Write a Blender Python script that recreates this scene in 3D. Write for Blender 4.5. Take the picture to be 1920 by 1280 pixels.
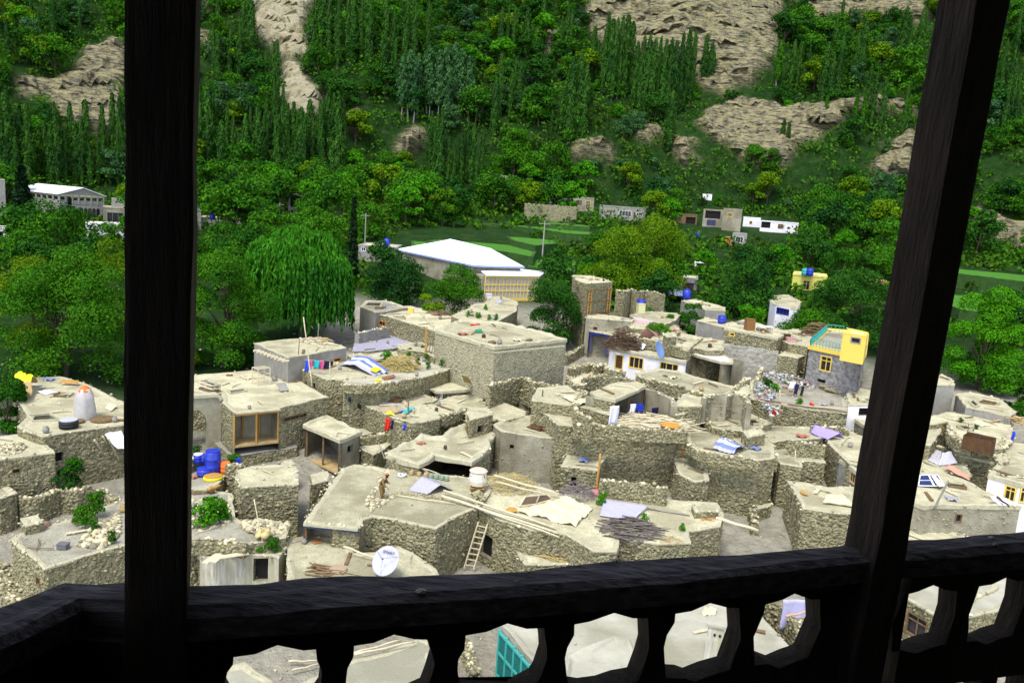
import bpy, bmesh, math, random
import numpy as np
from mathutils import Vector, Matrix
from mathutils.geometry import tessellate_polygon
for o in list(bpy.data.objects): bpy.data.objects.remove(o)
SC = bpy.context.scene; COL = SC.collection
random.seed(7); RNG = np.random.default_rng(7)
# ------------------------------------------------------------------ camera
EYE = 24.0; FPX = 1500.0; PITCH = math.radians(9.8); ROLL = math.radians(4.0)
_r0 = Vector((1, 0, 0)); _u0 = Vector((0, math.sin(PITCH), math.cos(PITCH))); FW = Vector((0, math.cos(PITCH), -math.sin(PITCH)))
CR = _r0 * math.cos(ROLL) + _u0 * math.sin(ROLL); CU = -_r0 * math.sin(ROLL) + _u0 * math.cos(ROLL)
CAM = Vector((0, 0, EYE))
cd = bpy.data.cameras.new('camera'); cam = bpy.data.objects.new('camera', cd); COL.objects.link(cam)
cd.sensor_width = 36; cd.lens = FPX / 1920 * 36; cd.clip_start = 0.05; cd.clip_end = 3000
cam.matrix_world = Matrix(((CR.x, CU.x, -FW.x, 0), (CR.y, CU.y, -FW.y, 0), (CR.z, CU.z, -FW.z, EYE), (0, 0, 0, 1)))
SC.camera = cam
# ------------------------------------------------------------------ sky, sun, exposure
SUN_EL, SUN_ROT = 62, 205          # high overcast sun, behind and to the left of the balcony
W = bpy.data.worlds.new('World'); SC.world = W; W.use_nodes = True
nt = W.node_tree; sky = nt.nodes.new('ShaderNodeTexSky'); sky.sky_type = 'NISHITA'; sky.sun_disc = False
sky.sun_elevation = math.radians(SUN_EL); sky.sun_rotation = math.radians(SUN_ROT); sky.dust_density = 4.0; sky.air_density = 0.7; sky.altitude = 2300
hs = nt.nodes.new('ShaderNodeHueSaturation'); hs.inputs['Saturation'].default_value = .5; nt.links.new(sky.outputs[0], hs.inputs['Color'])   # thin overcast: paler than a clear sky
nt.links.new(hs.outputs[0], nt.nodes['Background'].inputs[0]); nt.nodes['Background'].inputs[1].default_value = 0.15
sl = bpy.data.lights.new('sun', 'SUN'); sl.energy = 1.1; sl.angle = math.radians(18); sl.color = (1, .96, .88)
sun = bpy.data.objects.new('sun', sl); COL.objects.link(sun)
_a = math.radians(SUN_ROT); _e = math.radians(SUN_EL)
_sd = Vector((math.sin(_a) * math.cos(_e), math.cos(_a) * math.cos(_e), math.sin(_e)))
sun.rotation_euler = _sd.to_track_quat('Z', 'Y').to_euler(); sun.location = (0, -20, 80)
VS = SC.view_settings; VS.view_transform = 'Standard'; VS.look = 'None'; VS.gamma = 1; VS.exposure = 1.95; VS.use_curve_mapping = False
SC.render.engine = 'CYCLES'
try:
    SC.cycles.max_bounces = 5; SC.cycles.diffuse_bounces = 3; SC.cycles.transparent_max_bounces = 4; SC.cycles.transmission_bounces = 3
except Exception: pass
# ------------------------------------------------------------------ pixel <-> world
ZN = dict(A=(340,560,3.764), B=(540,720,3.46), C=(920,720,3.764), D=(760,480,3.84), E=(1060,560,3.2), F=(0,680,2.909), G=(1340,780,3.31),
  K=(340,1000,2.526), W=(900,980,1.882), X=(0,900,3.369), H=(1640,540,2.461), a=(660,870,12.8), b=(1380,680,7.112), c=(340,680,6.4), d=(1060,500,6.4),
  e=(1720,690,4.0), f=(1080,780,7.112), g=(640,680,7.112), h=(340,840,4.923), i=(0,300,7.112), j=(960,340,6.857), k=(1240,360,6.4), l=(660,430,5.333),
  m=(400,1100,3.2), n=(1000,1080,3.0), o=(1600,960,4.0), p=(1440,500,5.333), P=(0,0,1.0))
def px(z, x, y):
    a, b, s = ZN[z]; return (a + x / s, b + y / s)
def pts(z, *v): return [px(z, v[i], v[i + 1]) for i in range(0, len(v), 2)]
def ray(p): return FW + CR * ((p[0] - 960) / FPX) + CU * ((640 - p[1]) / FPX)
def onz(p, z):
    d = ray(p); t = (z - EYE) / d.z; return CAM + d * t
def onvert(p, q, n):
    d = ray(p); t = (q - CAM).dot(n) / d.dot(n); return CAM + d * t
def proj(v):
    q = v - CAM; f = q.dot(FW); return (960 + FPX * q.dot(CR) / f, 640 - FPX * q.dot(CU) / f)
def projn(x, y, z):
    z = z - EYE
    f = x * FW.x + y * FW.y + z * FW.z; f = np.where(f < 1, 1, f)
    return 960 + FPX * (x * CR.x + y * CR.y + z * CR.z) / f, 640 - FPX * (x * CU.x + y * CU.y + z * CU.z) / f
# ------------------------------------------------------------------ terrain height
def wob(x, y, s, k=0.0):
    return (np.sin(x / s + 1.3 + k) * np.cos(y / s * 1.13 + 2.1 * k) + .5 * np.sin(x / s * 2.3 + y / s * 1.9 + k) + .3 * np.sin(x / s * 4.1 - y / s * 3.7 + 2 * k)) / 1.8
PD = [0, 25, 42, 55, 70, 90, 125, 170, 220, 265, 300]; PZ = [0, 0, .4, 1.5, 4.0, 6.5, 10, 13.6, 18.5, 23, 26]
def T(x, y):
    d = np.hypot(x, y); az = np.degrees(np.arctan2(x, y))
    z = np.interp(d, PD, PZ)
    z = z - 7 * np.clip((-az - 12) / 16, 0, 1) * np.clip((d - 110) / 80, 0, 1)
    s = d - 278 + 14 * wob(x, y, 60) - 8 * np.clip((az - 8) / 20, 0, 1)
    hill = np.where(s > 0, .80 * s, 0) - np.where((s > 0) & (s < 25), .80 * s * (1 - s / 25) , 0)
    hill = hill + np.where(s > 0, np.clip(s / 60, 0, 1) * 9 * wob(x, y, 34, 1.0), 0)
    return z + hill + np.where(d > 100, .5 * wob(x, y, 17, .4), 0)
def Tp(x, y): return float(T(np.float64(x), np.float64(y)))
_DS = np.arange(20, 900, .5)
def hit(p, h=0.0):
    d = ray(p); hl = math.hypot(d.x, d.y); t = _DS / hl
    x = d.x * t; y = d.y * t; z = EYE + d.z * t
    k = np.argmax(z < T(x, y) + h)
    if not (z[k] < T(x[k], y[k]) + h): k = len(t) - 1
    return Vector((x[k], y[k], z[k]))
# ------------------------------------------------------------------ materials
def ncol(c): return (c[0], c[1], c[2], 1)
MATS = {}
def mat(name, c1, c2=None, scale=3.0, rough=.9, bump=0.0, bscale=12.0, island=None, vor=0.0, vscale=4.0, c3=None, metal=0.0, stretch=None, trans=0.0, lift=.5, bdist=.1, spec=.2, objvar=0.0):
    if name in MATS: return MATS[name]
    m = bpy.data.materials.new(name); m.use_nodes = True; t = m.node_tree; N = t.nodes; L = t.links
    b = N['Principled BSDF']; b.inputs['Roughness'].default_value = rough; b.inputs['Metallic'].default_value = metal
    b.inputs['Specular IOR Level'].default_value = spec
    g = N.new('ShaderNodeNewGeometry'); pos = g.outputs['Position']
    if stretch:
        tc = N.new('ShaderNodeTexCoord')
        mp = N.new('ShaderNodeMapping'); mp.inputs['Scale'].default_value = stretch; L.new(tc.outputs['Object'], mp.inputs[0]); pos = mp.outputs[0]
    c2 = c2 or c1
    n1 = N.new('ShaderNodeTexNoise'); n1.inputs['Scale'].default_value = scale; n1.inputs['Detail'].default_value = 6; n1.inputs['Roughness'].default_value = .65; L.new(pos, n1.inputs['Vector'])
    r = N.new('ShaderNodeValToRGB'); e = r.color_ramp.elements; e[0].position = .3; e[1].position = .7; e[0].color = ncol(c1); e[1].color = ncol(c2); L.new(n1.outputs['Fac'], r.inputs[0])
    col = r.outputs[0]
    if c3:
        n3 = N.new('ShaderNodeTexNoise'); n3.inputs['Scale'].default_value = scale * .22; n3.inputs['Detail'].default_value = 4; L.new(pos, n3.inputs['Vector'])
        r3 = N.new('ShaderNodeValToRGB'); r3.color_ramp.elements[0].position = .48; r3.color_ramp.elements[1].position = .62; L.new(n3.outputs['Fac'], r3.inputs[0])
        mx = N.new('ShaderNodeMixRGB'); mx.inputs[2].default_value = ncol(c3); L.new(r3.outputs[0], mx.inputs[0]); L.new(col, mx.inputs[1]); col = mx.outputs[0]
    if vor:
        v = N.new('ShaderNodeTexVoronoi'); v.inputs['Scale'].default_value = vscale; L.new(pos, v.inputs['Vector'])
        hs = N.new('ShaderNodeSeparateColor'); L.new(v.outputs['Color'], hs.inputs[0])
        ml = N.new('ShaderNodeMath'); ml.operation = 'MULTIPLY_ADD'; ml.inputs[1].default_value = vor; ml.inputs[2].default_value = 1 - vor * lift; L.new(hs.outputs[0], ml.inputs[0])
        mm = N.new('ShaderNodeVectorMath'); mm.operation = 'SCALE'; L.new(col, mm.inputs[0]); L.new(ml.outputs[0], mm.inputs['Scale']); col = mm.outputs[0]
    if island:
        ri = N.new('ShaderNodeValToRGB'); ri.color_ramp.interpolation = 'LINEAR'
        el = ri.color_ramp.elements; k = len(island)
        el[0].color = ncol(island[0]); el[1].color = ncol(island[-1])
        for q in range(1, k - 1): x = el.new(q / (k - 1)); x.color = ncol(island[q])
        L.new(g.outputs['Random Per Island'], ri.inputs[0])
        mx = N.new('ShaderNodeMixRGB'); mx.blend_type = 'MULTIPLY'; mx.inputs[0].default_value = 1; L.new(col, mx.inputs[1]); L.new(ri.outputs[0], mx.inputs[2]); col = mx.outputs[0]
    if objvar:
        oi = N.new('ShaderNodeObjectInfo'); ma = N.new('ShaderNodeMath'); ma.operation = 'MULTIPLY_ADD'; ma.inputs[1].default_value = objvar * 2; ma.inputs[2].default_value = 1 - objvar; L.new(oi.outputs['Random'], ma.inputs[0])
        sp = N.new('ShaderNodeTexNoise'); sp.inputs['Scale'].default_value = 9; sp.inputs['Detail'].default_value = 3; L.new(pos, sp.inputs['Vector'])
        rs_ = N.new('ShaderNodeMapRange'); rs_.inputs[1].default_value = .3; rs_.inputs[2].default_value = .7; rs_.inputs[3].default_value = .82; rs_.inputs[4].default_value = 1.14; L.new(sp.outputs['Fac'], rs_.inputs[0])
        mu = N.new('ShaderNodeMath'); mu.operation = 'MULTIPLY'; L.new(ma.outputs[0], mu.inputs[0]); L.new(rs_.outputs[0], mu.inputs[1])
        vv = N.new('ShaderNodeVectorMath'); vv.operation = 'SCALE'; L.new(col, vv.inputs[0]); L.new(mu.outputs[0], vv.inputs['Scale']); col = vv.outputs[0]
    L.new(col, b.inputs['Base Color'])
    if bump:
        bn = N.new('ShaderNodeBump'); bn.inputs['Strength'].default_value = bump; bn.inputs['Distance'].default_value = bdist
        if vor:
            vb = N.new('ShaderNodeTexVoronoi'); vb.inputs['Scale'].default_value = vscale; L.new(pos, vb.inputs['Vector'])
            nb = N.new('ShaderNodeTexNoise'); nb.inputs['Scale'].default_value = bscale; nb.inputs['Detail'].default_value = 5; L.new(pos, nb.inputs['Vector'])
            ad = N.new('ShaderNodeMath'); ad.operation = 'SUBTRACT'; L.new(nb.outputs['Fac'], ad.inputs[0]); L.new(vb.outputs['Distance'], ad.inputs[1]); L.new(ad.outputs[0], bn.inputs['Height'])
        else:
            nb = N.new('ShaderNodeTexNoise'); nb.inputs['Scale'].default_value = bscale; nb.inputs['Detail'].default_value = 6; nb.inputs['Roughness'].default_value = .7; L.new(pos, nb.inputs['Vector'])
            L.new(nb.outputs['Fac'], bn.inputs['Height'])
        L.new(bn.outputs[0], b.inputs['Normal'])
    if trans:
        tr = N.new('ShaderNodeBsdfTranslucent'); L.new(col, tr.inputs[0]); mxs = N.new('ShaderNodeMixShader'); mxs.inputs[0].default_value = trans
        L.new(b.outputs[0], mxs.inputs[1]); L.new(tr.outputs[0], mxs.inputs[2]); L.new(mxs.outputs[0], N['Material Output'].inputs[0])
    MATS[name] = m; return m
def plain(name, c, rough=.6, var=.8, **k):
    return mat(name, tuple(x * var for x in c), c, scale=8, rough=rough, **k)
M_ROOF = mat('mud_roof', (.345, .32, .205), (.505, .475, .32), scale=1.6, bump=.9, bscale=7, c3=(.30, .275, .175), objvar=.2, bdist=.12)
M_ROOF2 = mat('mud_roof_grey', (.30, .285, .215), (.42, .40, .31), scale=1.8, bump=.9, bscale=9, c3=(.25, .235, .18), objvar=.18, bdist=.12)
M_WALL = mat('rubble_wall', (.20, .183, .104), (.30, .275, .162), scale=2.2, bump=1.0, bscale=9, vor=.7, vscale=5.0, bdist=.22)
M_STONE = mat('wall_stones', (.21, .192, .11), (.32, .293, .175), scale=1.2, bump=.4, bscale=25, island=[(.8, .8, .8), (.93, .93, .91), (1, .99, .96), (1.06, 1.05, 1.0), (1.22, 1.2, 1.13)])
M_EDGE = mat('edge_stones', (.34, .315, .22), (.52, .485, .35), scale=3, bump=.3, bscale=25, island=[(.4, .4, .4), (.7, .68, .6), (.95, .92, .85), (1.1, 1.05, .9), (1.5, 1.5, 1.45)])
M_PLAS = mat('mud_plaster', (.22, .20, .14), (.33, .31, .225), scale=1.6, bump=.8, bscale=8, c3=(.18, .165, .11))
M_GREY = mat('grey_render', (.20, .19, .165), (.28, .27, .24), scale=1.5, bump=.6, bscale=9)
M_WHITE = mat('whitewash', (.62, .60, .62), (.75, .73, .75), scale=1.2, bump=.2, bscale=8)
M_WASH = mat('streaked_whitewash', (.24, .225, .15), (.60, .58, .50), scale=1.6, bump=.5, bscale=4, stretch=(5, 5, .5), c3=(.34, .32, .22))
M_LIME = mat('pale_lime_roof', (.33, .32, .25), (.44, .425, .345), scale=.9, bump=.8, bscale=8, c3=(.26, .25, .18))
M_RIM = mat('mud_rim', (.34, .315, .21), (.48, .45, .315), scale=3, bump=.8, bscale=14)
M_YEL = plain('yellow_paint', (.72, .52, .10), .6, .85); M_TEAL = plain('teal_paint', (.05, .36, .32), .5)
M_WOOD = mat('aged_wood', (.10, .065, .03), (.20, .135, .07), scale=3, bump=.4, bscale=20)
M_TAN = mat('fresh_wood', (.30, .21, .09), (.46, .34, .17), scale=3, bump=.3, bscale=20)
M_POLE = mat('pale_pole_wood', (.42, .36, .23), (.60, .54, .38), scale=4, bump=.3, bscale=25)
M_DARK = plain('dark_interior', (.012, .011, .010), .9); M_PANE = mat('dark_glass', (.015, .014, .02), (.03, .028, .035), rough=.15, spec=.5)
M_DOOR = mat('brown_door', (.055, .03, .014), (.10, .055, .025), scale=3, bump=.3, bscale=18)
M_ORNG = plain('orange_wood', (.42, .22, .05)); M_BLUE = plain('blue_plastic', (.012, .03, .36), .35, .9, spec=.5)
M_METW = mat('white_sheet_metal', (.70, .72, .80), (.80, .82, .88), scale=.5, rough=.45, spec=.4); M_METB = plain('blue_sheet_metal', (.30, .36, .62), .4)
M_DIRT = mat('packed_dirt', (.22, .205, .16), (.33, .31, .25), scale=.9, bump=.6, bscale=6, c3=(.20, .18, .13))
M_RAG = dict(red=plain('red_cloth', (.62, .03, .015)), blue=plain('blue_cloth', (.02, .06, .5)), navy=plain('navy_cloth', (.012, .012, .05)), teal=plain('teal_cloth', (.02, .42, .48)), yellow=plain('yellow_cloth', (.75, .66, .02)),
   green=plain('green_cloth', (.02, .22, .10)), pink=plain('pink_cloth', (.55, .08, .22)), white=plain('white_cloth', (.70, .70, .78)), lilac=plain('lilac_sheet', (.40, .39, .58)), violet=plain('violet_sheet', (.33, .26, .70)),
   cream=plain('cream_cloth', (.60, .55, .36)), orange=plain('orange_cloth', (.70, .16, .03)), salmon=plain('salmon_cloth', (.75, .28, .2)), lime=plain('lime_plastic', (.45, .62, .03)), black=plain('black_cloth', (.012, .012, .014)))
# ------------------------------------------------------------------ mesh helpers
def new_mesh(name, V, F, mats, smooth=False, mi=None):
    me = bpy.data.meshes.new(name)
    if isinstance(V, np.ndarray) and isinstance(F, np.ndarray):
        k = F.shape[1]; me.vertices.add(len(V)); me.vertices.foreach_set('co', V.astype(np.float32).ravel())
        me.loops.add(F.size); me.loops.foreach_set('vertex_index', F.astype(np.int32).ravel())
        me.polygons.add(len(F)); me.polygons.foreach_set('loop_start', np.arange(0, F.size, k, dtype=np.int32))
        try: me.polygons.foreach_set('loop_total', np.full(len(F), k, dtype=np.int32))
        except Exception: pass
        me.update(calc_edges=True)
    else: me.from_pydata([tuple(v) for v in V], [], F); me.update()
    for m in (mats if isinstance(mats, (list, tuple)) else [mats]): me.materials.append(m)
    if smooth: me.polygons.foreach_set('use_smooth', np.ones(len(me.polygons), dtype=bool))
    if mi is not None: me.polygons.foreach_set('material_index', np.array(mi, dtype=np.int32))
    return me
def link(name, me, parent=None, loc=None):
    o = bpy.data.objects.new(name, me); COL.objects.link(o)
    if parent is not None: o.parent = parent
    if loc is not None: o.location = loc
    return o
def tag(o, label, cat, group=None, kind=None):
    if label: o['label'] = label
    if cat: o['category'] = cat
    if group: o['group'] = group
    if kind: o['kind'] = kind
    return o
def empty(name, loc, label, cat, group=None, rz=0):
    o = bpy.data.objects.new(name, None); COL.objects.link(o); o.location = loc; o.rotation_euler.z = rz; o.empty_display_size = .2
    return tag(o, label, cat, group)
def part(name, V, F, m, parent, smooth=False, kind=None, world=True):
    """mesh part; V in world coordinates, stored relative to the (unrotated) parent chain"""
    off = Vector((0, 0, 0)); p = parent
    while world and p is not None: off += p.location; p = p.parent
    if isinstance(V, np.ndarray): V = V - np.array(off)
    else: V = [Vector(v) - off for v in V]
    o = link(name, new_mesh(name, V, F, m, smooth), parent)
    if kind: o['kind'] = kind
    return o
class MB:
    def __init__(s): s.v = []; s.f = []
    def add(s, V, F):
        k = len(s.v); s.v += [Vector(v) for v in V]; s.f += [tuple(i + k for i in f) for f in F]; return s
    def box(s, c, sx, sy, sz, ux=Vector((1, 0, 0)), uy=Vector((0, 1, 0)), uz=Vector((0, 0, 1)), jit=0):
        c = Vector(c); V = [c + ux * (a * sx / 2) + uy * (b * sy / 2) + uz * (d * sz / 2) for d in (-1, 1) for b in (-1, 1) for a in (-1, 1)]
        if jit: V = [v + Vector((random.uniform(-jit, jit), random.uniform(-jit, jit), random.uniform(-jit, jit))) for v in V]
        return s.add(V, [(0, 2, 3, 1), (4, 5, 7, 6), (0, 1, 5, 4), (2, 6, 7, 3), (0, 4, 6, 2), (1, 3, 7, 5)])
    def beam(s, a, b, w, h, jit=0):
        a = Vector(a); b = Vector(b); d = (b - a); L = d.length; d.normalize(); up = Vector((0, 0, 1))
        if abs(d.z) > .95: up = Vector((0, 1, 0))
        x = d.cross(up).normalized(); y = x.cross(d).normalized()
        return s.box((a + b) / 2, w, L, h, x, d, y, jit)
    def tube(s, P, R, n=7, cap=True):
        P = [Vector(p) for p in P]; R = R if isinstance(R, (list, tuple)) else [R] * len(P); k = len(s.v)
        for i, p in enumerate(P):
            d = (P[min(i + 1, len(P) - 1)] - P[max(i - 1, 0)]).normalized(); up = Vector((0, 0, 1)) if abs(d.z) < .9 else Vector((1, 0, 0))
            x = d.cross(up).normalized(); y = x.cross(d).normalized()
            for j in range(n): t = 2 * math.pi * j / n; s.v.append(p + x * (R[i] * math.cos(t)) + y * (R[i] * math.sin(t)))
        for i in range(len(P) - 1):
            for j in range(n): s.f.append((k + i * n + j, k + i * n + (j + 1) % n, k + (i + 1) * n + (j + 1) % n, k + (i + 1) * n + j))
        if cap: s.f.append(tuple(k + j for j in range(n))[::-1]); s.f.append(tuple(k + (len(P) - 1) * n + j for j in range(n)))
        return s
    def lathe(s, c, prof, n=16, squash=1.0):
        c = Vector(c); k = len(s.v)
        for r, z in prof:
            for j in range(n): t = 2 * math.pi * j / n; s.v.append(c + Vector((r * math.cos(t), r * squash * math.sin(t), z)))
        for i in range(len(prof) - 1):
            for j in range(n): s.f.append((k + i * n + j, k + i * n + (j + 1) % n, k + (i + 1) * n + (j + 1) % n, k + (i + 1) * n + j))
        s.f.append(tuple(k + j for j in range(n))[::-1]); s.f.append(tuple(k + (len(prof) - 1) * n + j for j in range(n))); return s
    def build(s, name, m, parent=None, smooth=False, kind=None): return part(name, s.v, s.f, m, parent, smooth, kind)
ICO = None
def _ico():
    global ICO
    bm = bmesh.new(); bmesh.ops.create_icosphere(bm, subdivisions=1, radius=1); bm.verts.index_update()
    ICO = (np.array([v.co[:] for v in bm.verts]), np.array([[v.index for v in f.verts] for f in bm.faces])); bm.free()
_ico()
_a5 = np.arange(5) * 2 * np.pi / 5
LOW = (np.array([(0, 0, 1.0)] + [(math.cos(q), math.sin(q), .12 * (-1) ** i) for i, q in enumerate(_a5)] + [(0, 0, -1.0)]), np.array([(0, 1 + i, 1 + (i + 1) % 5) for i in range(5)] + [(6, 1 + (i + 1) % 5, 1 + i) for i in range(5)]))
def blobs(C, S, flat=.7, jit=.22, rng=RNG, low=False):
    """irregular stones: centres C (N,3), radii S (N,)"""
    C = np.asarray(C, float); S = np.asarray(S, float); n = len(C); v0, f0 = LOW if low else ICO; k = len(v0)
    a = rng.uniform(0, 2 * np.pi, n); ca, sa = np.cos(a), np.sin(a)
    sc = np.stack([rng.uniform(.8, 1.35, n), rng.uniform(.6, 1.05, n), rng.uniform(.5, .9, n) * flat / .7], 1)
    v = v0[None] * (1 + rng.uniform(-jit, jit, (n, k, 1))) * sc[:, None, :]
    x = v[..., 0] * ca[:, None] - v[..., 1] * sa[:, None]; y = v[..., 0] * sa[:, None] + v[..., 1] * ca[:, None]
    v = np.stack([x, y, v[..., 2]], -1) * S[:, None, None] + C[:, None, :]
    f = f0[None] + (np.arange(n) * k)[:, None, None]
    return v.reshape(-1, 3), f.reshape(-1, 3)
def stones(name, C, S, m, parent=None, kind='stuff', flat=.7):
    if len(C) == 0: return None
    V, F = blobs(C, S, flat, low=(name == 'wall_stone_facing')); return part(name, V, F, m, parent, kind=kind)
# ------------------------------------------------------------------ terrain
ROCKS = [pts('P',492,0,575,0,570,60,572,108,540,106,520,85,500,70,478,40), pts('P',528,118,560,122,580,160,600,180,590,215,545,215,520,160), pts('P',1065,-8,1300,-8,1300,60,1290,120,1225,110,1170,105,1120,75,1080,40),
  pts('P',1270,-8,1455,-8,1465,60,1430,140,1370,172,1310,165,1280,90), pts('P',1335,205,1400,190,1440,200,1580,205,1590,225,1545,245,1470,310,1400,300,1330,255,1305,230), pts('P',20,165,70,150,140,150,165,95,235,78,235,250,120,240,100,190),
  pts('P',1660,268,1715,252,1725,330,1640,330,1630,315), pts('P',745,265,780,238,795,250,780,285,750,290), pts('P',1085,268,1120,258,1150,280,1145,300,1090,295), pts('P',1010,70,1035,45,1040,90,1020,112),
  pts('P',1500,0,1750,-5,1740,40,1680,45,1600,20,1540,60,1520,50), pts('P',365,55,400,70,405,100,365,95), pts('P',1255,255,1300,265,1305,305,1270,310), pts('P',620,215,675,210,680,230,630,235), pts('P',1540,190,1600,195,1700,190,1740,215,1600,215),
  pts('P',1820,390,1930,430,1930,470,1820,440), pts('P',370,-5,490,-5,480,12,380,16), pts('P',600,-40,1000,-45,1000,-20,620,-20), pts('P',1190,250,1240,240,1250,262,1200,268)]
def inpoly(X, Y, P):
    ins = np.zeros(X.shape, bool); n = len(P)
    for i in range(n):
        x0, y0 = P[i]; x1, y1 = P[(i + 1) % n]
        if y0 == y1: continue
        c = ((y0 > Y) != (y1 > Y)) & (X < (x1 - x0) * (Y - y0) / (y1 - y0) + x0); ins ^= c
    return ins
def rockmask(x, y, z):
    X, Y = projn(x, y, z); X = X + 15 * wob(X, Y, 17) + 9 * wob(X, Y, 5.3, 2); Y = Y + 12 * wob(X, Y, 13, 3) + 6 * wob(X, Y, 4.1, 5)
    m = np.zeros(X.shape, bool)
    for P in ROCKS: m |= inpoly(X, Y, P)
    return m
def build_terrain():
    az = np.radians(np.concatenate([np.arange(-75, -42, 1.5), np.arange(-42, 42, .22), np.arange(42, 76, 1.5)]))
    r = np.concatenate([np.arange(2, 110, 4), np.arange(110, 270, 3), np.arange(270, 500, 1.1), np.arange(500, 980, 8)])
    A, R = np.meshgrid(az, r); X = R * np.sin(A); Y = R * np.cos(A); Z = T(X, Y)
    Rk = rockmask(X, Y, Z) & (R > 200)
    rk = Rk.astype(float)
    for _ in range(2): rk[1:-1, 1:-1] = (rk[1:-1, 1:-1] * 2 + rk[:-2, 1:-1] + rk[2:, 1:-1] + rk[1:-1, :-2] + rk[1:-1, 2:]) / 6
    # stepped strata: ledges pushed out towards the valley, uneven blocks
    lay = Z / 4.2 + .9 * wob(X, Y, 23) + .25 * wob(X, Y, 6, 1); fr = lay - np.floor(lay)
    li = np.floor(lay); hsh = lambda a, b: (np.sin(a * 127.1 + b * 311.7) * 43758.5453) % 1.0
    cw = 5.5 + 5 * hsh(li, li * 0 + 3.0); ci = np.floor(A * 330 / cw + hsh(li, li * 0 + 7.0) * 9 + .35 * wob(X, Z, 5)); blk = hsh(li, ci)
    li2 = np.floor(lay * 2.7 + .4 * wob(X, Y, 7, 2)); ci2 = np.floor(A * 330 / 2.9 + hsh(li2, li2 * 0 + 5.0) * 7); blk2 = hsh(li2, ci2)
    XP, YP = projn(X, Y, Z); pale = np.clip((620 - XP) / 40, 0, 1) * np.clip((XP - 420) / 40, 0, 1) * np.clip((250 - YP) / 30, 0, 1); blk2 = blk2 * (1 - .8 * pale)
    push = rk * (.2 + 3.4 * blk + 2.0 * blk2 + 1.8 * (1 - fr) + 2.6 * np.clip(wob(X, Y, 15, 2), -1, 1))
    Xd = X - np.sin(A) * push; Yd = Y - np.cos(A) * push; Zd = Z + rk * (2.2 * np.clip(fr * 3, 0, 1) + .9 * blk2)
    n, k = X.shape; V = np.stack([Xd, Yd, Zd], -1).reshape(-1, 3)
    i = np.arange(n * k).reshape(n, k); F = np.stack([i[:-1, :-1], i[:-1, 1:], i[1:, 1:], i[1:, :-1]], -1).reshape(-1, 4)[:, ::-1]
    m = bpy.data.materials.new('valley_ground'); m.use_nodes = True; t = m.node_tree; N = t.nodes; L = t.links; b = N['Principled BSDF']; b.inputs['Roughness'].default_value = .95; b.inputs['Specular IOR Level'].default_value = .1
    g = N.new('ShaderNodeNewGeometry')
    def noise(s, st=None, det=6):
        q = N.new('ShaderNodeTexNoise'); q.inputs['Scale'].default_value = s; q.inputs['Detail'].default_value = det; q.inputs['Roughness'].default_value = .65
        if st: mp = N.new('ShaderNodeMapping'); mp.inputs['Scale'].default_value = st; L.new(g.outputs['Position'], mp.inputs[0]); L.new(mp.outputs[0], q.inputs['Vector'])
        else: L.new(g.outputs['Position'], q.inputs['Vector'])
        return q.outputs['Fac']
    def ramp(f, stops):
        q = N.new('ShaderNodeValToRGB'); e = q.color_ramp.elements; e[0].position, e[0].color = stops[0][0], ncol(stops[0][1]); e[1].position, e[1].color = stops[-1][0], ncol(stops[-1][1])
        for p_, c_ in stops[1:-1]: x = e.new(p_); x.color = ncol(c_)
        L.new(f, q.inputs[0]); return q.outputs[0]
    dirt = ramp(noise(.9), [(.3, (.22, .205, .16)), (.7, (.36, .34, .27))])
    grass = ramp(noise(.35), [(.3, (.006, .022, .003)), (.55, (.012, .040, .005)), (.75, (.045, .055, .018))])
    rock = ramp(noise(.3, (1, 1, 4.0), 12), [(.3, (.012, .011, .008)), (.39, (.045, .041, .028)), (.45, (.12, .108, .07)), (.52, (.20, .182, .112)), (.6, (.28, .24, .105)), (.66, (.14, .127, .08)), (.74, (.035, .032, .024)), (.8, (.15, .14, .10))])
    def att(nm): q = N.new('ShaderNodeAttribute'); q.attribute_name = nm; return q.outputs['Fac']
    m1 = N.new('ShaderNodeMixRGB'); L.new(att('veg'), m1.inputs[0]); L.new(dirt, m1.inputs[1]); L.new(grass, m1.inputs[2])
    m2 = N.new('ShaderNodeMixRGB'); L.new(att('rock'), m2.inputs[0]); L.new(m1.outputs[0], m2.inputs[1]); mp_ = N.new('ShaderNodeMixRGB'); L.new(att('pale'), mp_.inputs[0]); L.new(rock, mp_.inputs[1]); L.new(ramp(noise(.3, (1, 1, .6), 10), [(.3, (.08, .06, .025)), (.42, (.25, .22, .13)), (.7, (.38, .345, .25))]), mp_.inputs[2]); L.new(mp_.outputs[0], m2.inputs[2]); L.new(m2.outputs[0], b.inputs['Base Color'])
    bp = N.new('ShaderNodeBump'); bp.inputs['Strength'].default_value = 1; bp.inputs['Distance'].default_value = 1.2; L.new(noise(.5, (1, 1, 3.5), 8), bp.inputs['Height']); L.new(bp.outputs[0], b.inputs['Normal'])
    me = new_mesh('terrain', V, F, m, smooth=True)
    rf = rk.reshape(-1)[F].mean(1) < .25; me.polygons.foreach_set('use_smooth', rf)
    d = np.hypot(X, Y); azd = np.degrees(A); veg = np.clip((d - 108 + 6 * wob(X, Y, 9) + 44 * np.clip((-azd - 12) / 4, 0, 1) + 12 * np.clip((azd - 20) / 5, 0, 1)) / 14, 0, 1)
    for nm, a in (('rock', np.clip(rk * 1.6, 0, 1)), ('veg', veg), ('pale', pale)):
        at = me.attributes.new(nm, 'FLOAT', 'POINT'); at.data.foreach_set('value', a.astype(np.float32).ravel())
    tag(link('terrain', me), 'dusty village slope rising to a steep wooded hillside with rock faces', None, kind='structure')
build_terrain()
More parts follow.
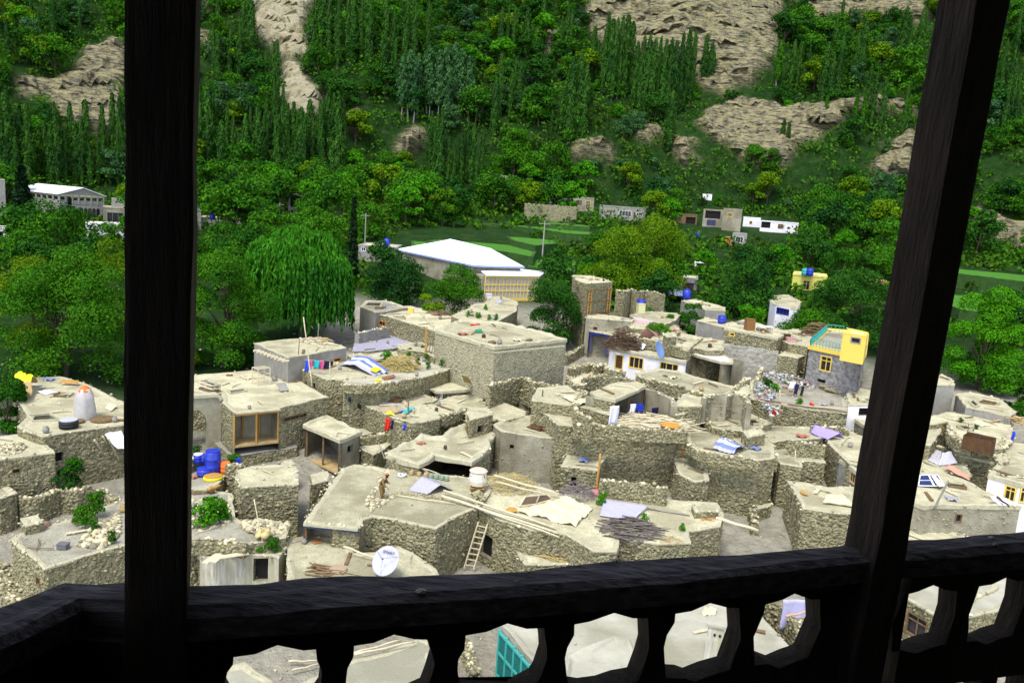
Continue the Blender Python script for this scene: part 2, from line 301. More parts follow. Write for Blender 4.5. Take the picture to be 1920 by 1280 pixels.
# ------------------------------------------------------------------ houses
def wj(p, a, s=.9): return a * float(wob(np.float64(p.x * 1.0 + p.z * .7), np.float64(p.y + p.z * .4), s))
def solve_z(P, h):
    cx = sum(p[0] for p in P) / len(P); cy = sum(p[1] for p in P) / len(P)
    return hit((cx, cy), h).z
class House: pass
def area2(W_): return sum(W_[i].x * W_[(i + 1) % len(W_)].y - W_[(i + 1) % len(W_)].x * W_[i].y for i in range(len(W_)))
def house(label, P, h=3.0, zr=None, wall=None, roof=None, rim=.07, rimw=.34, estones=.6, wstones=None, openp=(), holes=(), op=(), base=None, name='mud_house', cat='house', group=None,
          debris=.25, over=0.0, edge=None, slab=False, rimmat=None, batter=.0, flat=False, wob_=.04, stm=None):
    wall = wall or M_WALL; roof = roof or M_ROOF; H = House()
    z = solve_z(P, h) if zr is None else zr
    Wd = [onz(p, z) for p in P]
    if area2(Wd) < 0: Wd.reverse()
    H.z = z; H.poly = Wd; n = len(Wd); c = sum(Wd, Vector()) / n; H.c = c; H.d = math.hypot(c.x, c.y)
    bz = base if base is not None else min([Tp(w.x, w.y) for w in Wd] + [Tp(c.x, c.y)]) - .6
    bz = min(bz, z - .3)
    H.base = bz
    root = empty(name, (c.x, c.y, bz), label, cat, group); H.root = root
    # subdivided, slightly wandering outline
    out = []; eid = []
    for i in range(n):
        a, b = Wd[i], Wd[(i + 1) % n]; L = (b - a).length; k = max(1, int(L / .8)); nn = Vector(((b - a).y, -(b - a).x, 0)).normalized()
        for j in range(k):
            p = a + (b - a) * (j / k)
            if 0 < j and not flat: p = p + nn * (wj(p, wob_) + random.uniform(-.05, .05))
            out.append(p); eid.append(i)
    # roof sheet with holes
    hol = []
    for hp in holes:
        hw = [onz(q, z) for q in hp[0]]; hol.append((hw, hp[1] if len(hp) > 1 else 1.6))
    polys = [out] + [hw for hw, _ in hol]
    tri = tessellate_polygon(polys); allv = [v for pl in polys for v in pl]
    bm = bmesh.new(); bv = [bm.verts.new(v) for v in allv]
    for t in tri:
        try: bm.faces.new([bv[i] for i in t])
        except ValueError: pass
    bmesh.ops.recalc_face_normals(bm, faces=bm.faces)
    for _ in range(3 if H.d < 75 else 2):
        ed = [e for e in bm.edges if e.calc_length() > 1.3]
        if not ed: break
        bmesh.ops.subdivide_edges(bm, edges=ed, cuts=1); bmesh.ops.triangulate(bm, faces=bm.faces)
    for f in bm.faces:
        if f.normal.z < 0: f.normal_flip()
    off = Vector((c.x, c.y, bz))
    if not flat:
        for v in bm.verts: v.co.z += wj(v.co, .07, 1.7) + wj(v.co, .025, .5)
    for v in bm.verts: v.co -= off
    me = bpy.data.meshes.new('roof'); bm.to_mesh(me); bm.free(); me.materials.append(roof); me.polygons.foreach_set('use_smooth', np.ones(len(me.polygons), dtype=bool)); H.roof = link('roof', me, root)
    # openings on walls
    edges = [(Wd[i], Wd[(i + 1) % n]) for i in range(n)]
    skip = set(); 
    def wallhit(p, zmax=z + .2):
        best = None
        for i, (a, b) in enumerate(edges):
            nn = Vector(((b - a).y, -(b - a).x, 0)).normalized(); d = ray(p)
            if d.dot(nn) >= 0: continue
            q = onvert(p, a, nn); u = (q - a).dot((b - a).normalized()); L = (b - a).length
            if q.z > zmax: continue
            dist = (q - CAM).length
            pen = 0 if -.3 < u < L + .3 else 1000 + min(abs(u), abs(u - L))
            if best is None or dist + pen < best[0]: best = (dist + pen, i, q, u)
        return best
    H.wallhit = wallhit
    for p in openp: skip.add(wallhit(p, 1e9)[1])
    ops = {}
    for o in op:
        k, x0, y0, x1, y1 = o[0], *o[1]; mid = ((x0 + x1) / 2, (y0 + y1) / 2); w = wallhit(mid)
        if w is None: continue
        a, b = edges[w[1]]; t = (b - a).normalized(); nn = Vector((t.y, -t.x, 0))
        u = [(onvert((xx, mid[1]), a, nn) - a).dot(t) for xx in (x0, x1)]; zz = [onvert((mid[0], yy), a, nn).z for yy in (y1, y0)]
        L = (b - a).length; u0, u1 = max(.1, min(u)), min(L - .1, max(u)); z0, z1 = max(zz[0], bz + .1), min(zz[1], z - .15)
        if u1 - u0 < .15 or z1 - z0 < .15: continue
        ops.setdefault(w[1], []).append((k, u0, u1, z0, z1, o[2] if len(o) > 2 else None))
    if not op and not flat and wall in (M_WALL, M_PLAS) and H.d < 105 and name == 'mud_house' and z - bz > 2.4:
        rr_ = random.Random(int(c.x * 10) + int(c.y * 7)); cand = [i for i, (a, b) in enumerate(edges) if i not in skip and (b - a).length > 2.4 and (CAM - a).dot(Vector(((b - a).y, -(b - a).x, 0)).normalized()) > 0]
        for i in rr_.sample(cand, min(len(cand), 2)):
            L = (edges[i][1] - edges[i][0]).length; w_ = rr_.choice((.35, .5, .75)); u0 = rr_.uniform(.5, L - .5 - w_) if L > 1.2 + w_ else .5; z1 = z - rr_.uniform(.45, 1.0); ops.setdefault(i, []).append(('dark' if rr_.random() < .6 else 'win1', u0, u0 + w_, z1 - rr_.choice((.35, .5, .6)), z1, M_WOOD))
    V = []; F = []; C = []; S = []
    ws = wstones if wstones is not None else (1.0 if (H.d < 78 and wall is M_WALL) else 0)
    ztop = z - (.22 if over else 0)
    for i, (a, b) in enumerate(edges):
        if i in skip: continue
        t = (b - a).normalized(); nn = Vector((t.y, -t.x, 0)); L = (b - a).length; ol = ops.get(i, [])
        us = sorted(set([round(x, 3) for x in list(np.linspace(0, L, max(2, int(L / .9) + 1)))] + [round(q, 3) for o in ol for q in o[1:3]]))
        zs = sorted(set([round(x, 3) for x in list(np.linspace(bz, ztop, max(2, int((ztop - bz) / .9) + 1)))] + [round(q, 3) for o in ol for q in o[3:5]]))
        k0 = len(V)
        for zz in zs:
            for uu in us:
                p = a + t * uu; p.z = zz; inset = over
                jt = 0 if flat else wj(p, .05, .8)
                if uu in (us[0], us[-1]): jt = 0
                V.append(p + nn * (jt - inset + batter * (z - zz)))
        nu = len(us)
        for r in range(len(zs) - 1):
            for q in range(nu - 1):
                um, zm = (us[q] + us[q + 1]) / 2, (zs[r] + zs[r + 1]) / 2
                if any(o[1] < um < o[2] and o[3] < zm < o[4] for o in ol): continue
                F.append((k0 + r * nu + q, k0 + r * nu + q + 1, k0 + (r + 1) * nu + q + 1, k0 + (r + 1) * nu + q))
        facing = (CAM - (a + b) / 2).dot(nn) > 0
        if ws and facing:
            A_ = L * (ztop - bz); N_ = int(min(4000, A_ * 30 * ws)); uu = RNG.uniform(.05, L - .05, N_); zz = RNG.uniform(max(bz, z - 6), ztop - .05, N_); sz = np.clip(RNG.lognormal(-2.78, .42, N_), .03, .2)
            ok = np.ones(N_, bool)
            for o in ol: ok &= ~((uu > o[1] - .12) & (uu < o[2] + .12) & (zz > o[3] - .12) & (zz < o[4] + .12))
            uu, zz, sz = uu[ok], zz[ok], sz[ok]; dd = RNG.uniform(-.065, .004, len(uu)) - over + batter * (z - zz)
            C.append(np.stack([a.x + t.x * uu + nn.x * dd, a.y + t.y * uu + nn.y * dd, zz], 1)); S.append(sz)
        for (k, u0, u1, z0, z1, fm) in ol: opening(H, root, a, t, nn, u0, u1, z0, z1, k, fm, over)
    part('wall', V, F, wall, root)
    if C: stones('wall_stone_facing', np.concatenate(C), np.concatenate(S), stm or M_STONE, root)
    # roof holes: shaft walls, floor
    for hw, dep in hol:
        if area2(hw) < 0: hw = hw[::-1]
        mb = MB(); k = len(hw); lo = [v - Vector((0, 0, dep)) for v in hw]
        mb.add(hw + lo, [((i + 1) % k, i, k + i, k + (i + 1) % k) for i in range(k)] + [tuple(range(k, 2 * k))]); mb.build('roof_opening', M_PLAS, root)
        fr = MB()
        for i in range(k): fr.beam(hw[i] + Vector((0, 0, .04)), hw[(i + 1) % k] + Vector((0, 0, .04)), .16, .16)
        fr.build('opening_frame', M_WOOD if random.random() < .4 else M_RIM, root)
    # raised mud rim
    if rim:
        V = []; F = []; m = len(out); lip = .07 if (slab or over or rim > .13) else .02
        prof = [(lip, -.2 if lip > .05 else -.05), (lip, rim * .55), (-.03, rim), (-rimw * .55, rim * .9), (-rimw, rim * .1), (-rimw - .12, -.08)]
        for i in range(m):
            a, b, d_ = out[i - 1], out[i], out[(i + 1) % m]; t1 = (b - a).normalized(); t2 = (d_ - b).normalized(); n1 = Vector((t1.y, -t1.x, 0)); n2 = Vector((t2.y, -t2.x, 0)); nn = (n1 + n2)
            if nn.length < .2: nn = n1.copy()
            nn.normalize(); sc = 1 / max(.5, nn.dot(n1)); j1 = .2 + 1.2 * random.random() if not flat else 1; j2 = random.uniform(-.05, .03) if not flat else 0
            for q, (u, w) in enumerate(prof): V.append(b + nn * (u * sc + (j2 if q < 4 else 0)) + Vector((0, 0, w * (j1 if w > 0 else 1))))
        np_ = len(prof)
        for i in range(m):
            for q in range(np_ - 1): F.append((i * np_ + q, ((i + 1) % m) * np_ + q, ((i + 1) % m) * np_ + q + 1, i * np_ + q + 1))
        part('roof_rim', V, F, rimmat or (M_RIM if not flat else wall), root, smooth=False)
    if slab:
        V = list(out) + [p - Vector((0, 0, .24)) for p in out]; m = len(out)
        part('roof_slab', V, [(i, m + i, m + (i + 1) % m, (i + 1) % m) for i in range(m)] + [tuple(range(m, 2 * m))[::-1]], M_TAN if slab == 1 else slab, root)
    C = []; S = []
    if estones:
        for i in range(len(out)):
            a, b = out[i], out[(i + 1) % len(out)]; L = (b - a).length
            for _ in range(int(L * 3.6 * estones + random.random())):
                p = a.lerp(b, random.random()) + Vector((random.uniform(-.25, .12), random.uniform(-.25, .12), 0)); C.append((p.x, p.y, z + rim * .7 + random.uniform(-.03, .07))); S.append(random.choice((.035, .045, .05, .06, .07, .08, .10, .13)))
        if C: stones('edge_stones', C, S, M_EDGE, root)
    if debris:
        xs = [w.x for w in Wd]; ys = [w.y for w in Wd]; C = []; S = []; N_ = int(abs(area2(Wd)) / 2 * debris)
        for _ in range(min(N_, 160)):
            p = (random.uniform(min(xs), max(xs)), random.uniform(min(ys), max(ys)))
            if inpoly(np.array([p[0]]), np.array([p[1]]), [(w.x, w.y) for w in Wd])[0] and not any(inpoly(np.array([p[0]]), np.array([p[1]]), [(w.x, w.y) for w in hw])[0] for hw, _ in hol):
                C.append((p[0], p[1], z + .04)); S.append(random.choice((.03, .04, .05, .06, .09)))
        if C: stones('roof_pebbles', C, S, M_EDGE, root)
    H.at = lambda p, dz=0.0: onz(p, z + dz)
    return H
def opening(H, root, a, t, nn, u0, u1, z0, z1, kind, fm=None, over=0.0):
    dep = .3; base = a - nn * over
    def P(u, zz, d=0.0): q = base + t * u - nn * d; q.z = zz; return q
    mb = MB(); V = [P(u0, z0), P(u1, z0), P(u1, z1), P(u0, z1), P(u0, z0, dep), P(u1, z0, dep), P(u1, z1, dep), P(u0, z1, dep)]
    mb.add(V, [(0, 1, 5, 4), (1, 2, 6, 5), (2, 3, 7, 6), (3, 0, 4, 7)]); nm = 'doorway' if kind in ('door', 'dark', 'bdoor') else 'window'
    w = mb.build(nm, M_PLAS, root); up = Vector((0, 0, 1)); cx = (u0 + u1) / 2; cz = (z0 + z1) / 2; ww = u1 - u0; hh = z1 - z0
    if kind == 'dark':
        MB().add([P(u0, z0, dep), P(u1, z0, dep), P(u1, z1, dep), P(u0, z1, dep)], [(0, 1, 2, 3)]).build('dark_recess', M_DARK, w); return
    fm = fm or M_TAN; fw = min(.1, ww * .12); fr = MB(); o = .04
    for (uu, zz, sw, sh) in ((u0 + fw / 2, cz, fw, hh), (u1 - fw / 2, cz, fw, hh), (cx, z0 + fw / 2, ww - 2 * fw, fw), (cx, z1 - fw / 2, ww - 2 * fw, fw)): fr.box(P(uu, zz, .03), sw, .14, sh, t, nn, up)
    fr.build('frame', fm, w)
    if kind in ('door', 'bdoor'):
        lf = MB().box(P(cx, cz, .12), ww - 2 * fw, .05, hh - 2 * fw, t, nn, up).build('door_leaf', M_DOOR if kind == 'door' else M_BLUE, w)
        return
    MB().box(P(cx, cz, .14), ww - 2 * fw, .02, hh - 2 * fw, t, nn, up).build('pane', M_PANE, w)
    k = {'win': 2, 'win3': 3, 'win4': 4, 'win1': 1}.get(kind, 2); ml = MB()
    for q in range(1, k): ml.box(P(u0 + ww * q / k, cz, .08), .06, .08, hh - 2 * fw, t, nn, up)
    if kind in ('win',) and hh > .8: ml.box(P(cx, z0 + hh * .68, .075), ww - 2 * fw, .08, .06, t, nn, up)
    if ml.v: ml.build('mullion', fm, w)
# ------------------------------------------------------------------ the fort balcony
FLOOR = EYE - 1.6; RZ = EYE - .65
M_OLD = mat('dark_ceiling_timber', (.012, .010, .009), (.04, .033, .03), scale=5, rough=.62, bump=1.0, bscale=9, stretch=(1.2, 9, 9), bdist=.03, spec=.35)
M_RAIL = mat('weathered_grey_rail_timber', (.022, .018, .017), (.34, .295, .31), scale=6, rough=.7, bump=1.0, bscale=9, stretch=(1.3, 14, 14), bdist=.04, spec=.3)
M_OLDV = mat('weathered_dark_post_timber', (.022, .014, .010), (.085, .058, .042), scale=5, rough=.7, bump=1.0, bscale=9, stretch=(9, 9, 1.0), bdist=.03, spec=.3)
def balcony():
    root = empty('fort_balcony', (0, -.6, FLOOR), 'dark weathered timber balcony of the fort with posts and carved balustrade', 'balcony')
    def rail(name, inn, outp, m=M_RAIL, dep=.05):
        I = [onz(p, RZ) for p in inn]; O = [onz(p, RZ) for p in outp]
        # refine along the length with small knife-cut irregularities
        II, OO = [], []
        for i in range(len(I) - 1):
            L = (I[i + 1] - I[i]).length; k = max(2, int(L / .035))
            for j in range(k + (1 if i == len(I) - 2 else 0)):
                II.append(I[i].lerp(I[i + 1], j / k)); OO.append(O[i].lerp(O[i + 1], j / k))
        V = []; F = []; nl = 9
        for a, b in zip(II, OO):
            w = (b - a); wn = w.normalized()
            ring = []
            for q in range(nl):
                f = q / (nl - 1); p = a + w * f
                crown = .004 * math.sin(math.pi * f) - (.010 if q in (0, nl - 1) else 0)
                gr = .0035 * math.sin(37 * f + 6 * wj(p, 1, .35)) + wj(p, .0025, .05)
                ring.append(p + Vector((0, 0, crown + gr)) + wn * wj(p, .003, .08))
            ring.append(b + Vector((0, 0, -dep))); ring.append(a + Vector((0, 0, -dep)))
            V += ring
        n = nl + 2
        for i in range(len(II) - 1):
            for q in range(n): F.append((i * n + q, i * n + (q + 1) % n, (i + 1) * n + (q + 1) % n, (i + 1) * n + q))
        F.append(tuple(range(n))); F.append(tuple((len(II) - 1) * n + q for q in range(n))[::-1])
        return part(name, V, F, m, root)
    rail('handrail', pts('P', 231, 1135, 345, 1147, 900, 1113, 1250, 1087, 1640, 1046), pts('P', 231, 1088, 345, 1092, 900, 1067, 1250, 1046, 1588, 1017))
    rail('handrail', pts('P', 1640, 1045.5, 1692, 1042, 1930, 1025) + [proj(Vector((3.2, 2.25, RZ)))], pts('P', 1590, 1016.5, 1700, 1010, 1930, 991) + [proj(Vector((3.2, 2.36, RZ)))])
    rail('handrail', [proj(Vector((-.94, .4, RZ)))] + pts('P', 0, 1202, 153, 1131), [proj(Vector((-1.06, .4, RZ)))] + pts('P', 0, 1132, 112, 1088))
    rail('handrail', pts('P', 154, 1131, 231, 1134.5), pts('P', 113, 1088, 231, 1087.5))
    # posts: two corners of the inner face at rail level, real square timbers up to the ceiling and down to the floor
    def post(name, pa, pb, depth, lean=(0, 0), top=EYE + .95, bot=FLOOR, square=False):
        a = onz(pa, RZ); b = onz(pb, RZ); t = (b - a)
        if square: v = ray(pb); v = Vector((v.x, v.y, 0)).normalized(); v = Matrix.Rotation(-.06, 3, 'Z') @ v; t = Vector((v.y, -v.x, 0)) * (t.dot(Vector((v.y, -v.x, 0))))
        b = a + t; w = t.length; t.normalize(); nn = Vector((-t.y, t.x, 0))
        mb = MB(); k = 26; V = []; F = []
        for i in range(k):
            z = bot + (top - bot) * i / (k - 1); o = Vector((lean[0], lean[1], 0)) * (z - RZ); c = (a + b) / 2 + nn * depth / 2 + o; c.z = z
            for (x, y) in ((-1, -1), (-.86, -1.02), (.86, -1.02), (1, -1), (1.02, -.86), (1.02, .86), (1, 1), (-1, 1), (-1.02, .86), (-1.02, -.86)):
                p = c + t * (x * w / 2) + nn * (y * depth / 2); V.append(p + t * wj(p, .0035, .09) + nn * wj(p + Vector((3, 1, 0)), .003, .11))
        n = 10
        for i in range(k - 1):
            for q in range(n): F.append((i * n + q, i * n + (q + 1) % n, (i + 1) * n + (q + 1) % n, (i + 1) * n + q))
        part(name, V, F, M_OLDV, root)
    post('post', (231, 1160), (346, 1164), .10, (.018, 0), square=True)
    c_ = onz((150, 1140), RZ); MB().box((c_.x, c_.y + .05, (RZ - .052 + FLOOR) / 2), .16, .10, RZ - .052 - FLOOR).build('corner_post', M_OLDV, root)
    post('post', (1641, 1052), (1697, 1044), .082, (.024, 0))
    # carved balustrade: apron, balusters, bottom rail all lie in the vertical plane under the inner rail edge
    def board(name, Q, o, nn, th):
        poly = [Vector(q) for q in Q]; n = len(poly); tri = tessellate_polygon([poly]); back = [p + nn * th for p in poly]
        F = [tuple(t) for t in tri] + [tuple(i + n for i in t)[::-1] for t in tri] + [(i, (i + 1) % n, n + (i + 1) % n, n + i) for i in range(n)]
        return part(name, poly + back, F, M_OLDV, root)
    def panel(a_px, b_px, holes, low, th=.05, ends=(None, None)):
        a = onz(a_px, RZ); b = onz(b_px, RZ); t = (b - a).normalized(); nn = Vector((-t.y, t.x, 0)); o = a + nn * .035
        pv = lambda p: onvert(p, o, nn)
        topz = RZ - .049
        tl = []  # apron lower outline
        L0 = pv(ends[0]); R0 = pv(ends[1])
        for hl in holes: tl += [pv(p) for p in hl['top']]
        A = [Vector((L0.x, L0.y, topz)), Vector((L0.x, L0.y, tl[0].z))] + tl + [Vector((R0.x, R0.y, tl[-1].z)), Vector((R0.x, R0.y, topz))]
        board('apron', A, o, nn, th)
        # balusters between neighbouring holes
        k = len(holes)
        for i in range(k + 1):
            L = [pv(p) for p in holes[i - 1]['right']] if i > 0 else [Vector((L0.x, L0.y, tl[0].z)), Vector((L0.x, L0.y, pv(holes[0]['left'][-1]).z))]
            R = [pv(p) for p in holes[i]['left']] if i < k else [Vector((R0.x, R0.y, tl[-1].z)), Vector((R0.x, R0.y, pv(holes[-1]['right'][-1]).z))]
            board('baluster', L + R[::-1], o, nn, th)
        bl = []
        for hl in holes: bl += [pv(p) for p in hl['bot']]
        Bz = min(p.z for p in bl) - low
        Bp = [Vector((L0.x, L0.y, bl[0].z))] + bl + [Vector((R0.x, R0.y, bl[-1].z)), Vector((R0.x, R0.y, Bz)), Vector((L0.x, L0.y, Bz))]
        board('bottom_rail', Bp, o, nn, th)
        return o, t, nn, Bz, L0, R0
    hs = [dict(top=pts('m',120,420,250,402,385,348,540,380,615,373), right=pts('m',615,373,622,440,652,505,648,576,640,640,600,700), left=pts('m',120,420,118,465,85,510,66,576,70,650,110,720), bot=pts('m',110,720,230,760,340,775,470,750,600,700)),
          dict(top=pts('m',845,352,960,335,1085,285,1205,312,1290,315), right=pts('m',1290,315,1312,400,1330,460,1300,560,1270,640), left=pts('m',845,352,840,420,805,490,795,576,815,690), bot=pts('m',815,690,930,715,1045,730,1160,690,1270,640)),
          dict(top=pts('m',1515,290,1640,268,1765,218,1880,250,1990,245), right=pts('n',60,290,75,400,78,460,45,560,20,600), left=pts('m',1515,290,1508,370,1470,435,1466,500,1480,600,1500,650), bot=pts('n',-50,672,-30,668,-5,640,20,600)[:1] + pts('m',1600,668,1720,690,1840,630) + pts('n',20,600)),
          dict(top=pts('n',232,270,320,253,455,205,560,235,645,235), right=pts('n',645,235,652,400,630,480,588,592), left=pts('n',232,270,230,330,192,400,178,460,186,540,200,640), bot=pts('n',200,640,300,655,405,640,490,610,588,592)),
          dict(top=pts('n',800,210,890,195,995,150,1095,176,1158,178), right=pts('n',1158,178,1168,350,1105,525), left=pts('n',800,210,795,260,752,330,735,400,745,570), bot=pts('n',745,570,860,575,908,592,1000,555,1105,525)),
          dict(top=pts('n',1305,160,1405,130,1470,97,1560,130,1612,128), right=pts('n',1612,128,1618,290,1545,455), left=pts('n',1305,160,1298,205,1240,340,1245,500), bot=pts('n',1245,500,1320,492,1385,517,1470,480,1545,455))]
    panel((345, 1147), (1640, 1046), hs, .14, ends=((346, 1250), (1650, 1180)))
    h2 = [dict(top=pts('o',380,615,480,595,600,546,700,582,778,590), right=pts('o',778,590,765,760,695,985), left=pts('o',380,615,345,740,290,835,295,960,285,1045), bot=pts('o',285,1045,370,1035,470,1057,580,1015,695,985)),
          dict(top=pts('o',945,555,1040,540,1145,490,1230,515,1300,505), right=pts('o',1300,505,1275,700,1195,920), left=pts('o',945,555,905,670,868,770,865,880,850,968), bot=pts('o',850,968,930,962,1000,992,1090,950,1195,920)),
          dict(top=pts('o',1480,470,1560,455,1660,415,1750,435,1820,425), right=pts('o',1820,425,1800,620,1720,830), left=pts('o',1480,470,1440,590,1400,690,1395,800,1385,890), bot=pts('o',1385,890,1450,880,1520,905,1620,860,1720,830))]
    o, t, nn, Bz, L0, R0 = panel((1692, 1042), (1930, 1025), h2, .085, ends=((1690, 1200), (2120, 1200)))
    # plain square lower lights of the right panel: stiles and a bottom sill
    for q in range(6):
        p = L0 + (R0 - L0) * ((q + .12) / 5.4); mb = MB(); mb.box(Vector((p.x, p.y, (Bz + FLOOR) / 2)) + nn * .024, .045, .046, Bz - FLOOR, t, nn); mb.build('stile', M_OLDV, root)
    # solid boarding left of the post and in the return bay
    for (pa, pb) in ((proj(Vector((-.94, .4, RZ))), (0, 1202)), ((0, 1202), (153, 1131)), ((154, 1131), (231, 1134.5)), ((232, 1140), (346, 1147))):
        a = onz(pa, RZ); b = onz(pb, RZ); t = (b - a); L = t.length; t.normalize(); nn = Vector((-t.y, t.x, 0)); k = max(1, int(L / .13))
        for q in range(k):
            c = a + t * (L * (q + .5) / k) + nn * (.05 + random.uniform(0, .006)); c.z = (RZ - .052 + FLOOR) / 2
            MB().box(c, L / k - .004, .03, RZ - .052 - FLOOR, t, nn).build('board', M_OLDV, root)
    # small pale droppings / nail heads on the rail
    for p, s in (((790, 1109), .010), ((987, 1074), .008), ((970, 1092), .006), ((1154, 1052), .008), ((1858, 1009), .009), ((1865, 1022), .006)):
        c = onz(p, RZ + .004); mb = MB(); mb.lathe(c, [(s, 0), (s * .9, .003), (s * .4, .005)], 8, .55); mb.build('pale_fleck', M_LIME, root)
    # room: floor planks, ceiling boards and beams, back wall
    for q in range(14):
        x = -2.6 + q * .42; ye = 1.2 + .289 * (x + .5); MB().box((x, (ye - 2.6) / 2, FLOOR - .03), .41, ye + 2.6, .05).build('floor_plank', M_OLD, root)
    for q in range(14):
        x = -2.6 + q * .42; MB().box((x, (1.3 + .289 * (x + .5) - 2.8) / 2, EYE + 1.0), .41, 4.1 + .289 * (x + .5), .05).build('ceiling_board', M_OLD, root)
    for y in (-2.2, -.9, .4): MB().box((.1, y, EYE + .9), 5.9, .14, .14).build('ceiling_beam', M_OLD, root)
    MB().box((.1, -2.75, EYE - .3), 6.2, .25, 2.7).build('back_wall', M_PLAS, root)
    MB().box((-1.12, -1.15, EYE - .3), .3, 3.1, 2.7).build('side_wall', M_PLAS, root)
    for (A_, B_) in ((Vector((1.75, 1.82, 0)), Vector((3.15, 2.25, 0))),):
        t_ = (B_ - A_).normalized(); n_ = Vector((-t_.y, t_.x, 0))
        for q in range(11): c_ = A_.lerp(B_, (q + .5) / 11) + n_ * .06; MB().box((c_.x, c_.y, (RZ - .052 + FLOOR) / 2), 1.46 / 11 - .004, .03, RZ - .052 - FLOOR, t_, n_).build('board', M_OLDV, root)
    for x in (3.3,): MB().box((x, -.2, EYE - .3), .2, 5.2, 2.7).build('side_wall', M_PLAS, root)
    f = empty('fort_tower', (0, -6, 0), 'tall stone fort tower carrying the balcony', 'tower')
    MB().box((0, -6.2, 11), 16, 10.4, 22.2).build('wall', M_WALL, f)
    MB().box((0, -6.9, 24.4), 14, 8, 4.2).build('upper_wall', M_PLAS, f)
    for x in (-2.2, -.8, .6, 2.0): MB().beam((x, -1.2, FLOOR - .22), (x, 1.2 + .289 * (x + .5), FLOOR - .22), .16, .2).build('bracket_beam', M_OLD, f)
balcony()
# ------------------------------------------------------------------ village, house by house (outlines read off the photograph, heights from the slope)
def wallseg(label, P, h, w=.45, ht=1.2, m=None, name='stone_wall', cat='wall', zs=None, stone=1.0, cap=1.0, group=None, base=None):
    """free-standing rubble wall along a px polyline of its TOP edge; h = height of the top above the ground"""
    Wp = []
    for i, p in enumerate(P):
        z = zs if zs is not None else None
        Wp.append(onz(p, zs) if zs is not None else hit(p, h))
    pl = []
    for i in range(len(Wp) - 1):
        L = (Wp[i + 1] - Wp[i]).length; k = max(1, int(L / .6))
        for j in range(k + (1 if i == len(Wp) - 2 else 0)): pl.append(Wp[i].lerp(Wp[i + 1], j / k))
    c = sum(pl, Vector()) / len(pl); gz = min(Tp(p.x, p.y) for p in pl) - .4
    root = empty(name, (c.x, c.y, gz), label, cat, group); V = []; F = []; C = []; S = []; CC = []; CS = []
    for i, p in enumerate(pl):
        a, b = pl[max(i - 1, 0)], pl[min(i + 1, len(pl) - 1)]; t = b - a; t.z = 0; t.normalize(); nn = Vector((t.y, -t.x, 0)); ww = w * random.uniform(.85, 1.15) / 2; zt = p.z + random.uniform(-.1, .05)
        bz = (p.z - ht) if base is None else base; bz = min(bz, Tp(p.x, p.y) - .3) if base is None and zs is None else bz
        for (o, zz) in ((-ww * 1.15, bz), (-ww, zt), (ww, zt), (ww * 1.15, bz)): q = p + nn * o; V.append((q.x, q.y, zz))
        d = math.hypot(p.x, p.y)
        if i < len(pl) - 1:
            L = (pl[i + 1] - p).length
            if stone and d < 90:
                for sd in (-1, 1):
                    if (CAM - p).dot(nn) * sd < 0: continue
                    for _ in range(int(L * min(zt - bz, 2.6) * 17 * stone)):
                        q = p.lerp(pl[i + 1], random.random()) + nn * (sd * (ww - random.uniform(-.01, .06))); C.append((q.x, q.y, random.uniform(max(bz, zt - 2.6), zt))); S.append(random.uniform(.07, .17))
            for _ in range(int(L * 5 * cap + random.random())):
                q = p.lerp(pl[i + 1], random.random()) + nn * random.uniform(-ww, ww); CC.append((q.x, q.y, zt + random.uniform(-.05, .1))); CS.append(random.choice((.08, .1, .12, .15, .19)))
    for i in range(len(pl) - 1):
        for q in range(3): F.append((i * 4 + q, i * 4 + q + 1, (i + 1) * 4 + q + 1, (i + 1) * 4 + q))
    F += [(0, 1, 2, 3), tuple(4 * (len(pl) - 1) + q for q in (3, 2, 1, 0))]
    part('wall_core', V, F, m or M_WALL, root)
    if C: stones('wall_stone_facing', C, S, M_STONE, root)
    if CC: stones('cap_stones', CC, CS, M_EDGE, root)
    return root
def veranda(H, pa, pb, depth, npost, m=None, floor=None, height=2.2, posts=True, back=None, pr=.06, inset=.12):
    m = m or M_TAN; a = H.at(pa); b = H.at(pb); t = (b - a).normalized(); nn = Vector((t.y, -t.x, 0))
    if (CAM - a).dot(nn) < 0: nn = -nn
    zf = H.z - height - .15
    r = H.root
    if posts:
        for q in range(npost):
            p = a + (b - a) * (q / max(1, npost - 1)) - nn * inset; MB().beam((p.x, p.y, zf), (p.x, p.y, H.z - .2), pr * 2, pr * 2).build('post', m, r)
        p, q = a - nn * inset, b - nn * inset; MB().beam((p.x, p.y, H.z - .2), (q.x, q.y, H.z - .2), .14, .16).build('lintel_beam', m, r)
    V = [a - nn * .0, b - nn * .0, b - nn * depth, a - nn * depth]; V = [Vector((v.x, v.y, zf)) for v in V]
    if floor: part('veranda_floor', V + [v - Vector((0, 0, .15)) for v in V], [(0, 1, 2, 3), (0, 4, 5, 1), (1, 5, 6, 2), (3, 2, 6, 7), (0, 3, 7, 4)], floor, r)
    if back is not False:
        V = [a - nn * .05, a - nn * depth, b - nn * depth, b - nn * .05]; lo = [Vector((v.x, v.y, zf - .1)) for v in V]; hi = [Vector((v.x, v.y, H.z - .1)) for v in V]
        part('back_wall', lo + hi, [(0, 1, 5, 4), (1, 2, 6, 5), (2, 3, 7, 6)], back or M_PLAS, r)
    return a, b, t, nn, zf
HS = {}
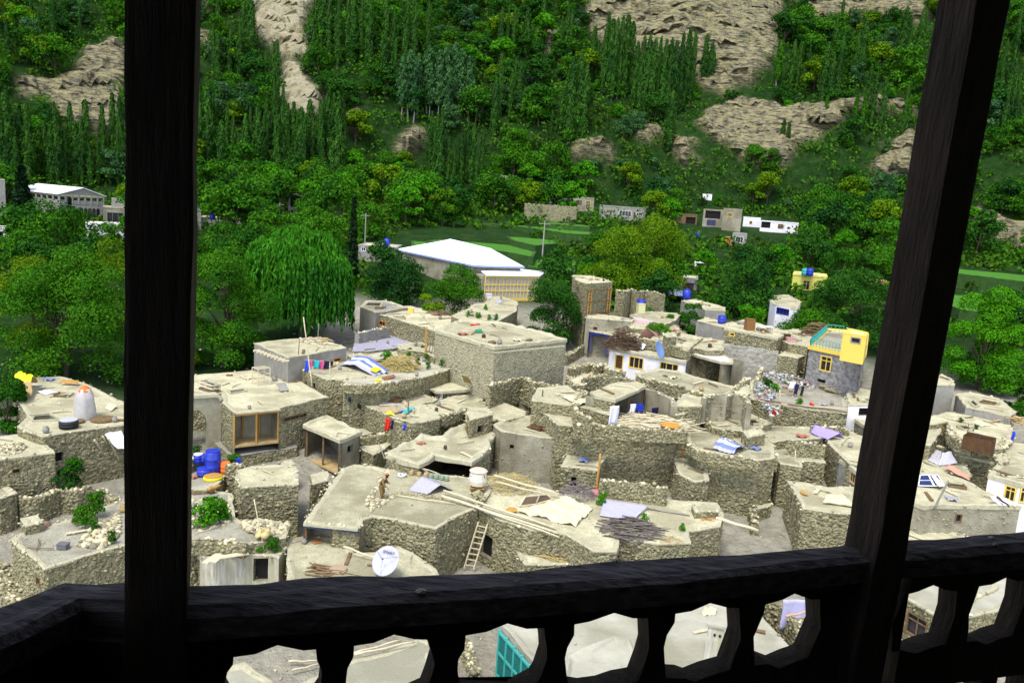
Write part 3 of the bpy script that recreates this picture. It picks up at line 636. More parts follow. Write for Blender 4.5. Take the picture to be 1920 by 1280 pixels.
# --- left middle: shop house, arch, kiosk
HS['shop'] = h = house('flat roofed mud house with open timber shopfront above a stone step', pts('A',-230,575,15,548,500,505,655,565,820,575,1035,695,700,772,690,778,378,806,290,735,285,668,-230,640), 3.3, estones=.12, openp=[px('A',530,805)], op=[('win3', pts('A',718,815)[0]+pts('A',888,855)[0], M_WOOD)], holes=[(pts('A',330,655,440,640,462,655,350,675),.5)], wstones=.5)
a,b,t,nn,zf = veranda(h, px('A',378,806), px('A',690,778), 1.9, 3, M_ORNG, M_TAN, 2.45)
for q in (.33,.72):
    p = a.lerp(b,q) - nn*1.75; MB().beam((p.x,p.y,zf),(p.x,p.y,h.z-.2),.12,.12).build('inner_post', M_ORNG, h.root)
MB().beam(a+nn*.25+Vector((0,0,.02)), b+nn*.25+Vector((0,0,.02)), .3,.1).build('eave_board', M_RIM, h.root)
# long stone step in front
def prism(label, P, h, th, m, name, cat, zr=None, est=0, wall=None, **k): return house(label, P, h, zr=zr, roof=m, wall=wall or m, rim=0, estones=est, debris=.1, base=None, name=name, cat=cat, **k)
prism('long raised stone step in front of the timber shopfront', pts('c',385,945,560,935,1150,940,1370,950,1392,1020,640,1120,560,1100), .7, .6, M_GREY, 'stone_step', 'step', wall=M_WALL, wstones=.6)
# arch gateway
def arch():
    d0 = hit(px('c',480,960),0.4); base = d0.z - 1.2
    aP, bP = px('c',-60,1000), px('c',482,950); a = onz(aP, d0.z); b = onz(bP, d0.z); t = (b-a); t.z=0; t.normalize(); nn = Vector((t.y,-t.x,0)); pv = lambda p: onvert(p, d0, nn)
    r = empty('arched_gateway', (d0.x,d0.y,base), 'plastered brick gateway with a round arch beside the shopfront', 'gateway')
    top = pts('c',-80,420,30,415,430,392,470,420,485,470); outl = [pv(p) for p in top] ; R0 = pv(px('c',478,940)); L0 = pv(px('c',-80,1010)); 
    R0.z = base; L0.z = base
    ar = [pv(p) for p in pts('c',312,1010,312,760,300,680,270,620,220,580,160,560,110,565,70,590,40,630,20,700,15,1010)]
    ar[0].z = base; ar[-1].z = base
    poly = outl + [R0] + ar + [L0]; n = len(poly); tri = tessellate_polygon([poly]); back = [p - nn*.7 for p in poly]
    part('wall', poly+back, [tuple(q) for q in tri]+[tuple(i+n for i in q)[::-1] for q in tri]+[(i,(i+1)%n,n+(i+1)%n,n+i) for i in range(n)], mat('plastered_brick',(.24,.22,.15),(.36,.34,.25),scale=2,bump=.7,bscale=9), r)
    cp = [pv(p) for p in pts('c',-80,440,30,432,432,410,482,455)]
    mb = MB()
    for i in range(3): mb.beam(cp[i]-nn*.32+Vector((0,0,.12)), cp[i+1]-nn*.32+Vector((0,0,.12)), .95, .22)
    mb.build('coping', M_RIM, r)
arch()
HS['grey'] = h = house('small grey rendered house with round beam ends under its roof edge', pts('A',515,318,700,292,960,280,1165,348,757,420), 4.4, wall=M_GREY, estones=.1, rim=.1, op=[('win1', pts('A',1072,415)[0]+pts('A',1128,445)[0], M_ORNG)], flat=False)
a,b = h.at(px('A',522,345)), h.at(px('A',750,428)); t=(b-a).normalized(); nn=Vector((t.y,-t.x,0)); nn = nn if (CAM-a).dot(nn)>0 else -nn
for q in range(9):
    p = a.lerp(b,(q+.5)/9)-Vector((0,0,.22)); MB().tube([p-nn*.3,p+nn*.34],.1,8).build('beam_end', M_POLE, h.root)
zc = None
HS['clothes'] = h = house('mud terrace roof with a clothes line and a draped tent sheet', pts('A',820,425,1000,440,1180,430,1330,480,1420,535,1350,548,1150,575,1030,572,830,490), 3.6, estones=.25, wstones=.8)
zc = h.z
HS['garden'] = h = house('planted mud garden terrace with brushwood beside the tall blank house', pts('A',1172,402,1330,372,1540,348,1700,400,1900,483,1880,505,1700,560,1560,590,1400,612,1150,628,1150,577,1352,550,1422,536,1332,478), 3.4, zr=zc, roof=M_ROOF2, estones=1.6, name='garden_terrace', cat='terrace', debris=.6)
HS['gravel'] = house('gravel covered yard behind a low stone topped wall', pts('A',1205,372,1215,335,1250,255,1470,215,1560,290,1800,330,1540,346,1330,370), 3.0, zr=zc+.25, roof=mat('blue_gravel',(.26,.25,.30),(.36,.35,.42),scale=4,bump=.8,bscale=20), estones=.2, rim=0, name='gravel_yard', cat='yard', debris=.8)
wallseg('low grey wall topped with stones round the gravel yard', pts('A',1240,240,1330,222,1462,200), 4.4, m=M_GREY, stone=.2, ht=2, zs=zc+1.4, base=zc-.5)
# --- big blank house
BIG = pts('P',816,620,862,601,953,607,1062,637,927,652)
HS['big'] = h = house('large blank mud house with a wide flat roof', BIG, 6.2, estones=.06, rim=.2, rimw=.5, wstones=.55, wall=mat('mud_coated_wall',(.25,.232,.15),(.35,.326,.218),scale=1.4,bump=.9,bscale=9,vor=.3,vscale=6), stm=mat('mud_coated_stones',(.26,.242,.158),(.35,.326,.218),scale=1.2,bump=.5,bscale=20,island=[(.88,.88,.88),(1,1,.98),(1.1,1.08,1.04)]))
zb = h.z
HS['wing'] = house('lower pebble walled wing behind the large blank house', pts('P',701,588,735,577,770,574,866,600,850,609,816,621,730,595), 5, zr=zb-1.0, estones=.15, rim=.1, wstones=1.0, op=[('win', pts('A',1392,155)[0]+pts('A',1442,195)[0], M_ORNG)])
a,b = h.at(px('D',640,668)), h.at(px('D',1150,622)); t=(b-a).normalized(); nn=Vector((t.y,-t.x,0)); nn = nn if (CAM-a).dot(nn)>0 else -nn
for q in range(26):
    p=a.lerp(b,(q+.5)/26)-Vector((0,0,.36)); MB().tube([p-nn*.2,p+nn*.16],.06,6).build('beam_end', M_RIM, h.root)
for P_ in (pts('D',500,530,545,525,560,545,515,550), pts('D',595,612,640,605,655,620,610,628), pts('D',865,600,900,590,918,600,880,608)):
    q=[h.at(p,.12) for p in P_]; part('roof_hatch', q+[v-Vector((0,0,.2)) for v in q], [(0,1,2,3),(0,4,5,1),(1,5,6,2),(2,6,7,3),(3,7,4,0)], M_RAG['green'] if P_[0][1]<620 else M_WOOD, h.root)
HS['bigyard'] = h = house('narrow side terrace with a wooden porch post beside the blank house', pts('D',-60,640,130,618,208,620,210,730,130,690,-50,668), 3, zr=zb-2.6, estones=.1, rim=.1, name='side_terrace', cat='terrace', debris=0)
for (x0,y0,x1,y1) in ((143,700,150,525),):
    p=h.at(px('D',x0,y0)); MB().beam(p,(p.x,p.y,p.z+2.7),.14,.14).build('porch_post', M_ORNG, h.root)
q0=h.at(px('D',150,690)); q1=h.at(px('D',206,712))
for zz in (.1,.9): MB().beam(q0+Vector((0,0,zz)),q1+Vector((0,0,zz)),.08,.08).build('porch_rail', M_WOOD, h.root)
for q in range(4): p=q0.lerp(q1,q/3); MB().beam(p,p+Vector((.15,0,.95)),.06,.06).build('baluster', M_WOOD, h.root)
HS['ruin'] = house('grey roofless house shell with white sheets behind the blank house', pts('A',1262,60,1300,20,1440,15,1600,65,1480,85,1370,100), 3.3, wall=M_GREY, roof=M_GREY, estones=.1, rim=.12, holes=[(pts('A',1290,52,1320,28,1420,30,1400,62),2.0)], name='house_shell')
# --- row below the garden
HS['red'] = h = house('low stone house with coloured washing along its parapet', pts('g',130,500,480,400,905,355,1040,400,1290,490,1240,520,1080,540,1350,700,1310,745,1100,790,940,805,720,745,590,690,350,590), 3.0, estones=.9, wstones=1.2, op=[('door', pts('g',132,580)[0]+pts('g',222,750)[0], M_ORNG)])
HS['hut'] = h = house('little hut with a ragged overhanging roof and corrugated side', pts('g',1040,262,1230,235,1500,225,1640,280,1760,350,1340,385,1250,380,1130,310), 2.4, estones=.5, over=.15, slab=1, op=[('dark', pts('g',1060,310)[0]+pts('g',1260,470)[0])])
HS['mid1'] = h = house('long low mud roof with a rubble fronted light well', pts('B',690,208,870,140,1000,100,1130,65,1320,85,1540,180,1540,210,1430,235,1290,240,1160,250,1155,160,1000,200,992,215,800,258,690,243), 3.0, estones=.7, wstones=1.2)
HS['wavy'] = h = house('mud roof with a thick wavy rim above a dark open courtyard', pts('B',640,462,700,425,860,345,1000,350,1050,310,1140,268,1260,272,1335,285,1345,335,1300,385,1312,425,1190,512,950,476,850,528,740,505), 3.3, estones=.25, rim=.28, rimw=.6, openp=[px('B',1070,495),px('B',900,503)], wstones=1.0)
HS['lowcourt'] = house('sunken mud courtyard floor below the red cloth', pts('g',0,740,150,750,330,740,590,880,560,905,330,960,230,990,0,900), 1.0, estones=.1, rim=.05, roof=M_ROOF2, name='courtyard', cat='courtyard')
wallseg('curved rubble wall closing the sunken courtyard', pts('g',160,1010,330,985,520,955,640,930,690,890), 2.0, stone=1.2)
HS['kpassage'] = house('walled mud passage between kiosk and wavy roof', pts('g',150,1090,340,1050,500,1040,700,1000,790,1010,500,1200,430,1230), 1.4, estones=.8, rim=.06, name='terrace', cat='terrace')
# --- kiosk
HS['kiosk'] = h = house('open fronted timber kiosk with a thick mud roof and plank floor', pts('A',865,893,1028,826,1272,945,1120,1003), 2.9, estones=0, rim=.16, slab=1, openp=[px('A',990,950)], over=.12, wall=M_PLAS)
veranda(h, px('A',880,895), px('A',1118,996), 2.4, 3, M_WOOD, M_TAN, 2.5, back=False, pr=.07)
p0=h.at(px('A',905,925)); 
# --- man's house
HS['man'] = h = house('near mud house with pebbled roof edge where the man stands', pts('B',103,895,220,735,348,552,430,520,560,532,660,560,700,548,900,575,1185,610,1290,640,1320,690,1235,800,1100,860,960,938,860,920,720,888,550,862,490,880,465,930,290,915), 3.6, estones=1.1, wstones=1.2, openp=[px('B',300,925)], rim=.06)
a,b,t,nn,zf = veranda(h, px('B',112,893), px('B',462,928), 1.2, 3, M_WOOD, M_GREY, 2.5, pr=.08)
MB().beam(a+nn*.2+Vector((0,0,-.03)), b+nn*.2+Vector((0,0,-.03)), .35,.14).build('eave_board', M_RIM, h.root)
MB().beam(a+nn*.02+Vector((0,0,-.28)), b+nn*.02+Vector((0,0,-.28)), .12,.14).build('blue_beam', plain('faded_blue_paint',(.05,.08,.16)), h.root)
zm = h.z
HS['dishroof'] = h = house('mud roofed house carrying the large white satellite dish', pts('B',-5,1002,150,990,380,1000,425,1098,560,1092,720,1055,800,1090,960,1200,1000,1290,0,1300), 2.6, estones=.3, rim=.08, wstones=1)
# --- right of the man's house: tarp terrace
HS['tarp'] = h = house('broad mud terrace roof with poles, cloth and a lilac sheet', pts('C',-100,760,20,645,260,700,490,772,640,775,700,748,960,772,1280,822,1600,836,1645,930,1620,1005,1400,1042,1410,1120,1180,1130,905,1088,890,1185,720,1180,520,1062,280,1032,60,960,-90,880), 3.5, estones=.35, wstones=1.2, op=[('dark', pts('B',1245,975)[0]+pts('B',1325,1120)[0]),])
zt = h.z
p_=h.wallhit(px('C',1150,1150))
HS['wash'] = None
HS['strawroof'] = h = house('low shed roof heaped with straw below the tarp terrace', pts('C',180,1185,330,1100,420,1062,560,1078,880,1180,870,1235,500,1275,240,1275), 2.0, estones=.7, rim=.05, wstones=1)
HS['skylight'] = h = house('mud roof with a tented wooden skylight over a patched plaster wall', pts('C',75,335,20,290,110,235,330,222,540,268,610,292,590,312,512,388,362,378), 3.4, estones=.3, rim=.08, wall=M_PLAS, wstones=.25)
HS['brick'] = house('patch of brown brushwood roof beside the skylight roof', pts('C',-70,200,60,200,130,235,20,290,-30,300,-100,260), 2.4, roof=mat('brushwood_brown',(.13,.10,.085),(.24,.19,.16),scale=5,bump=1,bscale=18), estones=.2, rim=0, name='brush_roof', cat='roof')
HS['block1'] = h = house('small cubic stone hut with a dark doorway and thorn bush', pts('C',578,432,700,430,832,442,835,480,752,612,620,595,498,582), 2.9, estones=.6, wstones=1.2, op=[('dark', pts('C',566,655)[0]+pts('C',648,742)[0])])
HS['bigwall'] = h = house('high stone retaining wall holding a courtyard stacked with poles', pts('C',290,135,640,165,700,220,840,235,890,255,1000,200,1290,225,1400,270,1385,325,1250,322,900,306,610,296,480,290), 4.7, estones=.9, wstones=1.3, rim=.05, name='courtyard_platform', cat='courtyard')
zw = h.z
HS['upleft'] = h = house('flat mud roof with a striped cloth skylight', pts('C',290,118,330,32,540,10,690,110,870,152,845,222,655,168,470,140), 3, zr=zw+.9, estones=.3, wstones=1.2)
HS['doorhut'] = h = house('stone hut with a tall dark doorway below the blank house', pts('D',480,935,760,915,880,900,935,945,900,985,800,960,700,975), 2.6, estones=.9, wstones=1.2, op=[('dark', pts('D',765,980)[0]+pts('D',800,1060)[0])])
HS['leanto'] = h = house('lean-to shelter with a pale earth roof and hanging cloths', pts('E',150,562,290,512,430,498,482,525,300,608,180,585), 3, zr=zw+1.9, estones=.25, rim=.1, slab=1, openp=[px('E',390,566)], wstones=1)
veranda(h, px('E',305,606), px('E',478,528), 2.6, 3, M_WOOD, None, 2.6, back=M_PLAS, pr=.05)
HS['yardwall'] = wallseg('smooth curved mud courtyard wall beside the lean-to', pts('E',478,535,560,560,640,595,655,640), 2.6, m=M_PLAS, stone=0, cap=.2, zs=zw+1.5, base=zw-.3)
HS['cube'] = h = house('small cubic stone block standing at the courtyard corner', pts('E',700,575,770,560,825,580,818,645,770,650,655,645), 3, zr=zw+1.3, estones=.5, wstones=1.2, op=[('dark', pts('E',730,690)[0]+pts('E',772,735)[0])])
HS['sky2'] = h = house('long mud roof with a rectangular roof opening below the white house', pts('E',425,447,560,420,700,440,780,470,1010,528,1022,552,960,578,830,577,740,546,600,502,440,478), 4.2, estones=.5, wstones=1, holes=[(pts('E',560,467,600,458,692,482,650,494),1.5)])
HS['ruinyard'] = h = house('ruined stone enclosure with a small earthen floor', pts('E',30,485,110,450,240,455,400,490,330,500,110,482,120,520,60,520), 4.0, estones=1.0, wstones=1.2)
wallseg('tumbled stone wall of the ruined enclosure', pts('E',105,478,200,460,330,470,415,492), 4.6, stone=1.2, cap=1.5)
wallseg('broken dry stone wall in front of the ruined enclosure', pts('E',20,470,40,520,110,560,160,590), 4.0, stone=1.2, cap=1.5)
HS['court2'] = h = house('walled mud court with a low roof opening', pts('E',835,705,960,685,1105,690,1240,745,1150,775,1040,795,880,772), 3.6, estones=.5, wstones=1, holes=[(pts('E',950,735,985,728,1075,755,1030,764),1.4)])
wallseg('smooth mud wall standing over the walled court', pts('E',832,590,870,572,960,580,1000,565,1090,585,1105,640), 2, m=M_PLAS, zs=zw+2.0, base=zw-.2, stone=.3, cap=.8)
wallseg('curved rubble wall round the front of the walled court', pts('E',790,640,810,690,860,740,950,790,1010,812), 4.2, ht=2.5, stone=1.3, cap=1.2)
HS['striped'] = h = house('wide pale mud roof with a striped blue and white tent cloth', pts('E',722,790,850,800,960,835,1010,815,1060,790,1170,762,1480,772,1560,835,1440,845,1330,850,1240,865,1260,960,1170,972,1060,955,880,925,790,905,728,850), 3.6, estones=.3, wstones=1.2, rim=.07)
zs_ = h.z
HS['tank'] = h = house('small stone outhouse with a rusty box on its corner', pts('C',1285,512,1440,500,1510,530,1532,600,1540,680,1440,692,1335,642), 2.9, estones=.9, wstones=1.2)
HS['postroof'] = h = house('pale mud roof with a standing post beside a stone lined pit', pts('E',1235,875,1330,880,1520,900,1550,960,1560,985,1420,975,1420,1010,1290,990,1262,962), 3.0, estones=.5, wstones=1.2)
wallseg('thick stone wall stub dividing two pale roofs', pts('E',1332,850,1400,862,1480,868,1560,880), 3.8, stone=1.4, ht=.9, zs=zs_+.5, base=zs_-.6)
wallseg('long low rubble wall in front of the deep stone wall', pts('C',772,668,900,688,1040,705,1160,720,1250,728), 2.0, stone=1.3, zs=zt+1.25, base=zt-.5)
wallseg('curved dry stone wall dividing the sunken yard', pts('C',1838,690,1840,760,1850,840,1860,920,1872,1000), 1.0, stone=1.2, cap=1.6, w=.5)
HS['mattress'] = h = house('stone house roof with a yellow mattress laid out', pts('G',450,405,560,415,700,440,880,440,900,620,840,610,640,590,545,575,500,480), 3.4, estones=.5, wstones=1.2)
HS['sheet'] = h = house('mud roof with a sagging violet sheet over its hatch', pts('E',1480,770,1680,780,1790,830,1800,1010,1700,985,1640,930,1590,880,1560,835), 3.0, estones=.6, wstones=1)
HS['winh'] = h = house('grey house with a projecting brown eave and glazed front', pts('G',775,272,880,232,960,250,960,400,905,365), 3.4, wall=M_GREY, estones=0, rim=.15, rimmat=M_RIM, op=[('win4', pts('G',835,335)[0]+pts('G',900,430)[0], M_TAN)])
# --- near left
M_BLOCK = mat('grey_block', (.22,.21,.18), (.31,.30,.26), scale=2, bump=.5, bscale=10)
HS['sack'] = house('mud roof strewn with sacks and plastic under the left tree', pts('F',70,160,120,85,330,75,460,110,640,200,1000,330,720,335,660,342,360,382,235,405,92,350,150,290), 3.2, estones=.4, wstones=.8, rim=.06, holes=[(pts('F',150,290,270,280,335,315,180,322),.8)], op=[('dark', pts('F',302,487)[0]+pts('F',345,540)[0])])
HS['leftstone'] = house('stone house with a pebble heap on its pale roof', pts('F',-160,440,0,402,165,386,292,482,300,492,240,498,0,532,-160,560), 3.6, estones=.5, wstones=1.3)
HS['lefttri'] = house('low stone roof corner under the pebble heap house', pts('F',-160,640,-20,640,92,712,60,725,0,742,-160,760), 2.4, estones=.7, wstones=1.2)
wallseg('rubble wall with a gap beside the low dark doorway', pts('F',105,742,200,735,330,692,420,700,490,665), 1.8, stone=1.5, cap=1.4, ht=2.2)
wallseg('leaning rubble wall below the sack roof', pts('F',350,560,430,500,480,450,560,430,640,400), 1.9, stone=1.4, ht=2.2)
wallseg('short rubble wall closing the plant pit', pts('F',500,690,570,700,610,722,650,760), 1.4, stone=1.4, ht=2)
HS['nearyard'] = house('stony walled yard roof with green cactus clumps', pts('F',62,965,120,922,260,885,420,850,560,790,660,755,1010,760,1010,960,670,1002,560,1032,240,1128,92,1002), 3.2, estones=1.0, wstones=2.0, rim=.08, roof=M_ROOF2, debris=1.6)
zy = HS['nearyard'].z
HS['nearyard2'] = house('stony earth yard with two round green shrubs', pts('h',-160,420,30,400,250,388,380,400,470,420,500,640,620,700,1000,690,965,830,620,892,400,858,150,860,-160,930), 3.0, zr=zy-.2, estones=.7, wstones=1.2, rim=.05, roof=M_ROOF2, debris=1.8, name='yard', cat='yard')
HS['barrel'] = house('small earth yard holding blue barrels and basins', pts('h',-200,220,35,175,150,140,400,168,440,212,350,330,250,386,30,390,-200,400), 2.6, estones=1.0, wstones=1.2, rim=.05, roof=M_ROOF2, debris=.8, name='yard', cat='yard')
zk = HS['barrel'].z
wallseg('stone wall with jugs and flower pots behind the blue barrels', pts('h',30,135,120,90,220,60,330,95,450,150,560,165), 1.2, stone=1.2, cap=2.0, zs=zk+.8, base=zk-1.5)
HS['nearblock'] = house('square rubble house with a loose stone strewn roof', pts('h',500,282,520,202,640,172,850,160,1052,160,1076,232,1082,340,850,346,620,362,542,376), 3.7, estones=.9, wstones=1.4, debris=2.0)
HS['narrow'] = house('narrow stone pier with a plank stair beside the square rubble house', pts('h',1192,246,1300,216,1352,216,1358,300,1212,335), 3.0, estones=.5, wstones=1.4)
HS['washhut'] = house('streaked whitewashed hut with a black doorway and flower pots', pts('h',170,1010,235,945,400,910,620,892,820,930,960,850,992,900,900,1012,820,992,650,992,360,1015), 2.7, wall=M_WASH, estones=.8, wstones=0, op=[('dark', pts('h',652,1006)[0]+pts('h',815,1225)[0])], rim=.05)
wallseg('tumbled rubble bank at the foot of the balcony', pts('X',-120,520,0,545,60,600,120,720,160,800), 1.0, stone=1.4, cap=3, w=1.2)
# --- seen through and below the balustrade
HS['lime'] = house('pale limewashed roof directly below the balcony', pts('P',940,1172,1000,1095,1400,1075,1430,1160,1482,1215,1478,1235,1340,1262,1250,1280,1245,1420,1050,1420,1000,1240), 3.4, roof=M_LIME, wall=M_LIME, estones=.2, wstones=0, rim=.12, rimmat=M_LIME)
h = HS['lime']; zl = h.z
q = [onz(p, zl) for p in pts('n',905,400,960,470,1110,440,1060,380)]
def chimney():
    c = onz(px('n',1010,455), zl); r = empty('square_chimney', c, 'square limewashed chimney block with small vent holes on the pale roof', 'chimney')
    t = Vector((math.cos(-.3), math.sin(-.3), 0)); nn = Vector((-t.y, t.x, 0))
    V=[]; F=[]; k=7
    for i in range(k):
        z=i/(k-1); s=.66-.06*z
        for (x,y) in ((-1,-1),(1,-1),(1,1),(-1,1)): p=c+t*(x*s*.62)+nn*(y*s*.62)+Vector((0,0,z*1.75)); V.append(p+Vector((wj(p,.03,.4),wj(p+Vector((2,2,0)),.03,.4),0)))
    for i in range(k-1):
        for q in range(4): F.append((i*4+q,i*4+(q+1)%4,(i+1)*4+(q+1)%4,(i+1)*4+q))
    part('shaft',V,F,M_WASH,r); MB().box(c+Vector((0,0,1.8)),.92,.92,.14,t,nn,jit=.02).build('cap',M_LIME,r)
    for s in (-1,1): MB().box(c+Vector((0,0,1.35))-nn*.395+t*(.12*s+.08),.1,.05,.12,t,nn).build('vent_hole',M_DARK,r)
chimney()
HS['lime2'] = house('rounded limewashed parapet roof below the middle balusters', pts('P',1045,1300,1062,1232,1120,1208,1150,1195,1180,1205,1200,1260,1230,1420,1060,1420), 3.6, zr=zl+.5, roof=M_LIME, wall=M_WASH, estones=0, wstones=0, rim=.2, rimmat=M_LIME)
HS['pale1'] = house('smooth pale mud roof below the left balusters', pts('P',545,1290,662,1238,781,1199,806,1200,817,1300,835,1430,540,1430), 3.0, roof=M_LIME, estones=.1, rim=.05, wstones=1)
HS['pale2'] = house('pale roof corner below the first balustrade opening', pts('P',400,1270,425,1250,460,1243,510,1277,520,1430,380,1430), 3.0, roof=M_LIME, estones=.3, rim=.08, wstones=1)
HS['wedge'] = house('stone house with a timber framed window below the right balustrade', pts('o',340,620,700,400,1150,420,1300,480,1215,690,1000,760,690,815), 3.2, estones=.8, wstones=1.4, op=[('win', pts('o',385,765)[0]+pts('o',560,945)[0], M_WOOD)], roof=M_LIME)
HS['wedge2'] = house('pale mud roof at the foot of the right balustrade', pts('o',880,640,1215,690,1330,560,1500,600,1480,900,1150,860,870,790), 2.2, estones=.7, wstones=1.2, roof=M_LIME)
wallseg('rough rubble wall beside the limewashed roof', pts('n',1290,120,1400,150,1500,250,1540,330,1560,450), 2.6, stone=1.4, ht=2.4, w=.9)
wallseg('low rubble kerb with grass by the teal shutter', pts('m',1500,300,1540,380,1560,450,1575,540,1580,640), .9, stone=1.2, cap=2.4)
def shutter():
    a = onz(px('m',1730,252), zl-.1); b = onz(px('m',1915,460), zl-.1); t=(b-a).normalized(); nn=Vector((t.y,-t.x,0)); nn = nn if nn.x<0 else -nn
    b = a + t*max(3.2,(b-a).length); r = empty('teal_shutter', (a.x,a.y,zl-2.6), 'teal painted slatted timber shutter front under the pale roof', 'shutter'); L=(b-a).length; o=a+nn*.12
    for q in range(5): p=o+t*(L*q/4); MB().beam((p.x,p.y,zl-2.5),(p.x,p.y,zl-.1),.12,.12).build('post',M_TEAL,r)
    for zz in (-.15,-1.2,-2.4): MB().beam(o+Vector((0,0,zz)),o+t*L+Vector((0,0,zz)),.1,.12).build('rail',M_TEAL,r)
    for q in range(24): p=o+t*(L*(q+.5)/24)-nn*.03; MB().beam((p.x,p.y,zl-2.45),(p.x,p.y,zl-.2),.07,.04).build('slat',plain('dark_teal_paint',(.02,.16,.15)),r)
shutter()
# --- right, seen past the right post
HS['rblock'] = house('roofless grey walled enclosure at the edge of the right trees', pts('e',290,195,390,185,600,225,742,332,700,368,362,292), 2.8, wall=M_GREY, rim=.12, estones=.3, wstones=.3, holes=[(pts('e',385,255,420,245,465,285,430,292),.8)])
HS['rblock2'] = house('grey concrete block hut beside the right post', pts('e',60,110,180,48,262,80,280,132,150,128), 3.4, wall=M_BLOCK, rim=.1, estones=.3, wstones=0)
HS['rwide'] = house('wide flat mud roof with a long dark trough', pts('e',-40,340,120,360,240,330,440,372,700,432,722,482,645,602,560,605,330,552,242,440,230,405,120,425,-40,430), 3.2, estones=.8, wstones=1.2)
HS['rlow'] = house('narrow mud ledge above a rubble faced drop', pts('e',235,548,330,556,560,640,668,652,582,722,380,672,290,655), 2.7, estones=.4, wstones=1.4)
HS['rtent'] = house('small roof covered by pale plastic sheeting and planks', pts('e',0,600,110,572,262,612,330,700,402,792,388,832,200,762,40,692), 2.3, estones=.6, wstones=1.2)
HS['rsolar'] = house('mud plastered house with solar panels on its roof', pts('e',-120,690,55,700,240,800,420,880,562,950,772,1040,120,1030,55,1042,-60,1000,-160,900), 3.3, wall=M_PLAS, estones=.15, wstones=.6, rim=.16, debris=.1, stm=MATS['mud_coated_stones'])
HS['rwhite'] = house('house with whitewashed front and yellow framed windows at the right edge', pts('e',535,805,620,690,700,560,800,568,1000,600,1000,900,770,868,645,832), 3.4, wall=M_WHITE, estones=.2, wstones=0, rim=.14, op=[('win', pts('e',650,880)[0]+pts('e',740,1000)[0], M_YEL), ('win', pts('e',745,890)[0]+pts('e',850,1010)[0], M_YEL)])
HS['rfoot'] = house('pale roof strip edged with stones below the solar house', pts('e',-160,1140,20,1162,140,1192,335,1248,420,1330,-160,1340), 2.2, estones=1.2, wstones=1)
# --- upper middle and right
M_WIND = mat('brown_pane', (.05,.035,.02), (.08,.055,.03), rough=.3)
HS['white'] = h = house('whitewashed house with brown door and two wide windows', pts('d',528,972,570,890,700,852,900,872,1130,922,1480,1000,1505,1040,1442,1142,1000,1062), 3.6, wall=M_WHITE, wstones=0, estones=.05, rim=.12, slab=M_DOOR, over=.1, op=[('door', pts('d',588,1052)[0]+pts('d',690,1235)[0], M_YEL), ('win3', pts('d',755,1080)[0]+pts('d',935,1225)[0], M_YEL), ('win3', pts('d',1125,1152)[0]+pts('d',1355,1282)[0], M_YEL)])
zwh = h.z
HS['shed'] = h = house('open shed with a bright white sheet roof', pts('E',742,320,800,298,870,312,1000,358,1004,382,930,378,760,332), 3.2, zr=zwh-.1, roof=M_WHITE, estones=.5, rim=.04, slab=M_WHITE, openp=[px('E',850,353),px('E',965,380)], wstones=0)
veranda(h, px('E',762,332), px('E',930,378), 3.5, 2, M_WOOD, None, 2.5, back=M_PLAS)
wallseg('tall grey block wall running right of the white shed', pts('E',950,268,1100,288,1280,314), 4.0, w=.35, m=mat('block_wall_face',(.24,.23,.19),(.36,.345,.29),scale=2.5,bump=.7,bscale=8,vor=.35,vscale=2.6), stone=0, cap=.15, ht=4)
HS['chim'] = h = house('stone house with a rusty brown chimney box on its roof', pts('E',955,178,965,150,1080,130,1200,165,1338,206,1272,240,1110,207), 4.6, wstones=.5, estones=.1, rim=.14, op=[('win1', pts('E',985,202)[0]+pts('E',1018,225)[0], M_YEL)])
HS['blk'] = house('low grey block house with a blue drum on its corner', pts('E',788,132,850,115,965,148,955,176), 4.2, wall=M_BLOCK, estones=.1, wstones=0, rim=.1)
HS['sidebox'] = house('square stone store between block wall and yellow house', pts('E',1274,338,1330,308,1425,300,1464,330,1397,358), 3.6, wstones=.6, estones=.4)
HS['backterr'] = house('flat earth terrace behind the chimney house', pts('E',1250,190,1400,185,1480,230,1455,290,1340,270,1270,240), 4.0, estones=.3, wstones=0, rim=.1)
M_GSTONE = mat('grey_coursed_stone', (.16,.15,.145), (.27,.26,.25), scale=2.4, bump=.9, bscale=8, vor=.5, vscale=3.4)
HS['yellow'] = h = house('grey stone house with yellow parapet terrace and teal railing', pts('p',408,802,590,642,760,656,1002,690,978,880,942,916), 5.2, wall=M_GSTONE, roof=M_ROOF2, wstones=0, estones=0, rim=.35, rimw=.2, rimmat=M_YEL, slab=M_YEL, over=.08, flat=True, op=[('win', pts('p',515,892)[0]+pts('p',630,1048)[0], M_YEL), ('dark', pts('p',480,1125)[0]+pts('p',570,1160)[0])])
zye = h.z
for (p0,p1) in ((px('p',420,790),px('p',590,642)),(px('p',590,642),px('p',752,660)),(px('p',420,790),px('p',940,900)),(px('p',940,900),px('p',975,865))):
    a=h.at(p0,.35); b=h.at(p1,.35); L=(b-a).length; k=max(2,int(L/.35))
    for zz in (.1,.75): MB().beam(a+Vector((0,0,zz)),b+Vector((0,0,zz)),.05,.06).build('terrace_rail',M_TEAL,h.root)
    for q in range(k+1): p=a.lerp(b,q/k); MB().beam(p,p+Vector((0,0,.75)),.04,.04).build('terrace_baluster',M_TEAL,h.root)
HS['ycube'] = house('yellow rooftop room with a dark window on the terrace', pts('p',752,660,812,625,1002,666,985,700), 3, zr=zye+2.5, base=zye-.1, wall=M_YEL, wstones=0, estones=.1, rim=.12, flat=True, op=[('win1', pts('p',825,704)[0]+pts('p',930,768)[0], M_GREY)])
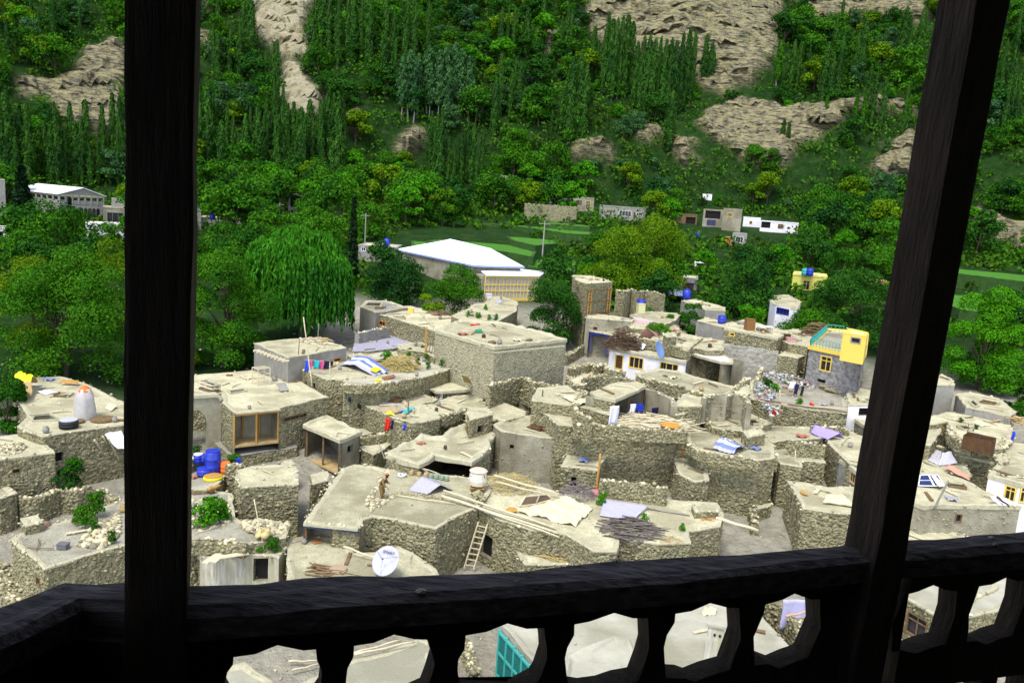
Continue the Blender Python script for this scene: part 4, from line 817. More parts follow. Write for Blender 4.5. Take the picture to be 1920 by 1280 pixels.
HS['trashyard'] = h = house('rubbish strewn stone walled yard in front of the yellow house', pts('E',1108,500,1180,455,1450,498,1640,560,1692,622,1692,692,1560,678,1400,658,1290,642,1110,602), 2.8, roof=M_DIRT, wstones=1.0, estones=1.0, rim=.03, debris=2, name='yard', cat='yard')
ztr = h.z
wallseg('collapsed stone wall with a plank top by the rubbish yard', pts('E',1560,500,1640,497,1700,490,1780,500), 2.6, stone=1.0, cap=2)
wallseg('leaning mud wall end with a rag draped top', pts('E',1178,408,1160,470,1115,560), 2.4, m=M_PLAS, stone=.4, cap=1.2, w=.4)
HS['lilac'] = house('low house with a lilac white wall beside the right post', pts('E',1688,585,1720,528,1850,556,1960,600,1900,660,1835,640,1700,640), 3.2, wall=M_WHITE, wstones=0, estones=.5, rim=.1, op=[('dark', pts('E',1760,655)[0]+pts('E',1830,700)[0])])
HS['shrine'] = house('little pale stone oven hut with a slanting cap', pts('E',1735,722,1830,688,1850,730,1800,765), 2.2, wall=M_PLAS, wstones=.4, estones=.2, rim=.14, slab=1)
# --- upper D
HS['plat'] = house('bare earth roof with seedlings behind the blank house', pts('D',330,432,450,380,560,300,690,290,812,332,800,400,770,412,650,482,440,474), 4.2, estones=.4, wstones=.0, rim=.05)
HS['tower'] = h = house('old stone tower house with timber ladder bands', pts('d',262,205,568,186,470,150,300,110,90,104,120,160,200,190), 7.5, wstones=.5, estones=.5, rim=.05)
a=h.at(px('d',268,206)); b=h.at(px('d',566,188)); t=(b-a).normalized(); nn=Vector((t.y,-t.x,0)); nn = nn if (CAM-a).dot(nn)>0 else -nn; L=(b-a).length
for zz in (-.8,-2.2,-3.6): MB().beam(a+nn*.08+Vector((0,0,zz)),b+nn*.08+Vector((0,0,zz)),.14,.16).build('timber_band',M_WOOD,h.root)
for u in (.06,.16,.84,.94):
    p=a+t*(L*u)+nn*.1; MB().beam(p+Vector((0,0,-.6)),p+Vector((0,0,-4.6)),.1,.1).build('ladder_post',M_ORNG,h.root)
for u in (.11,.89):
    for q in range(10): p=a+t*(L*u)+nn*.1+Vector((0,0,-.8-.4*q)); MB().beam(p-t*(L*.05),p+t*(L*.05),.08,.08).build('ladder_rung',M_ORNG,h.root)
wallseg('ruined high stone wall beside the tower house', pts('d',605,290,700,295,790,272,880,300,950,282,1080,308,1175,338), 5.0, stone=.6, cap=1.2, ht=5, w=.6)
HS['niche'] = house('plastered house with a row of small vent holes', pts('d',248,614,290,558,600,598,812,632,800,660,740,655), 4.4, wall=M_PLAS, wstones=.2, estones=.8, rim=.08)
HS['porch'] = h = house('low porch roof over a shaded lilac wall with a blue post', pts('d',285,772,330,742,560,780,745,815,690,842,540,818), 3.2, wall=M_PLAS, wstones=.2, estones=.8, rim=.05, openp=[px('d',480,805)])
veranda(h, px('d',300,776), px('d',688,840), 1.6, 3, M_BLUE, None, 2.4, back=M_GREY, pr=.04)
HS['banner'] = h = house('flat roof with a pink printed banner along its front', pts('d',770,588,950,540,1150,545,1385,565,1320,650,1200,692,1050,655,820,610), 4.2, wstones=.3, estones=.4, rim=.05)
HS['midterr'] = h = house('rambling earth roof with a tent hatch above the white house', pts('d',700,850,800,800,900,790,1000,745,1340,790,1655,850,1545,930,1482,1000,1130,905), 4.1, wstones=.4, estones=.9, rim=.05, debris=1)
HS['midterr2'] = house('stony rubble roof planted with small green bushes', pts('d',760,740,820,650,1040,690,1340,705,1385,780,1330,795,1000,755), 4.2, wstones=.4, estones=1.2, rim=.05, debris=2)
HS['rterr'] = house('mud roof strip behind the white shed', pts('d',1480,990,1545,930,1660,850,1900,890,1900,1000,1700,1005,1560,975), 3.9, wstones=.4, estones=.5, rim=.05)
wallseg('low rubble wall round the swept yard left of the white house', pts('d',0,1060,110,1010,210,945), 1.2, stone=.8, cap=1.6)
wallseg('rubble bank below the porch roof', pts('d',250,895,340,885,480,922,560,905), 1.6, stone=.8, cap=1.6)
wallseg('tumbled stone heap wall in front of the swept yard', pts('d',60,1215,200,1180,330,1165,480,1200), 1.2, stone=1, cap=3, w=.8)
HS['sidehouse'] = house('long grey house roof behind the small orchard', pts('d',1390,410,1560,395,1920,490,1920,530,1680,520), 3.6, wall=M_GREY, wstones=0, estones=.1, rim=.1)
HS['bluewin'] = house('terraced house with blue glazed front among dark trees', pts('p',20,345,60,290,200,285,330,350,290,432,80,388), 3.2, wall=M_WHITE, wstones=0, estones=.6, rim=.1, op=[('win4', pts('p',85,400)[0]+pts('p',215,480)[0], M_BLUE)])

Z0 = lambda k: HS[k].z
zr_ = Z0
# low rubble parapets and broken wall ends that break up the roofscape
for lb, z, P_, zt_, ht_ in (('rubble parapet along the top of the high retaining wall', 'C', (610,280,760,290,900,300,1100,312,1372,322), zw + .55, 1.0),
  ('rubble parapet under the long roof with the rectangular opening', 'E', (442,468,520,485,600,500,740,546,825,574), Z0('sky2') + .3, 1.2),
  ('broken rubble wall at the foot of the large blank house', 'D', (600,935,690,905,760,885,840,870,930,905,1030,925,1130,935), Z0('doorhut') + 1.2, 2.4),
  ('low rubble edge above the light well', 'g', (1330,715,1450,690,1560,650,1650,600), zr_('mid1') + .25, .8),
  ('stone parapet at the left end of the mud garden', 'A', (1150,606,1260,608,1400,602,1540,585,1680,556), zc + .25, .7),
  ('rubble wall stub beside the lean-to roof', 'E', (120,560,60,600,70,680,150,720), zw + 1.2, 2.0),
  ('low stone wall along the front of the striped cloth roof', 'E', (735,862,800,908,880,928,1000,948,1160,972), zs_ + .25, .7),
  ('ragged stone wall behind the violet sheet', 'E', (1480,772,1560,768,1640,775,1700,790), Z0('sheet') + .5, 1.5),
  ('rubble shoulder between the ruined enclosure and the white house', 'E', (170,405,240,395,262,425,360,440), Z0('ruinyard') + .9, 1.8),
  ('low wall of stones on the rambling roof', 'd', (880,855,1000,870,1130,905,1300,955,1480,1000), Z0('midterr') + .35, .9),
  ('stone edging on the terrace above the whitewashed hut', 'h', (40,860,150,850,300,845,420,850,600,885), zy - .2 + .3, .8),
  ('dividing rubble wall on the wide right roof', 'e', (240,440,262,500,330,548,420,575), Z0('rwide') + .3, .9),
  ('stone row along the ledge of the plastic covered roof', 'e', (60,602,110,575,180,592,262,612), Z0('rtent') + .4, .8),
  ('jagged mud wall end in front of the shed', 'E', (1100,470,1060,500,1020,540), Z0('sky2') + .6, 1.6),
  ('rubble wall round the back of the skylight roof', 'C', (540,262,610,285,700,225,760,260), Z0('skylight') + .8, 1.6),
  ('crumbling wall behind the postroof pit', 'E', (1250,870,1242,905,1262,960), Z0('postroof') + .5, 1.0)):
    wallseg(lb, pts(z, *P_), 1, zs=zt_, base=zt_ - ht_, stone=1.3, cap=1.6, w=.4)
# small extra huts and stepped blocks squeezed between the roofs
for lb, z, P_, zr_n in (('tiny stepped mud block beside the light well', 'B', (1160,175,1290,150,1330,200,1180,235), zr_('mid1') + .7),
  ('narrow stone store at the end of the striped roof', 'E', (1060,795,1170,770,1200,810,1090,835), zs_ + .9), ('low mud bench block on the tarp terrace', 'C', (1420,850,1590,850,1610,900,1440,905), zt + .45), ('square stone bin in the sunken yard', 'G', (260,520,330,510,350,560,270,575), 3.2),
  ('small mud storeroom on the rambling roof', 'd', (1180,800,1300,790,1340,840,1210,850), Z0('midterr') + 1.3), ('half buried stone cell below the striped roof', 'C', (1620,640,1740,650,1750,720,1630,710), 4.4), ('stepped mud block left of the courtyard cube', 'E', (655,650,700,640,720,690,660,700), zw + .8),
  ('low stone coop on the nearest left yard', 'F', (110,850,200,830,240,870,140,895), zy + .5), ('flat topped stone coop behind the near block', 'h', (900,130,1010,110,1060,150,950,165), 4.1), ('small stone store by the right ledge', 'e', (590,650,660,640,690,700,610,715), Z0('rlow') + .6),
  ('raised mud platform beside the rubbish yard', 'E', (1010,545,1100,520,1110,570,1030,590), Z0('court2') + 1.9)):
    q_ = pts(z, *P_); house(lb, q_, 2.5, zr=zr_n, estones=.8, wstones=1.2, debris=.8, rim=.05)

for lb, P_, hh in (('plain mud roofed house beside the right balcony post', (1650,770,1720,760,1770,800,1745,835,1660,825), 3.0), ('small stone house below the lilac white wall', (1640,870,1730,860,1735,905,1640,905), 3.0), ('low stone house next to the solar roof', (1615,935,1690,930,1690,985,1610,985), 2.8), ('flat roof at the tree edge beside the grey block hut', (1660,700,1735,690,1750,735,1670,740), 2.8)):
    house(lb, pts('P', *P_), hh, estones=.6, wstones=1.0)
# ------------------------------------------------------------------ houses further out
def fbox(label, z, x0, y0, x1, y1, depth=6, m=None, ops=(), roof=None, yaw=0, base=None, h0=0.0, **k):
    """box house from the px rectangle of its front; distance from the ground it stands on"""
    (a0, b0), (a1, b1) = px(z, x0, y0), px(z, x1, y1); mid = (a0 + a1) / 2
    g = hit((mid, b1), h0); ax = (g - CAM).dot(FW); w = (a1 - a0) / FPX * ax; ht = (b1 - b0) / FPX * ax
    v = Vector((g.x, g.y, 0)).normalized(); t = Vector((v.y, -v.x, 0)); t = Matrix.Rotation(math.radians(yaw), 3, 'Z') @ t; n = Vector((-t.y, t.x, 0))
    c = [g - t * w / 2, g + t * w / 2, g + t * w / 2 + n * depth, g - t * w / 2 + n * depth]; zt = g.z + ht
    P = [proj(Vector((q.x, q.y, zt))) for q in c]; oo = []
    for o in ops:
        kk, u0, v0, u1, v1 = o[:5]; p = [proj(Vector((c[0].x + t.x * w * u, c[0].y + t.y * w * u, zt - ht * v_))) for (u, v_) in ((u0, v0), (u1, v1))]
        oo.append((kk, (p[0][0], p[0][1], p[1][0], p[1][1]), *o[5:6]))
    opt = dict(wstones=0, estones=0, rim=.12, debris=0, flat=True); opt.update(k)
    return house(label, P, zr=zt, wall=m or M_GREY, roof=roof or M_ROOF, op=oo, base=g.z - 2.5 if base is None else base, **opt)
def fan(name, V, F, m, r): return part(name, V, F, m, r)
def hall():
    # big hall with a white hipped metal roof
    z = solve_z([px('l', 1100, 330)], 4.2); L_, Fr, R_ = onz(px('l', 435, 198), z), onz(px('l', 1215, 360), z), onz(px('l', 1722, 372), z)
    Bk = L_ + (R_ - Fr); r = empty('village_hall', (Fr.x, Fr.y, Tp(Fr.x, Fr.y) - .5), 'large hall with a bright white hipped metal roof', 'hall')
    ax = (Fr - L_); bx = (R_ - Fr); up = Vector((0, 0, 1)); e = [L_, Fr, R_, Bk]; c = sum(e, Vector()) / 4
    long_ = ax.normalized(); Lh = ax.length / 2; 
    # ridge ends read off the photograph above the roof centre line
    r1 = onz(px('l', 990, 97), z + 2.75); r2 = onz(px('l', 1385, 190), z + 2.25)
    for nm, q in (('roof_sheet', [Fr, L_, r1, r2]), ('roof_sheet', [R_, Fr, r2]), ('roof_sheet', [Bk, R_, r2, r1]), ('roof_sheet', [L_, Bk, r1])):
        nq = (q[1] - q[0]).cross(q[2] - q[0]).normalized(); nq = nq if nq.z > 0 else -nq; k = len(q)
        part(nm, q + [v - nq * .12 for v in q], [tuple(range(k)), tuple(range(k, 2 * k))[::-1]] + [(i, (i + 1) % k, k + (i + 1) % k, k + i) for i in range(k)], M_METW, r)
        base = q[0].lerp(q[1], .5); 
        for s in range(1, int((q[1] - q[0]).length / 1.4)):
            f = s / int((q[1] - q[0]).length / 1.4); b0 = q[0].lerp(q[1], f); tt = (q[-1].lerp(q[2], f) if k == 4 else q[2]); 
            MB().beam(b0 + nq * .03, b0.lerp(tt, .985) + nq * .03, .05, .05).build('roof_seam', M_METW, r)
    for i in range(4): MB().beam(e[i] - up * .1, e[(i + 1) % 4] - up * .1, .16, .26).build('eave_fascia', M_METB, r)
    w = [c + (q - c) * .95 for q in e]; gz = r.location.z; lo = [Vector((q.x, q.y, gz)) for q in w]; hi = [Vector((q.x, q.y, z - .05)) for q in w]
    part('wall', lo + hi, [(i, (i + 1) % 4, 4 + (i + 1) % 4, 4 + i) for i in range(4)], M_PLAS, r)
    # porch: white roof sheet on yellow glazed timber front
    zp = solve_z([px('l', 1600, 440)], 3.9); P_ = [onz(p, zp) for p in pts('l', 1345, 456, 1880, 462, 1935, 425, 1700, 395, 1290, 415)]
    p = empty('hall_porch', (P_[0].x, P_[0].y, zp - 4.2), 'yellow glazed timber porch with a white sheet roof below the hall', 'porch')
    part('porch_roof', P_ + [v - up * .15 for v in P_], [(0, 1, 2, 3, 4), (9, 8, 7, 6, 5)] + [(i, (i + 1) % 5, 5 + (i + 1) % 5, 5 + i) for i in range(5)], M_METW, p)
    a, b = P_[0], P_[1]; t = (b - a).normalized(); n = Vector((-t.y, t.x, 0)); L = (b - a).length; a = a + n * .3
    for q in range(16):
        v = a + t * (L * q / 15); MB().beam((v.x, v.y, zp - 3.9), (v.x, v.y, zp - .15), .11, .11).build('yellow_post', M_YEL, p)
    for zz, hh in ((-.3, .25), (-1.5, .12), (-2.4, .12), (-3.7, .4)): MB().beam(a + up * zz, a + t * L + up * zz, .12, hh).build('yellow_rail', M_YEL, p)
    for q in range(15):
        v = a + t * (L * (q + .5) / 15) + n * .06; MB().box((v.x, v.y, zp - 2), L / 15 - .14, .03, 3.4, t, n).build('pane', mat('curtained_glass', (.30, .28, .25), (.5, .48, .44), rough=.2), p)
    v = a + t * L / 2 + n * 2.2; MB().box((v.x, v.y, zp - 2.2), L, 3.6, 3.9, t, n).build('rear_wall', M_PLAS, p)
hall()
def hangar():
    ze = None; g = hit(px('i', 1080, 790), 0); ax = (g - CAM).dot(FW); up = Vector((0, 0, 1))
    v = Vector((g.x, g.y, 0)).normalized(); nn = -v; q = lambda x, y: onvert(px('i', x, y), g, v)
    yaw = math.radians(24); tt = Matrix.Rotation(yaw, 3, 'Z') @ Vector((v.y, -v.x, 0)); nf = Vector((tt.y, -tt.x, 0)); pv = lambda x, y: onvert(px('i', x, y), g, nf)
    fl, fr, fp = pv(790, 485), pv(1382, 455), pv(1100, 378); fr.z = fl.z = (fl.z + fr.z) / 2; back = -nf * 26
    r = empty('hangar_hall', (g.x, g.y, g.z - 3), 'grey two storey hall with a white gabled sheet roof behind the conifer', 'hall')
    o = nf * .5
    for (A, B) in ((fl, fp), (fp, fr)):
        d = (B - A).normalized(); sgn = -1 if A is fl else 1
        A2, B2 = (A - d * .5, B) if A is fl else (A, B + d * .5); Q = [A2 + o, B2 + o, B2 + back, A2 + back]
        part('roof_sheet', [w + up * .2 for w in Q] + [w + up * .05 for w in Q], [(0, 1, 2, 3), (7, 6, 5, 4), (0, 4, 5, 1), (1, 5, 6, 2), (2, 6, 7, 3), (3, 7, 4, 0)], M_METW, r)
    part('gable', [fl, fr, fp, fl - nf * .3, fr - nf * .3, fp - nf * .3], [(0, 1, 2), (5, 4, 3), (0, 3, 4, 1)], M_GREY, r)
    W_ = (fr - fl).length; t = (fr - fl).normalized(); gz = g.z - 3
    def band(nm, z0, z1, m, off=0):
        for (a, b) in ((fl, fr), (fl, fl + back), (fr, fr + back), (fl + back, fr + back)):
            a2 = Vector((a.x, a.y, 0)); b2 = Vector((b.x, b.y, 0)); MB().beam(a2 + up * (z0 + z1) / 2, b2 + up * (z0 + z1) / 2, .3, z1 - z0).build(nm, m, r)
    zt = fl.z; s = ax / FPX; h1 = 120 / 7.112 * s; h2 = 65 / 7.112 * s
    band('parapet', zt - h1 - h2 * .1, zt - h1 + h2 * .75, M_GREY); band('lower_wall', gz, zt - h1 - h2 * .15, M_BLOCK)
    n_ = 7
    for q_ in range(n_ + 1): p = fl + t * (W_ * q_ / n_); MB().beam((p.x, p.y, zt - h1), (p.x, p.y, zt), .45, .45).build('column', M_GREY, r)
    for q_ in range(1, 8): p = fl + back * (q_ / 8); MB().beam((p.x, p.y, zt - h1), (p.x, p.y, zt), .45, .45).build('column', M_GREY, r)
    MB().beam(fl - up * .25, fr - up * .25, .4, .5).build('ring_beam', M_RIM, r); MB().beam(fl - up * .25, fl + back - up * .25, .4, .5).build('ring_beam', M_RIM, r)
    part('deck', [Vector((p.x, p.y, zt - h1)) for p in (fl, fr, fr + back, fl + back)], [(0, 1, 2, 3)], M_GREY, r)
    for q_ in range(6):
        p = fl + t * (W_ * (.38 + .095 * q_)) + nf * .17; p.z = zt - h1 - h2 * .2 - 2.0
        V = [p + t * (.45 * math.cos(a)) + up * (.9 + .45 * math.sin(a)) for a in np.linspace(0, math.pi, 9)] + [p - t * .45 - up * .9, p + t * .45 - up * .9]
        part('arched_window', V, [tuple(range(11))], M_PANE, r)
hangar()
fbox('narrow grey concrete frame building at the far left edge', 'i', -200, 270, 62, 800, 12, M_GREY, [('win', .3, .1, .6, .3), ('win', .3, .4, .6, .6), ('win', .3, .7, .6, .9)])
fbox('pale annex with flat yellow eave beside the gabled hall', 'i', 1395, 640, 1700, 860, 10, M_PLAS, [('win3', .15, .3, .8, .85, M_GREY)], slab=M_YEL)
fbox('small roof room on the pale annex', 'i', 1500, 525, 1700, 640, 6, M_GREY, h0=3.2, base=None)
fbox('whitewashed low building among trees below the gabled hall', 'i', 1180, 860, 1700, 1080, 8, M_WHITE, [('win', .1, .3, .25, .7), ('win', .5, .3, .65, .7)])
fbox('pale shed with flat roof at the left edge below the conifer', 'i', -150, 905, 110, 1070, 6, M_WHITE, [('dark', .2, .3, .7, .95)])
fbox('grey house with a flat white eave beside the white hall roof', 'l', 60, 172, 440, 330, 8, M_GREY, [('win', .07, .1, .2, .35, M_WHITE), ('win', .32, .1, .42, .35, M_YEL), ('win1', .75, .12, .83, .26, M_WHITE), ('win', .92, .55, .99, .95, M_YEL)], slab=M_WHITE, yaw=-8)
fbox('flat roofed hut half hidden in shrubs below the hall', 'l', 470, 600, 610, 700, 8, M_GREY, [('dark', .1, .35, .8, .9)], yaw=-10)
fbox('long low pale house behind the left post', 'P', 330, 408, 450, 424, 8, M_GREY, yaw=-4)
fbox('small grey concrete box behind the left post with a blue tank', 'P', 346, 394, 376, 425, 5, M_GREY, h0=1)
fbox('open fronted hillside hut with a white dish', 'P', 541, 366, 578, 402, 5, M_GREY, [('dark', .1, .1, .9, .6)])
fbox('grey stone cottage corner with a blue window on the upper terrace', 'j', 475, 200, 615, 300, 7, M_GREY, [('win', .2, .15, .65, .75, M_BLUE)], h0=2.6)
fbox('low grey annex on the upper terrace', 'j', 620, 225, 765, 318, 7, M_GREY, [('win1', .3, .25, .6, .7)], h0=2.2)
fbox('cream cottage with a barred window and yellow porch post', 'j', 775, 212, 1045, 372, 7, M_PLAS, [('win4', .15, .22, .45, .62, M_TAN), ('win', .6, .25, .85, .9, M_YEL)], h0=.4, slab=M_WHITE)
wallseg('pale dry stone retaining wall under the upper terrace cottages', pts('j', 165, 288, 400, 298, 840, 335), 4.6, stone=0, cap=1, ht=5)
fbox('long grey house with a white framed window bay above the walnut tree', 'j', 1115, 330, 1705, 505, 9, M_GREY, [('win', .15, .28, .28, .48), ('win4', .42, .3, .7, .65, M_WHITE), ('door', .73, .3, .79, .85), ('win3', .8, .33, .94, .58, M_WHITE)], slab=M_WHITE)
fbox('brown fronted cottage with tan posts in the orchard', 'k', 118, 268, 420, 380, 7, M_WOOD, [('win', .12, .3, .4, .8, M_ORNG), ('dark', .55, .3, .95, .95)], slab=M_TAN)
fbox('two storey cream house with a dark open loggia', 'k', 490, 215, 720, 420, 8, M_PLAS, [('dark', .08, .1, .9, .48), ('win', .2, .6, .7, .9, M_BLUE)])
fbox('tall cream house with a slatted yellow window', 'k', 722, 208, 940, 470, 8, M_PLAS, [('win4', .2, .18, .52, .36, M_YEL)])
fbox('white cottage with a small yellow window below the scree', 'k', 980, 308, 1180, 400, 6, M_WHITE, [('win1', .35, .45, .55, .85, M_YEL)], h0=.5)
fbox('white cottage with a long flat brown roof below the scree', 'k', 1185, 360, 1620, 490, 7, M_WHITE, [('dark', .02, .1, .28, .6), ('win', .46, .2, .62, .6, M_ORNG), ('win1', .92, .2, .99, .8, M_YEL)], slab=M_TAN)
fbox('rust red water store beside a white barred window', 'k', 745, 545, 840, 640, 3, M_ORNG)
fbox('pale house with white barred window in the orchard', 'k', 842, 500, 1010, 650, 6, M_GREY, [('win3', .2, .25, .8, .7, M_WHITE)])
fbox('grey garage with a wide brown shutter behind the blue pavilion', 'k', 200, 1035, 420, 1200, 6, M_GREY, [('door', .25, .35, .85, .95, M_BLUE)])
fbox('tiny white roofed hut in the orchard with a blue drum', 'k', 395, 850, 545, 900, 5, M_WHITE)
HS['stripeh'] = fbox('yellow and green striped house with two roof tanks', 'p', 240, 88, 560, 240, 8, mat('yellow_green_paint', (.55, .42, .10), (.42, .50, .10), scale=1.2), [('win', .3, .35, .55, .95, M_YEL)], slab=M_TAN)
fbox('pink roofed shed under the terraced fields', 'p', 1020, 140, 1170, 215, 5, M_RAG['salmon'], yaw=10)
fbox('low grey wall house below the pink roofed shed', 'p', 1015, 285, 1195, 370, 5, M_GREY)
fbox('hidden hillside hut with a pale roof among trees', 'P', 915, 330, 960, 352, 5, M_PLAS, [('dark', .2, .3, .7, .9)])
fbox('small white hut high in the orchard', 'k', 490, 30, 600, 110, 4, M_WHITE, [('door', .1, .3, .3, .9)])
# pavilion with a blue hipped roof
def pavilion():
    g = hit(px('d', 1260, 420), 0); ax = (g - CAM).dot(FW); s = ax / FPX; r = empty('blue_roof_pavilion', g, 'small open pavilion with a pale blue hipped sheet roof', 'pavilion'); up = Vector((0, 0, 1))
    w = 375 / 6.4 * s / 2; zt = g.z + (420 - 330) / 6.4 * s; t = Matrix.Rotation(-.35, 3, 'Z') @ Vector((1, 0, 0)); n = Vector((-t.y, t.x, 0)); c = Vector((g.x, g.y, zt)) + n * w * .5
    e = [c - t * w - n * w * .8, c + t * w - n * w * .8, c + t * w + n * w * .8, c - t * w + n * w * .8]; top = c + up * w * .42
    for i in range(4):
        q = [e[i], e[(i + 1) % 4], top]; part('roof_sheet', q + [v - up * .08 for v in q], [(0, 1, 2), (5, 4, 3), (0, 3, 4, 1)], M_METB, r)
    for v in e: q = c + (v - c) * .9; MB().beam((q.x, q.y, g.z - .5), (q.x, q.y, zt), .16, .16).build('post', M_GREY, r)
pavilion()
# terraced fields: flat crops held by hedged banks
FIELDS = []
M_CROP = mat('young_green_crop', (.032, .125, .008), (.055, .18, .012), scale=.8, bump=.5, bscale=6)
M_BANK = mat('grassy_bank', (.02, .06, .01), (.045, .10, .02), scale=1.2, bump=.8, bscale=5)
for i, (lb, P_) in enumerate((('bright green field strip below the stone terrace', pts('j', -400, 500, -100, 520, 280, 555, 640, 610, 1030, 660, 1020, 690, 700, 670, 400, 625, 0, 570, -420, 540)),
   ('green field terrace in front of the walnut tree', pts('j', -100, 690, 200, 690, 520, 735, 620, 800, 300, 830, 0, 760)), ('narrow green field above the bright strip', pts('j', 270, 500, 470, 520, 760, 550, 1000, 575, 1000, 592, 470, 545)),
   ('grass plot beside the white hall roof', pts('j', 150, 1060, 420, 1060, 720, 1060, 700, 1150, 300, 1150, 120, 1100)), ('green meadow left of the white hall roof', pts('l', 590, 120, 700, 100, 860, 130, 760, 180, 600, 170)),
   ('bright green field at the foot of the right slope', pts('P', 1690, 545, 1700, 520, 1930, 560, 1930, 600, 1800, 580)), ('wide meadow strip behind the white hall roof', pts('P',800,452,900,440,1015,456,1000,482,930,470)), ('sloping green plot below the bright field strip', pts('P',975,470,1080,482,1078,512,990,500)), ('narrow terrace field by the right scree', pts('P', 1690, 485, 1930, 515, 1930, 530, 1690, 500)))):
    FIELDS.append(P_); H_ = house(lb, P_, .7, roof=M_CROP, wall=M_BANK, rim=.12, rimw=.6, rimmat=M_BANK, estones=0, wstones=0, debris=0, name='terrace_field', cat='field')
# ------------------------------------------------------------------ trees
def leafmat(name, a, b, c, tr=.18):
    return mat(name, a, b, scale=.35, rough=.7, island=[(.55, .6, .6), (.85, .9, .8), (1, 1, 1), (1.15, 1.12, .9), (1.5, 1.35, .9)], trans=tr, c3=c, spec=.04)
L_POP = leafmat('poplar_leaves', (.026, .090, .014), (.046, .132, .018), (.020, .070, .014))
L_BRO = leafmat('broad_leaves', (.024, .106, .005), (.050, .162, .007), (.017, .078, .006))
L_DRK = leafmat('dark_leaves', (.014, .068, .007), (.030, .108, .011), (.012, .054, .010))
L_YEL = leafmat('yellow_green_leaves', (.065, .155, .004), (.115, .205, .006), (.045, .125, .005))
L_LIM = leafmat('fresh_leaves', (.035, .17, .004), (.065, .225, .007), (.025, .135, .005))
L_WIL = leafmat('willow_leaves', (.028, .145, .010), (.055, .215, .012), (.02, .11, .010))
L_GRY = leafmat('grey_green_leaves', (.032, .10, .030), (.06, .145, .05), (.026, .08, .03))
L_CON = leafmat('conifer_needles', (.006, .022, .008), (.012, .036, .012), (.005, .018, .008), .05)
M_BARK = mat('dark_bark', (.05, .038, .026), (.10, .08, .055), scale=3, bump=.6, bscale=10); M_PALE = mat('pale_bark', (.15, .145, .12), (.26, .255, .22), scale=3, bump=.3, bscale=10)
def quads(C, Nn, size, ar, rng, up=0.0):
    n = len(C); r = rng.normal(size=(n, 3)); r[:, 2] += up * 3; t = np.cross(Nn, r); t = np.cross(t, Nn) if up else t; t /= np.linalg.norm(t, axis=1, keepdims=True) + 1e-9
    b = np.cross(Nn, t); b /= np.linalg.norm(b, axis=1, keepdims=True) + 1e-9; s = (size * rng.uniform(.6, 1.3, n))[:, None]; fold = Nn * s * .15
    V = np.stack([C - t * s * .5, C + b * s * ar * .5 + fold, C + t * s * .5, C - b * s * ar * .5 + fold], 1); return V.reshape(-1, 3), np.arange(n * 4).reshape(n, 4)
def unit(rng, n): v = rng.normal(size=(n, 3)); return v / np.linalg.norm(v, axis=1, keepdims=True)
def crown_broad(rng, R, Hc, z0, nl, nleaf, size, flatten=.85, lob=.38, ar=.62, low=.3):
    c = unit(rng, nl) * (rng.uniform(.35, .82, (nl, 1))); lowf = rng.random(nl) < low; c[:, 2] = np.where(lowf, -rng.uniform(.25, 1.0, nl), np.abs(c[:, 2]) * 1.25 - .1); c[:, :2] *= np.where(lowf, 1.15, 1.0)[:, None]; c = np.clip(c, -1, 1)
    c[:, 0] *= R; c[:, 1] *= R; c[:, 2] = z0 + Hc * .5 + c[:, 2] * Hc * .5; lr = lob * R * rng.uniform(.65, 1.25, nl)
    k = rng.choice(nl, nleaf, p=lr ** 2 / (lr ** 2).sum()); d = unit(rng, nleaf); d[:, 2] = np.where(d[:, 2] < -.35, -d[:, 2], d[:, 2]); rad = rng.uniform(.62, 1.06, nleaf) ** .8
    stray = rng.random(nleaf) < .06; rad = np.where(stray, rad * 1.22, rad)
    C = c[k] + d * (lr[k] * rad)[:, None] * np.array([1, 1, flatten]); N_ = d + rng.normal(size=d.shape) * .55; N_[:, 2] += .25; N_ /= np.linalg.norm(N_, axis=1, keepdims=True)
    return (*quads(C, N_, size, ar, rng), c)
def crown_poplar(rng, H, R, z0, nleaf, size, nl=16):
    u = rng.beta(1.1, 1.1, nleaf); prof = np.clip(np.sin(np.pi * u ** .8), 0, 1) ** .38 * (1 - .28 * u) + .03; a = rng.uniform(0, 2 * np.pi, nleaf); ph = rng.uniform(0, 6.28, 4)
    clump = .72 + .2 * np.sin(3 * a + 9 * u + ph[0]) + .16 * np.sin(5 * a - 23 * u + ph[1]) + .14 * np.sin(2 * a + 41 * u + ph[2]); r_ = R * .9 * prof * clump * rng.uniform(.15, 1.05, nleaf) ** .5
    C = np.stack([r_ * np.cos(a), r_ * np.sin(a), z0 + (H - z0) * u + rng.normal(size=nleaf) * .15], 1); N_ = np.stack([np.cos(a), np.sin(a), .25 + 0 * a], 1) + rng.normal(size=(nleaf, 3)) * .4; N_ /= np.linalg.norm(N_, axis=1, keepdims=True)
    return quads(C, N_, size, .45, rng, up=1.0)
def trunk_mesh(rng, H, r, limbs=(), mat_=None):
    mb = MB(); P = [Vector((0, 0, -.6))]; q = Vector((0, 0, 0)); P.append(q)
    for i in range(5): q = q + Vector((rng.normal() * H * .012, rng.normal() * H * .012, H / 5)); P.append(q)
    mb.tube(P, [r * 1.25, r * 1.05, r * .85, r * .7, r * .5, r * .32, r * .1], 7)
    for c in limbs:
        c = Vector(c); s = P[2].lerp(P[4], rng.uniform(0, 1)); m_ = s.lerp(c, .5) + Vector((0, 0, .06 * H)); mb.tube([s, m_, c], [r * .38, r * .24, r * .06], 5, cap=False)
    return new_mesh('trunk', mb.v, mb.f, mat_ or M_BARK, True)
PROTO = {}
